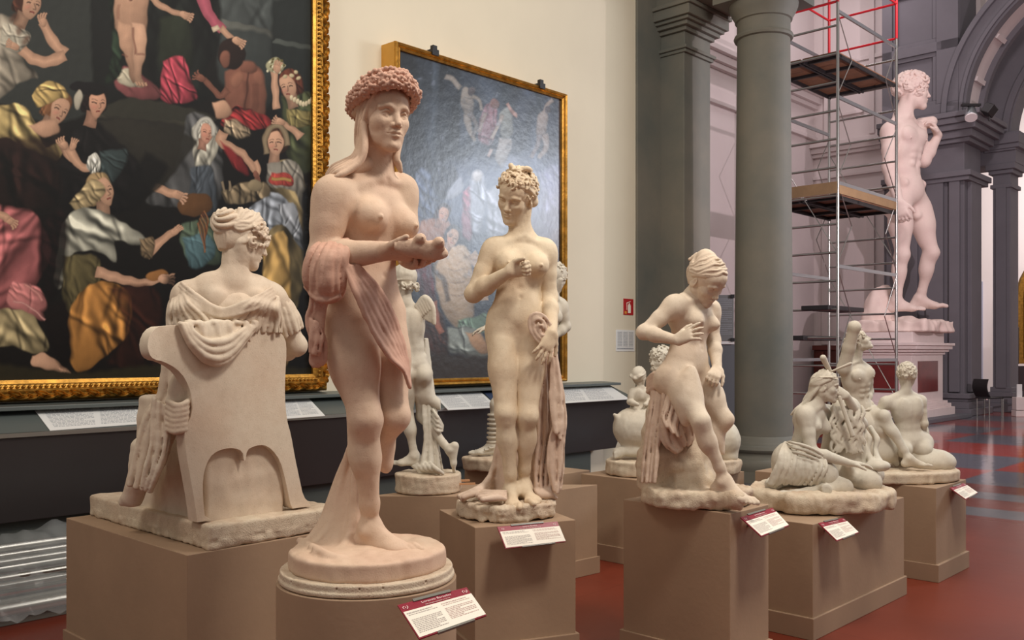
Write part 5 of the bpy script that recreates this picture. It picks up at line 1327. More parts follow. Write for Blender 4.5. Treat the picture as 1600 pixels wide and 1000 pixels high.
r = empty('plinth', (W(574, 0, 3.4)[0], 3.40, 0), 0, 'round brown drum plinth under the woman holding doves', 'plinth')
MB().lathe([(.325, 0), (.325, .676)], (W(574, 0, 3.4)[0], 3.40, 0), 96).build('drum', M['pedestal'], r, True, bevel=.003)
MB().lathe([(.332, 0), (.332, .115)], (W(574, 0, 3.4)[0], 3.40, 0), 96).build('skirting_band', M['pedestal_band'], r, True)
d22 = nrm(A(.484, .2)); pedestal(rect((-.175, 4.376), .53, .54, d22), 'square brown plinth under the woman with a fist at her breast', .672)
pedestal(rect((.992, 4.22), .36, .60), 'brown plinth under the half-seated nymph', .764)
pedestal(rect((1.566, 4.83), 1.25, .85), 'long low brown plinth under the girl playing pipes', .602)
pedestal(rect((2.76, 6.04), .59, 1.30), 'brown plinth under the pair of seated man and boy', .612)
pedestal(rect((1.091, 6.28), .95, .80), 'brown plinth under the satyr group with the beast', .604)
pedestal(((-.02, 5.78), (-.90, 5.80), (-.02+.6, 6.30)), 'wide brown plinth under the small winged youth', .600)
pedestal(rect((.18, 6.62), .60, .75), 'brown plinth under the booted youth', .602)
for f_ in (statue_doves, statue_fist, statue_seated, statue_nymph, statue_cupid, statue_dancer, statue_satyr, statue_piper, statue_pair, statue_colossus):
    f_()
# marble pedestal of the colossus
def marble_pedestal():
    a0, a1, b0, b1 = 20.25, 22.15, 7.40, 8.65
    r = empty('marble_pedestal', R((a0+a1)/2, (b0+b1)/2, 0), 0, 'tall white marble pedestal with red panels under the colossal nude', 'pedestal')
    m = MB()
    for z0, z1, o in ((.08, .26, .20), (.26, .34, .14), (.34, .40, .08), (.40, 1.50, .0), (1.44, 1.50, .04), (1.50, 1.56, .10), (1.56, 1.64, .16), (1.64, 1.70, .20), (1.70, 1.93, .02)): m.rbox(a0-o, a1+o, b0-o, b1+o, z0, z1)
    m.build('marble_body', M['white_marble'], r, bevel=.008)
    m = MB(); m.rbox(a0+.35, a1-.35, b0-.012, b0+.05, .62, 1.30); m.build('red_panel', M['red_marble'], r)
    m = MB(); m.rbox(a0-.012, a0+.05, b0+.28, b1-.28, .62, 1.30); m.build('red_panel', M['red_marble'], r)
    m = MB(); m.rbox(a0-.35, a1+.55, b0-.45, b1+.3, 0, .09); m.build('slate_step', M['slate'], r, bevel=.01)
marble_pedestal()
# ---------------------------------------------------------------- reading rail along the wall
FZ, FB, SL = 1.0, 6.10, .375
def rail():
    ae = 8.41
    r = empty('reading_rail', R(2, 6.35, 0), 0, 'long charcoal reading rail with sloping top along the painting wall', 'lectern rail')
    D2v = np.append(D2, 0)
    m = MB(); m.extr([(FB, FZ-.02), (FB, FZ), (6.52, FZ+SL*(6.52-FB)), (6.59, FZ+SL*(6.52-FB)), (6.59, .42), (6.34, .42)], R(-6, 0, 0), R(ae, 0, 0), D2v)
    m.build('housing', M['lectern'], r, bevel=.004)
    m = MB(); m.extr([(FB-.012, FZ-.022), (FB-.012, FZ+.004), (FB+.0, FZ+.006), (FB+.0, FZ-.025)], R(-6, 0, 0), R(ae+.01, 0, 0), D2v); m.build('front_lip', M['steel'], r)
    m = MB(); m.extr([(6.30, 1.128), (6.30, 1.155), (6.59, 1.165), (6.59, 1.128)], R(-6, 0, 0), R(ae+.05, 0, 0), D2v); m.build('top_ledge', M['lectern_top'], r, bevel=.004)
    m = MB(); m.extr([(FB+.004, FZ+.0075), (6.50, FZ+SL*(6.50-FB)+.006), (6.50, FZ+SL*(6.50-FB)), (FB+.004, FZ)], R(-6, 0, 0), R(ae-.01, 0, 0), D2v); m.build('sloping_top', M['lectern_top'], r)
    m = MB(); m.extr([(6.42, 0), (6.42, .42), (6.59, .42), (6.59, 0)], R(-6, 0, 0), R(ae-.35, 0, 0), D2v); m.build('plinth_panel', simple('grey_plinth_panel', srgb(72, 76, 72), .5), r)
rail()
def onslope(px, py):
    d = np.array([(px-CX)/F, 1, -(py-CY)/F]); o = A(0, 0, EYE+0.0)
    # plane z = FZ + SL*(b-FB) + .009
    bd = d[0]*D2[0]+d[1]*D2[1]; t = (FZ+.009-SL*FB-EYE)/(d[2]-SL*bd); return o+d*t
def panel_text(root, P, rows, mat, rs, name='printed_lines'):
    """P(u,v)->point; rows: list of (u0,u1,v,h) strokes broken into words"""
    m = MB()
    for u0, u1, v, h in rows:
        u = u0
        while u < u1-.004:
            w_ = min(rs.uniform(.012, .045), u1-u); q = [P(u, v), P(u+w_, v), P(u+w_, v+h), P(u, v+h)]
            m.add(q, [(0, 1, 2, 3)]); u += w_+.008
    return m.build(name, mat, root)
def sheet(quad, label, cols=((.06, .46), (.52, .94)), seed=1, title=True):
    """quad: pixel corners (far left, far right, near right, near left) on the slope"""
    q = [onslope(*p_) for p_ in quad]; nz = nrm(np.cross(q[1]-q[0], q[3]-q[0])); nz = nz if nz[2] > 0 else -nz
    P = lambda u, v, o=.0035: lerp(lerp(q[0], q[1], u), lerp(q[3], q[2], u), v)+nz*o
    r = empty('information_sheet', (q[0]+q[2])/2, 0, label, 'sheet', 'white text panels on the reading rail')
    m = MB(); m.add([P(0, 0, -.001), P(1, 0, -.001), P(1, 1, -.001), P(0, 1, -.001), P(0, 0, .003), P(1, 0, .003), P(1, 1, .003), P(0, 1, .003)], [(3, 2, 1, 0), (4, 5, 6, 7), (0, 1, 5, 4), (1, 2, 6, 5), (2, 3, 7, 6), (3, 0, 4, 7)])
    m.build('panel', M['paper'], r)
    rs = random.Random(seed); rows = []
    for u0, u1 in cols:
        if title: rows.append((u0, u0+(u1-u0)*.5, .06, .035))
        for i in range(14): rows.append((u0, u1-(.1 if i % 5 == 4 else 0), .15+.055*i, .022))
    panel_text(r, P, rows, M['paper_ink'], rs)
sheet(((50, 636), (242, 628), (228, 662), (78, 673)), 'white text panel on the reading rail left of the seated woman', seed=1)
sheet(((440, 620), (478, 618), (508, 650), (440, 655)), 'white text panel on the reading rail between the seated woman and the dove holder', ((.1, .45), (.5, .9)), 2)
sheet(((672, 612), (748, 610), (778, 637), (700, 641)), 'white text panel on the reading rail behind the woman with the fist', seed=3)
sheet(((868, 606), (952, 603), (984, 624), (868, 631)), 'white text panel at the far end of the reading rail', ((.05, .4), (.45, .8)), 4, False)
# blue-toned picture card by the third panel
q = [onslope(*p_) for p_ in ((752, 610), (762, 610), (778, 622), (766, 624))]
tag(MB().add([p_+A(0, 0, .003) for p_ in q]+[p_ for p_ in q], [(0, 1, 2, 3), (7, 6, 5, 4), (0, 4, 5, 1), (1, 5, 6, 2), (2, 6, 7, 3), (3, 7, 4, 0)]).build('picture_card', simple('dark_blue_print', srgb(58, 70, 96), .4)), 'small dark blue picture card on the reading rail', 'card')
# ---------------------------------------------------------------- metal rails and film under it
def rails():
    rg = random.Random(4)
    specs = [(5.95, .34, .028), (5.86, .27, .022), (5.78, .33, .018), (5.66, .17, .032), (5.60, .24, .02), (5.48, .09, .035), (5.88, .12, .03), (6.02, .20, .03)]
    for i, (b, z, r_) in enumerate(specs):
        o = MB().tube(R(-1.5, b, z), R(3.7+.3*(i % 3), b+.02*(i % 2), z), r_, 12).build('metal_tube', M['steel'], None, True)
        tag(o, 'long steel tube in the pile wrapped in film under the reading rail', 'tube', 'steel tubes piled below the reading rail')
    for i, (b, z) in enumerate(((5.5, .05), (5.68, .05), (5.84, .05))):
        tag(MB().rbox(-1.4, 4.0, b, b+.14, 0.002, .05).build('timber_batten', simple('grey_batten', srgb(120, 118, 110), .6)), 'grey batten on the floor under the steel tubes', 'batten', 'battens under the steel tubes')
    # crumpled film
    n1, n2 = 160, 26; vs = []; fs = []
    for i in range(n1):
        a = -1.5+5.0*i/(n1-1)
        for j in range(n2):
            t = j/(n2-1); b = 6.10-.72*t; z = .37-.32*t**1.5
            b -= .05*math.sin(t*3.1); w_ = .018*math.sin(a*9+t*7)+.014*math.sin(a*23-t*11)+.010*math.sin(a*51+t*19+math.sin(a*7)*2)+.02*math.sin(a*3.1+t*4)
            p_ = R(a, b-.4*abs(w_), max(z+w_+.03, .012)); vs.append(p_)
    for i in range(n1-1):
        for j in range(n2-1): k = i*n2+j; fs.append((k, k+n2, k+n2+1, k+1))
    tag(mesh_obj('plastic_film', vs, fs, M['plastic'], None, True), 'crumpled clear plastic film draped over the steel tubes', 'plastic sheet')
    for i in range(5):
        m = MB(); a0 = 6.6+.10*i; b = 5.55+.11*i
        m.rbox(6.0, 8.6, b, b+.07, .02+.0*i, .10+.04*(i % 3)); o = m.build('aluminium_profile', M['alu'], bevel=.004)
        tag(o, 'pale aluminium profile stored on the floor at the far end of the reading rail', 'metal profile', 'aluminium profiles below the far end of the rail')
rails()
# ---------------------------------------------------------------- signs on the wall
def wall_pt(px, py, b=6.6): return onb(px, py, b)
def wall_quad(px0, px1, py0, py1, b, t=.004):
    p0 = wall_pt(px0, py0, b); p1 = wall_pt(px1, py0, b); z1 = wall_pt((px0+px1)/2, py1, b)[2]; a0, a1 = p0[0]*D1[0]+p0[1]*D1[1], p1[0]*D1[0]+p1[1]*D1[1]
    return a0, a1, z1, (p0[2]+p1[2])/2
a0, a1, z0, z1 = wall_quad(974, 989, 467, 492, 6.6)
r = empty('fire_extinguisher_sign', R((a0+a1)/2, 6.597, z0), 0, 'red fire extinguisher sign with a white pictogram on the cream wall', 'sign')
MB().rbox(a0, a1, 6.594, 6.60, z0, z1).build('plate', simple('sign_red', srgb(176, 26, 30), .4), r)
w_ = a1-a0; h_ = z1-z0; m = MB(); A_ = lambda u, v: R(a0+w_*u, 6.5925, z0+h_*v)
m.add([A_(*q) for q in ((.42, .12), (.72, .12), (.72, .58), (.66, .66), (.62, .70), (.62, .74), (.52, .74), (.52, .70), (.48, .66), (.42, .58))], [tuple(range(10))])
m.add([A_(*q) for q in ((.48, .76), (.70, .82), (.70, .87), (.46, .80))], [(0, 1, 2, 3)]); m.add([A_(*q) for q in ((.28, .30), (.34, .30), (.34, .72), (.50, .76), (.50, .80), (.28, .76))], [tuple(range(6))])
m.build('pictogram', M['card'], r); 
m = MB(); m.add([A_(*q) for q in ((.08, .06), (.30, .06), (.30, .22), (.08, .22))], [(0, 1, 2, 3)]); m.build('yellow_mark', simple('sign_yellow', srgb(220, 150, 50), .5), r)
a0, a1, z0, z1 = wall_quad(962, 991, 515.5, 549, 6.6)
r = empty('wall_notice', R((a0+a1)/2, 6.597, z0), 0, 'grey-white printed notice below the red sign on the cream wall', 'notice')
MB().rbox(a0, a1, 6.595, 6.60, z0, z1).build('sheet', M['paper'], r)
rs = random.Random(5); P = lambda u, v, o=0: R(a0+(a1-a0)*u, 6.593, z1-(z1-z0)*v)
panel_text(r, P, [(.08+.3*c_, .32+.3*c_, .10+.07*i, .03) for i in range(10) for c_ in range(3)]+[(.06, .94, .84, .06)], M['paper_ink'], rs, 'printed_plan')
# ---------------------------------------------------------------- standing text board between pier and column
Yb = 13.2; x0, x1 = (1112-CX)/F*Yb, (1143-CX)/F*Yb+.03
r = empty('text_board', ((x0+x1)/2, Yb, 0), 0, 'dark grey standing board with pale text between the pier and the column', 'board')
MB().box(((x0+x1)/2, Yb, (zat(461, Yb)+zat(533, Yb))/2), (x1-x0, .03, zat(461, Yb)-zat(533, Yb))).build('text_plate', simple('board_grey', srgb(116, 116, 116), .5), r, bevel=.004)
MB().box(((x0+x1)/2, Yb+.03, zat(538, Yb)/2), (x1-x0+.04, .05, zat(538, Yb))).build('lower_panel', simple('board_base', srgb(98, 100, 104), .5), r, bevel=.004)
MB().box(((x0+x1)/2, Yb, zat(535.5, Yb)), (x1-x0, .04, .03)).build('white_strip', M['paper'], r)
m = MB()
for xx, yy in ((x1-.02, 463), (x1-.02, 531)): m.box((xx, Yb-.02, zat(yy, Yb)), (.05, .03, .05))
m.build('corner_clip', M['dark'], r)
P = lambda u, v, o=0: A(x0+(x1-x0)*u, Yb-.017, lerp(zat(461, Yb), zat(533, Yb), v))
panel_text(r, P, [(.08, .92-.2*(i % 6 == 5), .08+.04*i, .014) for i in range(21) if i % 7 != 6], M['paper_ink'], random.Random(3), 'pale_text')
# ---------------------------------------------------------------- scaffold tower and far things
def scaffold():
    B = A(5.616, 16.0); d1 = D1; d2 = D2; Lg = 2.62; Wd = 1.35
    corner = {'B': B, 'A': B+d1*Lg, 'D': B+d2*Wd, 'C': B+d1*Lg+d2*Wd}
    r = empty('scaffold_tower', (*((corner['B']+corner['C'])/2), 0), 0, 'steel scaffold tower with two decks and red guard rails beside the colossal nude', 'scaffold')
    v3 = lambda q, z: A(q[0], q[1], z)
    top = {'B': 7.55, 'A': 7.55, 'C': 6.9, 'D': 7.4}
    for k_ in 'BADC': MB().tube(v3(corner[k_], 0), v3(corner[k_], top[k_]), .027, 12).build('upright', M['steel'], r, True)
    for k_, z1 in (('B', 9.0), ('A', 9.0), ('C', 9.0), ('D', 9.0)): MB().tube(v3(corner[k_], top[k_]-.02), v3(corner[k_], z1), .027, 12).build('red_upright', M['red_paint'], r, True)
    for pr in ('BD', 'AC'):
        z = .28
        while z < 7.3:
            MB().tube(v3(corner[pr[0]], z), v3(corner[pr[1]], z), .021, 10).build('rung', M['steel'], r, True); z += .49
    for z, prs in ((7.55, ('BD', 'AC')), (8.22, ('BD', 'AC', 'BA', 'DC')), (8.75, ('BD', 'AC'))):
        for pr in prs:
            MB().tube(v3(corner[pr[0]], z), v3(corner[pr[1]], z), .022, 10).build('guard_rail', M['red_paint'], r, True)
    for z in (7.38, 5.90, 4.42, 2.98, 1.35):
        for pr in ('BA', 'DC'):
            m = MB(); a_, b_ = corner[pr[0]], corner[pr[1]]; m.extr([(-.015, -.03), (.015, -.03), (.015, .03), (-.015, .03)], v3(a_, z), v3(b_, z), (*D2, 0)); m.build('ledger', M['alu'], r)
    for z0, z1, pr in ((5.95, 7.35, 'BA'), (4.5, 5.8, 'AB'), (3.05, 4.4, 'BA'), (1.4, 2.95, 'AB'), (4.5, 5.8, 'DC'), (3.05, 4.4, 'CD')):
        a_, b_ = corner[pr[0]], corner[pr[1]]; mid = lerp(a_, b_, .22)
        MB().path([v3(a_, z0), v3(mid, (z0+z1)/2), v3(a_, z1)], .009, 8).build('brace', M['steel'], r, True)
        mid = lerp(a_, b_, .80); MB().path([v3(b_, z0), v3(mid, (z0+z1)/2), v3(b_, z1)], .009, 8).build('brace', M['steel'], r, True)
    for pr, z0, z1 in (('AC', .6, 3.0), ('BD', 3.2, 5.4), ('AC', 3.2, 5.5)):
        MB().tube(v3(corner[pr[0]], z0), v3(corner[pr[1]], z1), .009, 8).build('brace', M['steel'], r, True)
    def deck(z, n, toe, mat, lo, a_in=.0):
        dk = None
        m = MB(); c0 = B+d1*.02; wd = Wd/n
        for i in range(n):
            o = wd*i; q = [c0+d2*(o+.02), c0+d2*(o+wd-.02)]
            pts = [q[0], q[0]+d1*(Lg-.04), q[1]+d1*(Lg-.04), q[1]]; m.prism([tuple(t) for t in pts], z-.02, z+.0)
        dk = m.build('deck', mat, r)
        m = MB()
        for i in range(n):
            for o in (wd*i+.02, wd*(i+1)-.05):
                q = c0+d2*o; m.prism([tuple(t) for t in (q, q+d1*(Lg-.04), q+d1*(Lg-.04)+d2*.03, q+d2*.03)], z-.09, z-.02)
            for t in (.05, .33, .66, .93):
                q = c0+d2*(wd*i+.02)+d1*Lg*t; m.prism([tuple(x) for x in (q, q+d1*.06, q+d1*.06+d2*(wd-.06), q+d2*(wd-.06))], z-.075, z-.02)
        m.build('deck_frame', lo, dk)
        if toe:
            m = MB(); h = .20
            for s_, e_, off in ((corner['B'], corner['D'], d1*-.02), (corner['B'], corner['A'], -d2*.0), (corner['A'], corner['C'], d1*.02)):
                dd = nrm(e_-s_); nn = A(-dd[1], dd[0])*.012
                m.prism([tuple(t) for t in (s_+off+nn, s_+off-nn, e_+off-nn, e_+off+nn)], z, z+h)
            m.build('toe_board', M['board'], r)
    deck(6.70, 2, False, M['ply'], M['dark']); deck(4.24, 2, True, M['ply'], M['dark'])
    # low black planks
    m = MB()
    for z, o in ((2.28, .1), (1.76, .55)):
        q = B+d2*o-d1*.15; m.prism([tuple(t) for t in (q, q+d1*1.5, q+d1*1.5+d2*.5, q+d2*.5)], z-.05, z+.03)
    m.build('black_plank', M['dark'], r, bevel=.01)
    for k_ in 'BADC':
        m = MB(); m.lathe([(.10, 0), (.10, .012), (.02, .02), (.02, .3)], v3(corner[k_], 0), 16); m.build('base_plate', M['steel'], r)
scaffold()
# ---------------------------------------------------------------- far small things
def spot(px, py, Y, mat, lab, nm, aim=(-.5, -1, -.6)):
    c = W(px, py, Y); r = empty(nm, c, 0, lab, 'lamp')
    d = nrm(aim); m = MB(); m.tube(c-d*.16, c+d*.10, .10, 20, .14); m.build('lamp_housing', mat, r, True, bevel=.01)
    m = MB(); m.tube(c+d*.10, c+d*.13, .13, 20); m.build('lens', simple('lamp_glass_'+nm, srgb(230, 225, 225), .2), r, True)
    m = MB(); m.box(c+A(0, .0, .20), (.42, .10, .05)); m.tube(c, c+A(0, 0, .2), .02); m.build('bracket', M['dark'], r)
spot(1517, 178, 21.0, M['alu'], 'silver spotlight fixed on the cornice of the dark pier', 'spotlight', (-.25, -.6, -1))
Yq = 21.2; c = W(1546, 172, Yq); r = empty('floodlight', c, 0, 'black square floodlight on the cornice beside the silver spotlight', 'lamp')
Mx = Matrix.Rotation(.5, 3, 'X') @ Matrix.Rotation(.4, 3, 'Y')
MB().box(c, (.26, .22, .24), .5, Mx).build('lamp_housing', M['dark'], r, bevel=.02); MB().tube(c, c-A(0, 0, .25), .02).build('bracket', M['dark'], r)
# arched gilded altarpiece on the far wall
Yg = 26.5; x0 = (1591-CX)/F*Yg
r = empty('altarpiece', (x0+1.0, Yg, 0), 0, 'gilded round-topped altarpiece at the edge of the far hall', 'painting')
def arch_poly(x0_, x1_, z0_, z1_, n=16):
    c_ = (x0_+x1_)/2; h = (x1_-x0_)/2; return [(x0_, z0_), (x1_, z0_)]+[(c_+h*math.cos(t), z1_+h*1.1*math.sin(t)) for t in np.linspace(0, PI, n)]
def slab_xz(poly, y, t, name, mat, parent):
    n = len(poly); vs = [(x, y, z) for x, z in poly]+[(x, y+t, z) for x, z in poly]
    return MB().add(vs, [tuple(range(n)), tuple(range(2*n-1, n-1, -1))]+[(i, n+i, n+(i+1) % n, (i+1) % n) for i in range(n)]).build(name, mat, parent)
zb = zat(571, Yg); slab_xz(arch_poly(x0, x0+2.2, zb+.05, 3.1), Yg, .12, 'gilded_frame', M['gold'], r); slab_xz(arch_poly(x0+.16, x0+2.04, zb+.2, 3.1), Yg-.02, .03, 'painted_panel', simple('old_panel', srgb(70, 52, 40), .4, noise=.5, nscale=3), r)
MB().box((x0-.12, Yg, zat(540, Yg)), (.24, .12, 1.05)).build('side_relief_panel', simple('dark_relief', srgb(86, 70, 46), .5, noise=.5, nscale=9, bump=.6, bscale=9), r, bevel=.01)
tag(MB().box((x0+.9, Yg+.2, zb/2-.02), (2.6, .6, zb)).build('altar_table', simple('dark_cloth_wood', srgb(46, 34, 36), .6)), 'dark altar table under the round-topped altarpiece', 'table')
# red extinguisher
c = W(1583, 626, 23.4); c[2] = 0
r = empty('fire_extinguisher', (c[0]+.35, 24.6, 0), 0, 'red fire extinguisher standing beside the farther pier', 'fire extinguisher'); c = A(c[0]+.35, 24.6, 0)
MB().lathe([(.09, .0), (.10, .03), (.10, .62), (.07, .72), (.03, .75)], c, 24).build('cylinder', M['red_paint'], r, True); MB().tube(c+A(0, 0, .72), c+A(0, 0, .82), .03).box(c+A(.04, 0, .82), (.14, .03, .03)).build('valve', M['dark'], r)
# black curved chair and glass barrier
c = A((1535-CX)/F*21.4, 21.4, 0)
r = empty('stacking_chair', c, .3, 'black plastic chair with curved back by the far pier', 'chair')
def curved(c, w_, h0, h1, name, mat, parent):
    vs = []; fs = []; n = 10
    for k_ in (0, 1):
        for i in range(n+1):
            t = i/n; z = h0+(h1-h0)*t; o = -.07*math.sin(t*PI)*1+.03*k_
            for sx in (-1, 1): vs.append(c+A(-.02+o-.06*(t-.5), sx*w_/2, z))
    q = 2*(n+1)
    for i in range(n):
        fs += [(2*i, 2*i+1, 2*i+3, 2*i+2), (q+2*i+2, q+2*i+3, q+2*i+1, q+2*i), (2*i, 2*i+2, q+2*i+2, q+2*i), (2*i+1, q+2*i+1, q+2*i+3, 2*i+3)]
    fs += [(0, q, q+1, 1), (2*n, 2*n+1, q+2*n+1, q+2*n)]
    return MB().add(vs, fs).build(name, mat, parent, True)
curved(c, .42, .46, .88, 'backrest', M['dark'], r)
MB().box(c+A(.2, 0, .44), (.42, .42, .03)).build('seat', M['dark'], r, bevel=.01)
for sx in (.02, .38):
    for sy in (-.18, .18): MB().tube(c+A(sx, sy, 0), c+A(sx, sy, .44), .012).build('leg', M['steel'], r, True)
r = empty('barrier', (12.1, 22.0, 0), 0, 'low barrier of thin posts and a dark rail before the farther pier', 'barrier')
m = MB(); m.box((12.15, 22.2, .42), (2.2, .05, .03)); m.build('rail', M['dark'], r)
for x in (11.3, 11.75, 12.2, 12.65, 13.1): MB().tube((x, 22.2, 0), (x, 22.2, .42), .012).build('post', M['steel'], r, True)
c = A((1594-CX)/F*21.6, 21.6, 0)
r = empty('ticket_stand', c, 0, 'small white stand with a card on top at the barrier', 'stand')
MB().box(c+A(0, 0, .30), (.28, .2, .30)).build('box', M['white_marble'], r, bevel=.01); MB().box(c+A(0, 0, .07), (.30, .22, .14)).build('foot', M['white_marble'], r, bevel=.01); MB().box(c+A(-.02, 0, .60), (.12, .02, .30)).build('card_holder', M['paper'], r)
# chairs stacked before the choir stall
c = R(22.9, 9.6, 0)
for i in range(3):
    cc = c+A(.45*i-.4, .05*i, 0); r = empty('tubular_chair', cc, .2, 'chrome tube chair frame in front of the dark red bench', 'chair', 'chrome chairs before the bench')
    MB().path([cc+A(-.15, 0, .02), cc+A(-.15, 0, 1.05), cc+A(-.11, 0, 1.12), cc+A(.11, 0, 1.12), cc+A(.15, 0, 1.05), cc+A(.15, 0, .02)], .014).build('back_frame', M['steel'], r, True)
    MB().box(cc+A(0, .18, .46), (.34, .36, .03)).build('seat', M['dark'], r, bevel=.01)
    for sx in (-.15, .15): MB().tube(cc+A(sx, .34, 0), cc+A(sx, .34, .46), .014).build('leg', M['steel'], r, True)
# ---------------------------------------------------------------- label stands on the plinths
def placard(quad, Y0, label, name='Lorenzo Bartolini', seed=1, detail=True, planes=None):
    """quad: pixel corners TL TR BR BL with depths"""
    q = [W(x, y, Y) for (x, y), Y in zip(quad, Y0)]; nz = nrm(np.cross(q[1]-q[0], q[3]-q[0])); nz = nz if nz[2] > 0 else -nz
    eye = A(0, 0, EYE); d_ = q[2]-eye; q[2] = eye+d_*(np.dot(q[0]-eye, nz)/np.dot(d_, nz))     # keep the plate flat
    P = lambda u, v, o=.0: lerp(lerp(q[0], q[1], u), lerp(q[3], q[2], u), v)+nz*o
    r = empty('label_stand', (q[0]+q[2])/2, 0, label, 'label')
    def plate(u0, u1, v0, v1, o0, o1, nm, mat):
        vs = [P(u, v, o) for o in (o0, o1) for u, v in ((u0, v0), (u1, v0), (u1, v1), (u0, v1))]
        return MB().add(vs, [(3, 2, 1, 0), (4, 5, 6, 7), (0, 1, 5, 4), (1, 2, 6, 5), (2, 3, 7, 6), (3, 0, 4, 7)]).build(nm, mat, r)
    plate(0, 1, 0, 1, -.006, -.001, 'backing_plate', M['wine']); plate(.012, 1.0, .24, .975, -.001, .001, 'white_card', M['card'])
    plate(.22, .76, -.04, .035, -.004, .003, 'clip', M['clear_clip']); plate(.27, .82, .97, 1.02, -.008, .0, 'clip', M['clear_clip'])
    rs = random.Random(seed)
    rows = [(.04, .40, .30, .028), (.05, .46, .36, .018)]+[(.05, .47-(.1 if i % 4 == 3 else 0), .50+.045*i, .020) for i in range(9)]
    panel_text(r, lambda u, v: P(u, v, .0018), rows, M['ink_soft'], rs, 'printed_text')
    rows = [(.53, .90, .30, .028), (.54, .94, .36, .018)]+[(.54, .95-(.2 if i % 4 == 2 else 0), .46+.045*i, .020) for i in range(8)]
    panel_text(r, lambda u, v: P(u, v, .0018), rows, M['ink_wine'], rs, 'printed_text')
    # red heading: name in white, ornament in the corners
    ft = bpy.data.curves.new('heading', 'FONT'); ft.body = name; ft.align_x = 'CENTER'; ft.align_y = 'CENTER'; ft.size = 1.0
    to = bpy.data.objects.new('heading', ft); COL.objects.link(to); bpy.context.view_layer.update()
    me = bpy.data.meshes.new_from_object(to.evaluated_get(bpy.context.evaluated_depsgraph_get())); bpy.data.objects.remove(to)
    wid = np.linalg.norm(q[1]-q[0]); hei = np.linalg.norm(q[3]-q[0]); sc = hei*.085
    for v in me.vertices:
        p_ = P(.52+v.co.x*sc/wid, .105-v.co.y*sc/hei, .0012)-root_loc(r); v.co = Vector(p_)
    me.materials.clear(); me.materials.append(M['ink_white']); o = bpy.data.objects.new('heading_text', me); COL.objects.link(o); o.parent = r
    for u0 in (.07, .93):
        m = MB(); ar = hei/wid; pts = [(0, .035), (.03, .02), (.035, -.01), (.015, -.04), (-.02, -.03), (-.03, 0), (-.01, .02), (.012, .0), (0, -.015)]
        for (xa, ya), (xb, yb) in zip(pts[:-1], pts[1:]):
            k_ = 1.5; w1 = .006; pa = (u0+xa*ar*k_, .12-ya*k_); pb = (u0+xb*ar*k_, .12-yb*k_)
            m.add([P(pa[0]-w1*ar, pa[1], .0015), P(pb[0]-w1*ar, pb[1], .0015), P(pb[0]+w1*ar, pb[1]+w1, .0015), P(pa[0]+w1*ar, pa[1]+w1, .0015)], [(0, 1, 2, 3)])
        m.build('corner_ornament', M['ink_white'], r)
    rows = [(.34, .70, .185, .018)]; panel_text(r, lambda u, v: P(u, v, .0012), rows, M['ink_wine'], rs, 'subtitle')
    # bracket holding it to the plinth
    c_ = P(.5, .45, -.01); back = nrm(P(.5, 0)-P(.5, 1)); back = nrm(A(back[0], back[1], 0)); MB().tube(P(.35, .1, -.008), P(.35, .1, -.01)+back*.04-A(0, 0, .05), .006).tube(P(.65, .1, -.008), P(.65, .1, -.01)+back*.04-A(0, 0, .05), .006).build('bracket', M['clear_clip'], r)
placard(((621, 945), (729, 917), (760, 961), (655, 998)), (3.02, 3.13, 2.98, 2.88), 'wine-red and white label on the round plinth of the dove holder')
placard(((777, 823), (871, 814.5), (884, 846), (790, 857)), (4.37, 4.51, 4.42, 4.28), 'wine-red and white label on the plinth of the woman with the fist', seed=2)
placard(((1157, 808), (1207, 793), (1233, 821), (1190, 838)), (4.24, 4.42, 4.30, 4.13), 'wine-red and white label on the plinth of the half-seated nymph', seed=3)
placard(((1279, 817), (1318, 809), (1342, 832), (1308, 845)), (4.86, 5.00, 4.86, 4.74), 'wine-red and white label on the plinth of the pipe player', seed=4)
placard(((1484, 762), (1506, 754.5), (1528, 770), (1509, 780)), (6.20, 6.38, 6.22, 6.06), 'wine-red and white label on the plinth of the man and boy', seed=5)
# wooden scraps on the plinth of the winged youth
o = MB().box(W(722, 752, 6.05)+A(0, 0, .004), (.10, .02, .012), .35).build('wood_wedge', simple('raw_wood', srgb(190, 140, 100), .7)); tag(o, 'small wooden wedge lying beside the drum base of the winged youth', 'wedge', 'wedges on the plinth')
o = MB().box(W(728, 757, 5.95)+A(0, 0, .004), (.12, .018, .012), .2).build('wood_wedge', bpy.data.materials['raw_wood']); tag(o, 'small wooden wedge lying nearest the edge of the winged youth plinth', 'wedge', 'wedges on the plinth')
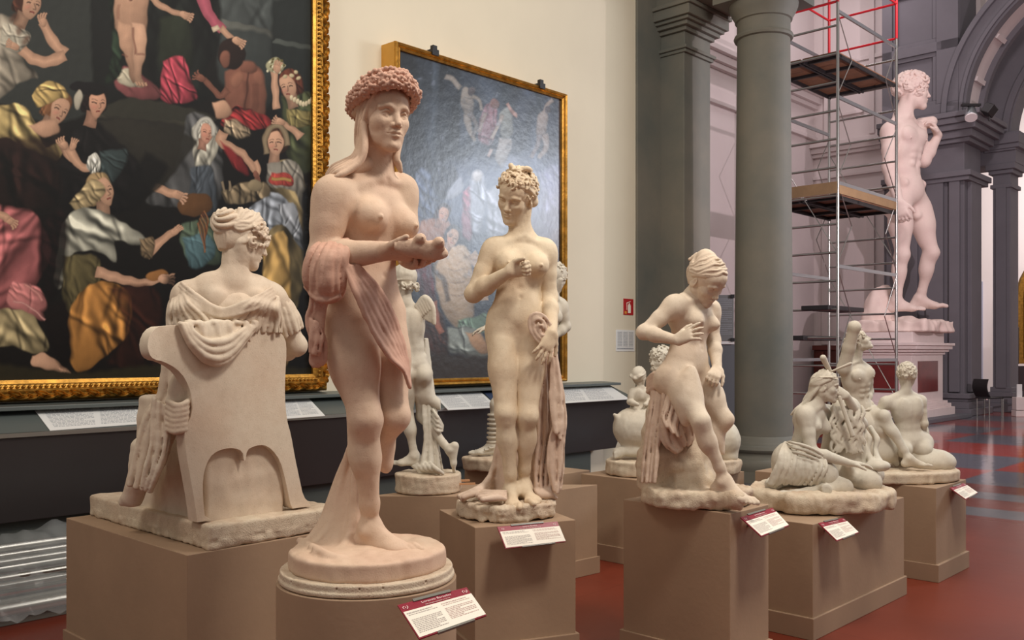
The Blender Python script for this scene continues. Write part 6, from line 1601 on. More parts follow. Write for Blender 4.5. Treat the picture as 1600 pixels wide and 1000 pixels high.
# ---------------------------------------------------------------- paintings
def paint_mat(name, rough, coat=0, bump=.15, spec=.5):
    m, nt, b = newmat(name); L = nt.links.new
    at = N(nt, 'ShaderNodeAttribute'); at.attribute_name = 'Col'; L(at.outputs['Color'], b.inputs['Base Color'])
    b.inputs['Roughness'].default_value = rough; b.inputs['Specular IOR Level'].default_value = spec
    tc = N(nt, 'ShaderNodeTexCoord'); n = N(nt, 'ShaderNodeTexNoise', Scale=14.0, Detail=6.0); L(tc.outputs['Object'], n.inputs['Vector'])
    bp = N(nt, 'ShaderNodeBump', Strength=bump, Distance=.02); L(n.outputs[0], bp.inputs['Height']); L(bp.outputs[0], b.inputs['Normal'])
    return m
class Canvas:
    """a flat painted panel on the wall; drawn in the frame of the photograph's columns and rows"""
    def __init__(s, px0, px1, z0, z1, b, na, nz, bg):
        s.b = b; a0, _ = ray_b(px0, b); a1, _ = ray_b(px1, b)
        s.av = np.linspace(a0, a1, na); s.zv = np.linspace(z0, z1, nz); AA, ZZ = np.meshgrid(s.av, s.zv, indexing='ij')
        X = AA*D1[0]+b*D2[0]; Y = AA*D1[1]+b*D2[1]; s.X, s.Yw, s.Z = X, Y, ZZ
        s.x = CX+F*X/Y; s.y = CY+F*(EYE-ZZ)/Y; s.c = np.zeros((na, nz, 3)); s.c[:] = srgb(*bg); s.na, s.nz = na, nz; s.seed = 1
        # wobble the drawing frame slightly, like brushwork
        s.x = s.x+1.2*np.sin(s.y*.21+np.sin(s.x*.13)*2)*.6; s.y = s.y+.8*np.sin(s.x*.27+s.y*.05)
    def _mask_poly(s, pts, soft):
        P = np.array(catmull(list(pts)+[pts[0]], 5))[:-1] if len(pts) > 3 else np.array(pts, float)
        lo = P.min(0)-soft*2-2; hi = P.max(0)+soft*2+2
        m = (s.x > lo[0]) & (s.x < hi[0]) & (s.y > lo[1]) & (s.y < hi[1]); x = s.x[m]; y = s.y[m]
        ins = np.zeros(x.shape, bool); dist = np.full(x.shape, 1e9)
        n = len(P)
        for i in range(n):
            a, b = P[i], P[(i+1) % n]
            c = ((a[1] > y) != (b[1] > y)); t = (y-a[1])/((b[1]-a[1]) if b[1] != a[1] else 1e-9); ins ^= c & (x < a[0]+t*(b[0]-a[0]))
            ab = b-a; L = max(ab@ab, 1e-9); tt = np.clip(((x-a[0])*ab[0]+(y-a[1])*ab[1])/L, 0, 1); dist = np.minimum(dist, (x-a[0]-tt*ab[0])**2+(y-a[1]-tt*ab[1])**2)
        d = np.sqrt(dist)*np.where(ins, 1, -1); return m, np.clip(.5+d/(2*soft), 0, 1), d, x, y
    def poly(s, pts, col, soft=1.2, fold=0, ang=60, fs=.25, edge=.50, lit=(-.6, -.8), al=1.0):
        pts = [A(*p) for p in pts]; m, a, d, x, y = s._mask_poly(pts, soft)
        if x.size == 0: return s
        c = np.tile(np.array(srgb(*col)), (x.size, 1)); cx = np.mean([p[0] for p in pts]); cy = np.mean([p[1] for p in pts]); R_ = max(np.ptp([p[0] for p in pts]), np.ptp([p[1] for p in pts]), 1)
        sh = 1+edge*((x-cx)*lit[0]+(y-cy)*lit[1])/R_*1.4-edge*.55*np.exp(-np.maximum(d, 0)/(R_*.07))
        if fold:
            t = math.radians(ang); pv_ = A(cx-math.cos(t)*R_*.95, cy-math.sin(t)*R_*.95); th = np.arctan2(y-pv_[1], x-pv_[0]); rr_ = np.hypot(x-pv_[0], y-pv_[1])/R_
            K = 5+fs*R_*.42; K = min(K, 16); q = (th-t)*K+.5*np.sin(rr_*4+cx)+.35*np.sin(rr_*9+th*6+cy); f = .5-np.abs(np.sin(q+cx))**.75
            f = f*.75+.35*np.sin(q*2.4+rr_*3+cy); sh = sh*(1+fold*.6*f*np.clip(.5+rr_*.4, .4, 1))
            rg_ = random.Random(int(cx*13+cy*7)); bx0, bx1, by0, by1 = x.min(), x.max(), y.min(), y.max()
            for _ in range(int(8+R_*.10)):
                sx_, sy_ = rg_.uniform(bx0, bx1), rg_.uniform(by0, by1); ta = t+rg_.uniform(-.75, .75); ln = R_*rg_.uniform(.18, .55); cv_ = rg_.uniform(-.012, .012); w_ = max(1.0, R_*.018*rg_.uniform(.6, 1.6))
                uu = (x-sx_)*math.cos(ta)+(y-sy_)*math.sin(ta); ww = -(x-sx_)*math.sin(ta)+(y-sy_)*math.cos(ta)+cv_*uu*uu*20/max(R_, 20); en = np.exp(-(uu/ln)**4); wl = w_*(1+.9*np.abs(uu)/ln)
                sh = sh*(1-fold*1.7*np.exp(-(ww/wl)**2)*en)*(1+fold*1.3*np.exp(-((ww+2.1*wl)/(wl*1.3))**2)*en)
        c = c*np.clip(sh, .12, 2.2)[:, None]; a = (a*al)[:, None]; s.c[m] = s.c[m]*(1-a)+np.clip(c, 0, 1)*a; return s
    def line(s, pts, w, col, soft=.8, al=1.0, edge=.42, w1=None):
        Q = catmull(pts, 5) if len(pts) > 2 else [A(*p) for p in pts]; n = len(Q); L = []; Rr = []
        for i, p in enumerate(Q):
            t = nrm(np.array(Q[min(i+1, n-1)])-np.array(Q[max(i-1, 0)])); nn = A(-t[1], t[0]); ww = (w+((w if w1 is None else w1)-w)*i/(n-1))/2; L.append(p+nn*ww); Rr.append(p-nn*ww)
        P_ = L+Rr[::-1]; m, a, d, x, y = s._mask_poly.__func__(s, P_, soft) if False else s._raw(P_, soft)
        if x.size == 0: return s
        c = np.array(srgb(*col))[None, :]*np.clip(1+edge*(d/(w/2+.5)-.6), .3, 1.5)[:, None]; a = (a*al)[:, None]; s.c[m] = s.c[m]*(1-a)+np.clip(c, 0, 1)*a; return s
    def _raw(s, P_, soft):
        P = np.array(P_, float); lo = P.min(0)-soft*2-2; hi = P.max(0)+soft*2+2
        m = (s.x > lo[0]) & (s.x < hi[0]) & (s.y > lo[1]) & (s.y < hi[1]); x = s.x[m]; y = s.y[m]; ins = np.zeros(x.shape, bool); dist = np.full(x.shape, 1e9); n = len(P)
        for i in range(n):
            a, b = P[i], P[(i+1) % n]; c = ((a[1] > y) != (b[1] > y)); t = (y-a[1])/((b[1]-a[1]) if b[1] != a[1] else 1e-9); ins ^= c & (x < a[0]+t*(b[0]-a[0]))
            ab = b-a; L = max(ab@ab, 1e-9); tt = np.clip(((x-a[0])*ab[0]+(y-a[1])*ab[1])/L, 0, 1); dist = np.minimum(dist, (x-a[0]-tt*ab[0])**2+(y-a[1]-tt*ab[1])**2)
        return m, np.clip(.5+np.sqrt(dist)*np.where(ins, 1, -1)/(2*soft), 0, 1), np.sqrt(dist)*np.where(ins, 1, -1), x, y
    def ell(s, cx, cy, rx, ry, col, rot=0, soft=1.2, edge=.4, lit=(-.6, -.8), al=1.0):
        t = math.radians(rot); pts = [(cx+rx*math.cos(q)*math.cos(t)-ry*math.sin(q)*math.sin(t), cy+rx*math.cos(q)*math.sin(t)+ry*math.sin(q)*math.cos(t)) for q in np.linspace(0, 2*PI, 13)[:-1]]
        return s.poly(pts, col, soft, edge=edge, lit=lit, al=al)
    def face(s, cx, cy, r, skin, hair, yaw=0, tilt=0, hairc=None, veil=None):
        """yaw -1..1: the way the head looks; tilt in degrees"""
        t = math.radians(tilt); T = lambda u, v: (cx+r*(u*math.cos(t)-v*math.sin(t)), cy+r*(u*math.sin(t)+v*math.cos(t)))
        s.poly([T(-.85-.25*yaw, -.2), T(-.6-.2*yaw, -1.15), T(.1-.2*yaw, -1.4), T(.75-.2*yaw, -1.05), T(.95-.3*yaw, -.1), T(.7-.4*yaw, .7), T(-.7-.4*yaw, .7)], hair, 1.5, fold=.25, ang=70+tilt, fs=14/r*.25)
        s.line([T(-.1-.1*yaw, .6), T(-.15-.15*yaw, 1.7)], r*.85, [int(c*.82) for c in skin])
        s.poly([T(-.62+.12*yaw, -.35), T(-.40+.2*yaw, -.85), T(.2+.2*yaw, -.9), T(.60+.14*yaw, -.4), T(.58+.14*yaw, .25), T(.25+.25*yaw, .88), T(-.05+.3*yaw, 1.0), T(-.42+.2*yaw, .6)], skin, 1.0, edge=.35)
        dk = [int(c*.42) for c in skin]
        for sx in (-1, 1):
            ex = sx*.29+.30*yaw; sc = 1-.5*max(0, sx*yaw)
            s.line([T(ex-.16*sc, -.06), T(ex, -.11), T(ex+.16*sc, -.05)], r*.10, dk, .5, .85); s.line([T(ex-.2*sc, -.26), T(ex, -.33), T(ex+.2*sc, -.25)], r*.06, dk, .5, .6)
        s.line([T(.05+.35*yaw, -.1), T(.10+.48*yaw, .25), T(-.02+.42*yaw, .30)], r*.08, [int(c*.7) for c in skin], .6, .8)
        s.line([T(-.14+.38*yaw, .52), T(.03+.42*yaw, .50), T(.17+.38*yaw, .53)], r*.11, (150, 66, 58), .6, .9)
        s.ell(*T(-.25+.3*yaw, .22), r*.22, r*.16, (206, 120, 104), soft=3, al=.35)
        if veil:
            s.line([T(-.75-.2*yaw, .8), T(-.85-.2*yaw, -.4), T(-.45-.1*yaw, -1.2), T(.2, -1.35), T(.75-.1*yaw, -.8), T(.85-.2*yaw, .2)], r*.42, veil, 1.2, edge=.4)
        return s
    def hand(s, x, y, ang, r, skin, spread=.35, n=4):
        """painted hand: palm and fingers pointing along ang (degrees)"""
        t = math.radians(ang); ux, uy = math.cos(t), math.sin(t)
        s.ell(x+ux*r*.6, y+uy*r*.6, r*.95, r*.66, skin, ang, soft=.8)
        for i in range(n):
            a = t+(i-(n-1)/2)*spread*.5; o = (i-(n-1)/2)*r*.30; bx, by = x+ux*r*1.2-uy*o, y+uy*r*1.2+ux*o; L = r*(1.1-.12*abs(i-1.4))
            s.line([(bx, by), (bx+math.cos(a)*L*.6, by+math.sin(a)*L*.6), (bx+math.cos(a+.25)*L, by+math.sin(a+.25)*L)], r*.34, skin, .6)
        a = t-1.0; s.line([(x+ux*r*.3+uy*r*.4, y+uy*r*.3-ux*r*.4), (x+ux*r*.9+math.cos(a)*r*.7, y+uy*r*.9+math.sin(a)*r*.7)], r*.36, skin, .6)
        return s
    def noise(s, amp, f=3.0, seed=0, stripes=0):
        rg = np.random.RandomState(seed); o = np.zeros(s.x.shape)
        for j in range(9):
            a, b, p, q = rg.normal(size=4); o += np.sin((s.x*a+s.y*b)*.04*f*(1+j*.5)+p*6+2*np.sin((s.x*b-s.y*a)*.02*f+q*5))/(1+j*.35)
        s.c *= np.clip(1+amp*o/3+rg.normal(size=s.x.shape)*amp*.22, .3, 2)[..., None]
        return s
    def build(s, name, mat, parent):
        na, nz = s.na, s.nz; v = np.stack([s.X, s.Yw, s.Z], -1).reshape(-1, 3); i, j = np.meshgrid(np.arange(na-1), np.arange(nz-1), indexing='ij'); k_ = (i*nz+j).ravel()
        f = np.stack([k_, k_+nz, k_+nz+1, k_+1], 1)
        o = mesh_obj(name, v, f, mat, parent, True); at = o.data.color_attributes.new('Col', 'FLOAT_COLOR', 'POINT')
        c = np.ones((na*nz, 4), np.float32); c[:, :3] = np.clip(s.c, 0, 1).reshape(-1, 3); at.data.foreach_set('color', c.ravel()); return o
def moulding(m, prof, a0, a1, z0, z1, sides='LRTB'):
    """mitred frame: prof = [(outward distance from the opening, projection towards the room)] ; the wall side is b"""
    def corner(w): return [(a0-w, z0-w), (a1+w, z0-w), (a1+w, z1+w), (a0-w, z1+w)]
    n = len(prof); vs = []
    for w, b in prof:
        for a, z in corner(w): vs.append(R(a, b, z))
    fs = []
    for i in range(n-1):
        for j in range(4): fs.append((4*i+j, 4*i+(j+1) % 4, 4*i+4+(j+1) % 4, 4*i+4+j))
    m.add(vs, fs); return m
SK = (206, 164, 132); SKD = (150, 100, 78)
def big_painting():
    b = 6.52; a1, Y1 = ray_b(488, b); z0 = zat(585, Y1)+.0; z0 = 1.305
    r = empty('framed_painting', R(a1-2, 6.58, 1.2), 0, 'large dark religious painting of robed figures in a carved gold frame', 'painting')
    cv = Canvas(-60, 489, z0-.01, 4.75, b, 760, 640, (30, 25, 21)); P, E, L_, Fc = cv.poly, cv.ell, cv.line, cv.face
    # architecture
    P([(-60, -40), (150, -40), (148, 170), (-60, 170)], (70, 74, 70), 3, edge=.1); P([(150, 160), (300, 190), (300, 215), (150, 185)], (84, 80, 66), 2, edge=.1)
    P([(160, 175), (330, 205), (330, 245), (240, 275), (200, 230)], (60, 56, 48), 3, edge=.2); P([(140, -40), (200, -40), (200, 150), (150, 150)], (40, 42, 40), 3)
    P([(335, -40), (500, -40), (500, 60), (430, 62), (340, 40)], (88, 94, 92), 3, edge=.3, fold=.10, ang=90, fs=.10); P([(340, 28), (432, 50), (430, 62), (342, 42)], (118, 120, 112), 1); P([(342, 44), (425, 62), (420, 170), (345, 130)], (74, 80, 78), 3)
    P([(425, 0), (500, 10), (500, 180), (430, 170)], (52, 58, 56), 3); P([(430, 60), (500, 74), (500, 80), (430, 68)], (98, 104, 98), 1)
    # platform steps and central dark mantle
    P([(205, 150), (300, 170), (330, 190), (150, 178)], (70, 68, 56), 2, edge=.1)
    P([(240, -40), (330, -40), (345, 60), (320, 110), (330, 150), (280, 165), (235, 120), (225, 20)], (30, 34, 30), 3, fold=.3, ang=80, fs=.12)
    P([(250, 30), (290, 20), (300, 100), (250, 110)], (66, 74, 52), 4, al=.7)
    P([(255, 95), (285, 88), (300, 130), (308, 155), (270, 162), (250, 150)], (186, 62, 86), 1.5, fold=.4, ang=60, fs=.35)
    P([(172, 110), (200, 105), (250, 140), (240, 156), (190, 146)], (160, 92, 92), 1.5, fold=.15, fs=.9); P([(176, 112), (205, 108), (225, 135), (190, 132)], (206, 196, 170), 1.5, fold=.2)
    P([(170, -10), (190, 0), (196, 60), (190, 112), (165, 130), (175, 80)], (58, 78, 58), 2, fold=.35, ang=80, fs=.25)
    # standing child
    P([(182, -40), (228, -40), (230, 30), (224, 60), (184, 50), (178, 10)], SK, 1.5); P([(184, 34), (206, 42), (208, 80), (214, 120), (206, 128), (196, 90), (186, 66)], SK, 1.3); P([(206, 36), (226, 40), (228, 80), (220, 118), (230, 132), (212, 132), (208, 90)], (214, 172, 140), 1.3)
    L_([(226, -20), (250, 8), (286, 24)], 13, SK, w1=8); L_([(308, -30), (325, 20), (348, 48)], 20, (196, 96, 118), w1=15); L_([(344, 44), (358, 56), (368, 66)], 11, SK, w1=6); L_([(332, 46), (342, 42)], 8, (220, 200, 170))
    # left woman in grey
    P([(-60, 20), (10, 24), (40, 50), (34, 90), (60, 120), (30, 130), (-60, 190)], (168, 158, 140), 1.8, fold=.22, ang=55, fs=.22); Fc(46, 6, 24, SK, (96, 56, 34), .75, 15)
    L_([(66, 34), (84, 66), (102, 84)], 15, SK, w1=17); L_([(102, 86), (76, 96), (52, 92), (28, 72)], 19, SK, w1=17); P([(4, 34), (34, 44), (48, 60), (28, 82), (2, 70)], (196, 188, 168), 1.5, fold=.25, ang=40, fs=.3)
    # woman in yellow turban
    P([(-60, 160), (20, 166), (60, 190), (100, 200), (96, 290), (-60, 300)], (46, 34, 30), 3, fold=.2); Fc(90, 172, 23, SK, (150, 104, 60), .7, 25)
    P([(50, 150), (62, 132), (88, 128), (108, 150), (88, 156), (60, 168)], (206, 178, 106), 1.3, fold=.3, ang=20, fs=.45)
    P([(-20, 170), (30, 162), (52, 186), (70, 230), (100, 218), (90, 250), (40, 230), (10, 215), (-30, 215)], (196, 174, 112), 1.5, fold=.3, ang=50, fs=.25); P([(44, 196), (84, 186), (92, 206), (66, 214)], SK, 1.5)
    # man-in-black cap figure
    P([(118, 200), (165, 185), (205, 215), (225, 290), (200, 330), (110, 330), (90, 270)], (30, 26, 26), 3, fold=.3); Fc(150, 162, 22, (214, 164, 132), (48, 32, 26), .55, 8); E(138, 138, 30, 10, (36, 30, 32), 8); E(122, 156, 6, 16, (196, 188, 168), 10)
    L_([(98, 226), (108, 244), (122, 252)], 14, SK, w1=10); L_([(108, 232), (124, 258), (146, 264)], 15, SK, w1=12); P([(138, 244), (152, 240), (158, 262), (146, 274), (136, 262)], (214, 212, 200), 1, fold=.35, ang=80, fs=.9); P([(156, 236), (200, 236), (182, 280), (160, 286)], (70, 84, 84), 2, fold=.3)
    # nun
    P([(292, 180), (310, 176), (340, 200), (348, 260), (336, 320), (236, 320), (238, 300), (262, 280), (280, 240)], (104, 104, 104), 1.8, fold=.28, ang=75, fs=.20); P([(300, 200), (312, 188), (336, 196), (340, 236), (320, 268), (304, 258)], (190, 186, 170), 1.4, fold=.25, ang=80, fs=.3)
    Fc(321, 208, 16, (214, 160, 132), (190, 186, 172), .6, 5, veil=(196, 192, 180)); P([(298, 262), (330, 262), (338, 330), (300, 330)], (88, 96, 104), 2, fold=.2, ang=90, fs=.3); L_([(240, 290), (256, 298), (274, 304)], 13, SK)
    # seated man with bare back
    P([(352, 112), (380, 100), (408, 110), (416, 150), (408, 190), (370, 190), (352, 160)], SKD, 2, edge=.4); E(362, 84, 22, 25, (58, 36, 28)); E(352, 92, 8, 14, SKD); L_([(356, 140), (345, 150), (330, 136), (318, 122)], 12, SKD, w1=7)
    P([(352, 180), (372, 166), (420, 184), (420, 200), (380, 202), (345, 196)], (170, 36, 40), 1.3, fold=.35, ang=20, fs=.4); P([(350, 186), (376, 190), (392, 210), (372, 216), (352, 204)], (180, 160, 130), 2, fold=.4, fs=.9)
    P([(332, 160), (352, 158), (362, 178), (340, 186)], SK, 1.5); L_([(350, 206), (346, 222), (378, 240), (400, 268)], 17, SK, w1=10); L_([(398, 252), (404, 266), (400, 276)], 8, SK); P([(344, 220), (380, 250), (390, 274), (366, 262)], (150, 30, 36), 2, fold=.3)
    # woman with flowers
    P([(440, 150), (488, 150), (489, 260), (455, 262), (444, 200)], (86, 92, 62), 2, fold=.25, ang=70); Fc(452, 136, 20, SK, (122, 66, 40), -.55, -14); L_([(470, 214), (462, 206), (440, 190)], 14, SK, w1=8); L_([(428, 110), (430, 140), (432, 170)], 11, SK)
    E(430, 102, 14, 12, (180, 176, 140)); rg = random.Random(3)
    for i in range(26): E(418+rg.random()*26, 92+rg.random()*22, 2.2, 2.2, (220, 214, 180) if i % 2 else (120, 110, 60), soft=.8)
    for i in range(9): E(456+4.6*i, 152+10*math.sin(i/8*PI), 2.6, 4.2, (220, 206, 170), soft=.8)
    P([(448, 170), (486, 176), (486, 196), (452, 196)], (150, 138, 84), 1.5, fold=.25)
    # woman with the plate: long figure
    P([(420, 258), (445, 250), (470, 270), (486, 330), (480, 420), (440, 540), (410, 540), (420, 420), (415, 320)], (140, 124, 86), 1.8, fold=.22, ang=85, fs=.25); Fc(431, 224, 20, (214, 170, 138), (92, 60, 38), -.1, 0, veil=(156, 138, 108))
    P([(418, 256), (462, 252), (478, 300), (480, 350), (460, 300), (420, 290)], (150, 144, 132), 1.5, fold=.25, ang=70); P([(424, 270), (454, 272), (456, 290), (422, 286)], (190, 70, 52), 1.2, fold=.15); L_([(424, 279), (455, 281)], 5, (186, 150, 70))
    P([(385, 330), (420, 300), (452, 318), (470, 380), (440, 350), (400, 372), (380, 350)], (150, 156, 164), 1.5, fold=.3, ang=60, fs=.22); P([(432, 320), (462, 322), (474, 392), (446, 350)], (160, 164, 170), 1.5, fold=.3, ang=80)
    P([(412, 380), (448, 372), (452, 560), (412, 560)], (190, 156, 84), 2, fold=.25, ang=90, fs=.22)
    E(388, 300, 30, 13, (150, 130, 96), -10, fold=0) if False else E(385, 302, 34, 14, (146, 128, 96), -14)
    # child angel in armour / helmet
    E(305, 320, 28, 18, (120, 84, 40), -10); P([(284, 350), (330, 340), (346, 372), (352, 410), (300, 410), (282, 380)], (96, 112, 92), 1.8, fold=.3, ang=60); P([(285, 372), (325, 366), (336, 400), (300, 420)], (96, 128, 134), 2, fold=.15)
    # kneeling woman in the middle with shawl
    Fc(160, 300, 23, SK, (176, 150, 104), .85, -14, veil=None); P([(108, 318), (132, 290), (150, 280), (166, 300), (146, 318), (124, 330)], (186, 166, 122), 1.4, fold=.3, ang=20, fs=.4)
    P([(96, 350), (122, 326), (160, 330), (190, 346), (228, 372), (214, 384), (180, 376), (182, 410), (150, 392), (110, 400), (96, 448), (84, 440)], (176, 174, 158), 1.5, fold=.32, ang=35, fs=.24)
    P([(98, 400), (150, 400), (156, 440), (126, 490), (100, 480)], (108, 98, 62), 2, fold=.2); L_([(150, 424), (190, 436), (222, 442), (252, 436)], 18, SK, w1=9); L_([(228, 400), (252, 376), (272, 362)], 17, SK, w1=10); E(246, 430, 18, 8, (170, 120, 50), -10); P([(218, 374), (240, 372), (238, 404), (222, 398)], (140, 120, 90), 1.5, fold=.3)
    P([(140, 444), (170, 440), (204, 462), (200, 520), (170, 552), (128, 582), (108, 560), (104, 510), (116, 470)], (190, 136, 34), 1.6, fold=.30, ang=70, fs=.16); P([(170, 450), (240, 450), (262, 520), (262, 570), (170, 570), (196, 520)], (70, 34, 18), 4, fold=.25, al=.8)
    # pink robe at far left
    P([(-60, 300), (30, 320), (56, 335), (80, 390), (60, 440), (30, 480), (-60, 490)], (176, 104, 104), 1.8, fold=.25, ang=-50, fs=.13); P([(20, 440), (64, 452), (72, 500), (30, 486), (10, 470)], (202, 130, 126), 1.5, fold=.2, ang=50)
    P([(14, 482), (48, 490), (68, 520), (76, 546), (50, 552), (10, 540), (-60, 560), (-60, 490)], (176, 160, 118), 1.6, fold=.3, ang=70, fs=.2); P([(50, 556), (70, 552), (104, 576), (100, 582), (66, 576), (48, 568)], SK, 1.2)
    L_([(207, 44), (209, 60), (212, 84)], 3, SKD, 1.4, .8); L_([(190, 84), (200, 90)], 3, SKD, 1.2, .6); L_([(214, 84), (226, 86)], 3, SKD, 1.2, .6); E(205, -2, 3, 3, SKD); L_([(186, 8), (184, 30)], 4, SKD, 2, .5)
    for i in range(4): L_([(212+5*i, 128), (215+5*i, 134)], 3, SK, .7)
    H = cv.hand
    H(284, 22, 20, 9, SK); H(366, 62, 25, 9, SK); H(68, 40, -100, 9, SK); H(28, 74, 200, 9, SK); H(102, 232, -120, 9, SK, .5); H(112, 232, -70, 8, SK, .4); H(272, 303, 20, 10, SK, .6); H(318, 124, 205, 8, SKD, .8)
    H(432, 112, -80, 8, SK, .3); H(442, 192, 200, 8, SK, .5); H(250, 436, 0, 11, SK, .5); H(270, 364, -40, 8, SK, .2); H(10, 342, 30, 9, SK, .5); H(400, 270, 80, 7, SKD, .2)
    for i in range(4): L_([(92+4*i, 574+2*i), (98+4*i, 580+1.5*i)], 3.2, SK, .6)
    for x_, y_, a_ in ((384, 128, 1), (398, 132, 1)): L_([(x_, y_), (x_+2, y_+24), (x_-2, y_+46)], 7, (120, 76, 58), 3, .6)
    E(370, 124, 9, 13, (176, 124, 96), 20, 3, al=.7); E(404, 122, 8, 12, (168, 116, 90), -20, 3, al=.6); L_([(388, 110), (386, 140), (382, 172)], 2.5, (90, 54, 42), 1.4, .8)
    P([(380, 96), (396, 96), (400, 112), (378, 112)], SKD, 2)
    for x_, y_ in ((456, 118), (466, 122), (446, 120), (462, 112)): E(x_, y_, 3.5, 3, (206, 190, 150), soft=1)
    for q_ in ((62, 24), (70, 44), (80, 60)): E(q_[0]-40, q_[1]+4, 5, 8, (120, 74, 44), 30, 3, al=.6)
    P([(150, 188), (214, 188), (300, 214), (298, 236), (240, 300), (214, 250)], (64, 60, 50), 2.5, edge=.3, al=.9); P([(228, 236), (262, 262), (236, 296), (206, 330), (196, 300)], (24, 20, 18), 4, al=.9)
    for q_ in ((60, 235, 40, 20, 15), (30, 250, 50, 26, 40)): E(q_[0], q_[1], q_[2], q_[3], (60, 34, 28), q_[4], 6, al=.7)
    P([(62, 340), (100, 330), (104, 400), (84, 470), (64, 440)], (34, 16, 16), 4, fold=.3, al=.9); P([(260, 430), (300, 440), (300, 560), (250, 560)], (26, 18, 16), 5, al=.8)
    P([(346, 300), (384, 284), (416, 286), (420, 306), (392, 316), (356, 318)], (142, 126, 98), 1.6, fold=.35, fs=.8); L_([(352, 300), (346, 284)], 4, (150, 134, 108)); L_([(360, 298), (358, 282)], 4, (150, 134, 108)); E(398, 290, 12, 9, (160, 144, 112)); 
    for i in range(7): L_([(318-1.6*i, 330+3*i), (326-1.6*i, 344+5*i), (320, 358+6*i)], 2.2, (120, 74, 40) if i % 2 else (166, 112, 60), 1)
    P([(470, 300), (489, 290), (489, 480), (474, 420)], (28, 24, 24), 4, fold=.3); P([(64, 486), (100, 470), (108, 500), (112, 560), (90, 566)], (30, 18, 14), 4)
    L_([(38, 446), (52, 452), (66, 470)], 4, (214, 150, 140), 1, .8); L_([(20, 470), (44, 478), (70, 500)], 3, (214, 160, 150), 1, .8)
    P([(-60, 560), (120, 582), (250, 570), (489, 578), (489, 620), (-60, 620)], (62, 56, 34), 4, edge=.1); P([(-60, 230), (70, 240), (96, 300), (60, 330), (-60, 300)], (50, 30, 26), 4, fold=.3)
    L_([(-20, 330), (4, 336), (12, 344)], 12, SK); cv.noise(.07, 3, 2); cv.c = cv.c**1.28*.95; gr = cv.c.mean(2, keepdims=True); cv.c = cv.c*.80+gr*.20
    cv.build('canvas', paint_mat('varnished_canvas', .5, bump=.04, spec=.2), r)
    # frame
    a0 = ray_b(-60, b)[0]; zt = 4.74; m = MB(); w0, w1 = .0, .125
    prof = [(-.012, b+.01), (-.012, 6.495), (.012, 6.485), (.020, 6.475), (.044, 6.468), (.050, 6.46), (.058, 6.452)]; moulding(m, prof, a0, a1, z0, zt); prof2 = [(.058, 6.452), (.110, 6.47), (.128, 6.50), (.132, 6.60)]; moulding(m, prof2, a0, a1, z0, zt)
    m.build('frame', M['gold'], r)
    # bead row
    m = MB(); rb = .013
    def bead(a, z):
        c = R(a, 6.462, z); vs = []; n = 6
        for i in range(n):
            t = 2*PI*i/n; vs.append(c+R(rb*math.cos(t), 0, rb*math.sin(t)*1.0)*1.0)
        for i in range(n):
            t = 2*PI*i/n; vs.append(c+R(rb*.6*math.cos(t), -.011, rb*.6*math.sin(t)))
        vs.append(c+R(0, -.015, 0)); m.add(vs, [(i, (i+1) % n, n+(i+1) % n, n+i) for i in range(n)]+[(n+i, n+(i+1) % n, 2*n) for i in range(n)])
    z = z0
    while z < zt: bead(a1+.030, z); z += .036
    a = a1-.0
    while a > a0: bead(a, z0-.030); a -= .036
    m.build('bead_moulding', M['gold'], r, True)
    # carved leaves
    m = MB(); rg = random.Random(2)
    def leaf(a, z, da, dz, L, wd):
        u = A(da, dz); w_ = A(-dz, da); vs = []; fs = []; n = 5
        for i in range(n+1):
            t = i/n; c = A(a, z)+u*L*t; wv = wd*math.sin(PI*min(t*.9+.08, 1))**.7; bb = 6.452-.020*math.sin(t*PI)-.004
            for k_, o in ((-1, .012), (-.45, -.004), (0, .006), (.45, -.004), (1, .012)):
                q = c+w_*wv*k_; vs.append(R(q[0], bb+o, q[1]))
        for i in range(n):
            for j in range(4): fs.append((5*i+j, 5*i+j+1, 5*i+6+j, 5*i+5+j))
        m.add(vs, fs)
    z = z0-.09
    while z < zt: leaf(a1+.082, z, .35*(1 if int(z*20) % 2 else -1), .94, .085, .022); leaf(a1+.105, z+.03, -.5, .86, .06, .014); z += .055
    a = a1+.08
    while a > a0: leaf(a, z0-.085, -.94, .30*(1 if int(a*20) % 2 else -1), .085, .022); leaf(a-.03, z0-.105, -.86, .5, .06, .014); a -= .055
    m.build('carved_leaves', M['gold'], r, True)
big_painting()
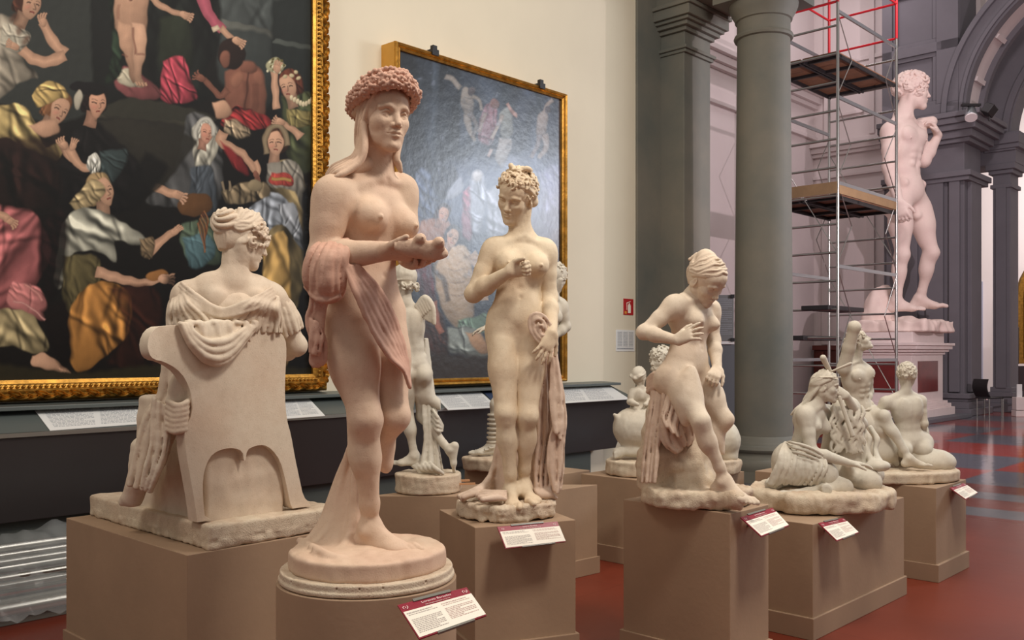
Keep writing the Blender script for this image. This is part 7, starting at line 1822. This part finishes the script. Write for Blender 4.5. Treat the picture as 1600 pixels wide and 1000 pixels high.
def altar_painting():
    b = 6.44; a0, Y0 = ray_b(622, b); a1, Y1 = ray_b(876, b); z1 = zat(78, Y0); z0 = zat(587, Y1); z0 = 1.5-37*Y1/F
    r = empty('framed_painting', R((a0+a1)/2, 6.5, 1.2), 0, 'tall blue-grey painting of pale nude figures in a plain gold frame', 'painting')
    cv = Canvas(621, 877, z0-.01, z1+.01, b, 520, 620, (52, 62, 74)); P, E, L_, Fc = cv.poly, cv.ell, cv.line, cv.face
    for i, (x, c) in enumerate(((622, (30, 36, 46)), (650, (46, 54, 66)), (676, (80, 92, 108)), (684, (34, 42, 54)), (720, (56, 66, 82)), (746, (66, 76, 92)), (800, (70, 80, 98)), (850, (66, 76, 96)))): P([(x, 40), (x+34, 40), (x+34, 420), (x, 420)], c, 5 if i % 2 else 2, edge=.1, fold=.08, ang=90, fs=.2)
    P([(700, 260), (880, 250), (880, 330), (700, 350)], (104, 116, 142), 16, edge=.1, al=.8);  # soft bluish haze: part of the window glare, put into the paint colour
    # upper figures
    g_ = (138, 132, 128); L_([(696, 119), (708, 125), (720, 138)], 8, g_, 1.2); E(730, 160, 10, 24, g_, -8, 1.4, .6); L_([(730, 178), (732, 198), (742, 220)], 12, g_, 1.2, w1=6); L_([(734, 176), (744, 196), (740, 212)], 9, (112, 108, 110), 1.2, w1=5); E(737, 142, 6, 7, (82, 74, 78)); L_([(738, 150), (750, 158), (752, 172)], 6, g_, 1.2)
    for i in range(3): L_([(726, 152+9*i), (736, 154+9*i)], 1.6, (96, 92, 92), 1, .7)
    P([(752, 176), (762, 162), (776, 168), (776, 200), (768, 226), (750, 222), (748, 200)], (138, 110, 122), 1.6, fold=.2); E(773, 162, 7, 8, (120, 92, 90)); L_([(758, 176), (752, 196), (748, 206)], 6, (144, 134, 134))
    P([(780, 178), (792, 168), (800, 178), (800, 212), (784, 214)], (136, 140, 140), 1.6); L_([(786, 180), (776, 200), (768, 216)], 6, (158, 150, 146)); L_([(792, 162), (800, 174), (812, 186)], 6, (170, 138, 132)); P([(780, 216), (800, 218), (796, 240), (786, 262), (774, 248)], (146, 144, 146), 1.6)
    L_([(762, 244), (768, 232)], 5, (158, 140, 138)); L_([(864, 156), (856, 164), (850, 176)], 7, (150, 138, 134), 1.2); E(847, 194, 9, 22, (144, 134, 132), 6, 1.4, .6); L_([(850, 210), (854, 228), (842, 248)], 11, (144, 134, 132), 1.2, w1=6); L_([(844, 210), (838, 230), (830, 246)], 9, (122, 114, 118), 1.2, w1=5); E(856, 172, 5, 6, (86, 78, 84)); P([(808, 166), (822, 164), (824, 196), (816, 232), (806, 230)], (60, 68, 84), 1.5)
    # middle crowd
    P([(650, 270), (664, 262), (684, 290), (678, 350), (652, 350)], (92, 104, 128), 2, fold=.3, ang=60); P([(684, 262), (708, 258), (716, 290), (694, 312), (684, 300)], (40, 46, 62), 2, fold=.3); P([(700, 296), (720, 276), (722, 300), (700, 312)], (150, 158, 176), 2)
    P([(724, 300), (736, 292), (740, 340), (734, 376), (722, 360)], (144, 88, 108), 2, fold=.2); P([(734, 280), (752, 270), (760, 310), (750, 360), (736, 350)], (156, 164, 182), 3, fold=.25); P([(760, 300), (786, 290), (790, 360), (764, 366)], (146, 152, 168), 3, fold=.25); E(746, 276, 8, 9, (190, 192, 200), soft=3); E(802, 264, 16, 18, (120, 128, 150), soft=5)
    P([(842, 270), (872, 262), (874, 340), (850, 350)], (126, 130, 158), 4, fold=.25, al=.8); P([(842, 340), (874, 330), (874, 420), (850, 420)], (62, 70, 88), 4, al=.8)
    # foreground figures
    P([(658, 346), (690, 338), (704, 352), (700, 380), (652, 372)], (156, 120, 104), 2); Fc(692, 336, 13, (176, 140, 122), (58, 46, 48), .5, 20)
    P([(654, 372), (668, 380), (684, 500), (664, 480), (650, 420)], (96, 52, 62), 2, fold=.25, ang=80)
    P([(676, 400), (690, 378), (730, 388), (738, 420), (742, 470), (734, 510), (712, 512), (694, 490), (682, 450)], (176, 156, 134), 2, edge=.5); Fc(706, 372, 15, (180, 152, 134), (44, 36, 38), .35, 18); L_([(684, 396), (678, 420), (694, 440), (700, 470)], 8, (30, 26, 28), 2, .7)
    L_([(736, 396), (750, 420), (758, 470)], 18, (170, 148, 128), w1=12)
    for y_, w_ in ((420, 26), (440, 24), (460, 22)): L_([(714-w_/2, y_), (714, y_+3), (714+w_/2, y_-1)], 2, (120, 100, 84), 1.2, .5)
    P([(716, 500), (744, 494), (762, 490), (762, 516), (736, 524), (716, 514)], (110, 132, 118), 1.8, fold=.3); P([(700, 512), (740, 512), (766, 540), (764, 572), (730, 556), (700, 546)], (128, 134, 130), 2.2, fold=.3, ang=40); P([(728, 520), (752, 522), (764, 552), (744, 548)], (170, 138, 110), 2)
    P([(655, 480), (690, 490), (700, 560), (664, 560)], (70, 48, 44), 3, fold=.25); L_([(678, 470), (682, 500), (690, 520)], 10, (150, 98, 78)); P([(640, 548), (760, 556), (876, 560), (876, 600), (640, 600)], (52, 42, 36), 5, edge=.1); P([(850, 380), (876, 370), (876, 560), (852, 560)], (54, 40, 44), 5)
    # scuffed old panel, with pale blue window glare painted into its colours
    rg = random.Random(6)
    for i in range(130):
        x = 640+230*rg.random(); y = 110+320*rg.random(); w_ = 2+5*rg.random(); h = 2+6*rg.random(); q = rg.random()
        P([(x, y), (x+w_*.6, y-h*.4), (x+w_, y+h*.3), (x+w_*.5, y+h), (x-w_*.2, y+h*.6)], (130, 138, 156) if q > .55 else (38, 46, 58), 1.6, al=.30+.2*q)
    cv.noise(.15, 5, 5); cv.c = cv.c**1.15
    cv.build('painted_panel', paint_mat('glare_toned_panel', .31, bump=.10, spec=.9), r)
    m = MB(); prof = [(-.006, b+.01), (-.006, 6.415), (.010, 6.405), (.022, 6.415), (.030, 6.395), (.048, 6.385), (.058, 6.40), (.062, 6.42)]
    moulding(m, prof, a0, a1, z0, z1); m.build('frame', M['gold'], r)
    m = MB(); prof = [(.060, 6.415), (.062, 6.60)]; moulding(m, prof, a0, a1, z0, z1); m.build('frame_side', M['gold_side'], r)
    for i, x in enumerate((676, 843)):
        p_ = ray_b(x, 6.43)[0]; MB().rbox(p_-.05, p_+.03, 6.38, 6.6, z1+.058, z1+.085).rbox(p_-.05, p_+.03, 6.375, 6.385, z1+.03, z1+.085).rbox(p_-.02, p_+.03, 6.4, 6.44, z1+.08, z1+.13).build('black_clamp', M['dark'], r)
altar_painting()
# ---------------------------------------------------------------- camera, light
cam = bpy.data.cameras.new('camera'); co = bpy.data.objects.new('camera', cam); COL.objects.link(co)
co.location = (0, 0, EYE); co.rotation_euler = (PI/2, 0, 0)
cam.sensor_width = 36; cam.lens = 36*F/1600; cam.shift_y = (CY-500)/1600; cam.clip_end = 200
scene.camera = co
w = bpy.data.worlds.new('world'); scene.world = w; w.use_nodes = True
w.node_tree.nodes['Background'].inputs[0].default_value = (1.0, .93, .86, 1); w.node_tree.nodes['Background'].inputs[1].default_value = .33
vs = scene.view_settings; scene.display_settings.display_device = 'sRGB'
vs.view_transform = 'Standard'; vs.look = 'None'; vs.gamma = 1; vs.use_curve_mapping = False; vs.exposure = -.08
def area(name, loc, target, size, power, col=(1, .93, .84), sy=None):
    l = bpy.data.lights.new(name, 'AREA'); l.energy = power; l.color = col; l.shape = 'RECTANGLE'; l.size = size; l.size_y = sy or size
    o = bpy.data.objects.new(name, l); COL.objects.link(o); o.location = tuple(float(x) for x in loc)
    o.rotation_euler = (Vector(target)-Vector([float(x) for x in loc])).to_track_quat('-Z', 'Y').to_euler(); return o
# ceiling track lamps of the cast gallery
area('ceiling_lamp', (2.2, 2.2, 6.0), (0, 4.2, 1), 1.0, 220, (1, .92, .82))
area('ceiling_lamp', (-2.6, 1.6, 5.5), (-1.2, 4.6, 1.2), 1.2, 85, (1, .92, .82))
area('ceiling_lamp', (3.4, 5.4, 6.0), (1.4, 6.6, .8), 1.2, 120, (1, .93, .85))
# washers on the cream wall
area('wall_washer', R(5.0, 3.6, 7.2), R(7.6, 6.6, 3.2), 1.0, 45, (1, .92, .82))
# tall window on the opposite side of the hall
area('window_light', R(14.0, -.8, 4.6), R(6.6, 6.4, 2.8), 2.2, 300, (.84, .91, 1.0), 2.2)
# pink-tinted lamps of the domed hall
area('dome_lamp', R(13.5, 1.0, 4.0), R(20.5, 10.0, 4.5),   .07, 420, (1, .82, .87))
area('dome_lamp', R(17.0, 4.5, 9.5), R(21.2, 8.0, 4.5), 1.0, 190, (1, .84, .87))
area('dome_lamp', R(21.5, 9.5, 11.5), R(23.0, 10.8, 3.0), 1.5, 80, (1, .86, .90))
area('far_lamp', R(29.5, 5.0, 7.5), R(34, 7.0, 4.0), 2.0, 800, (1, .92, .90))
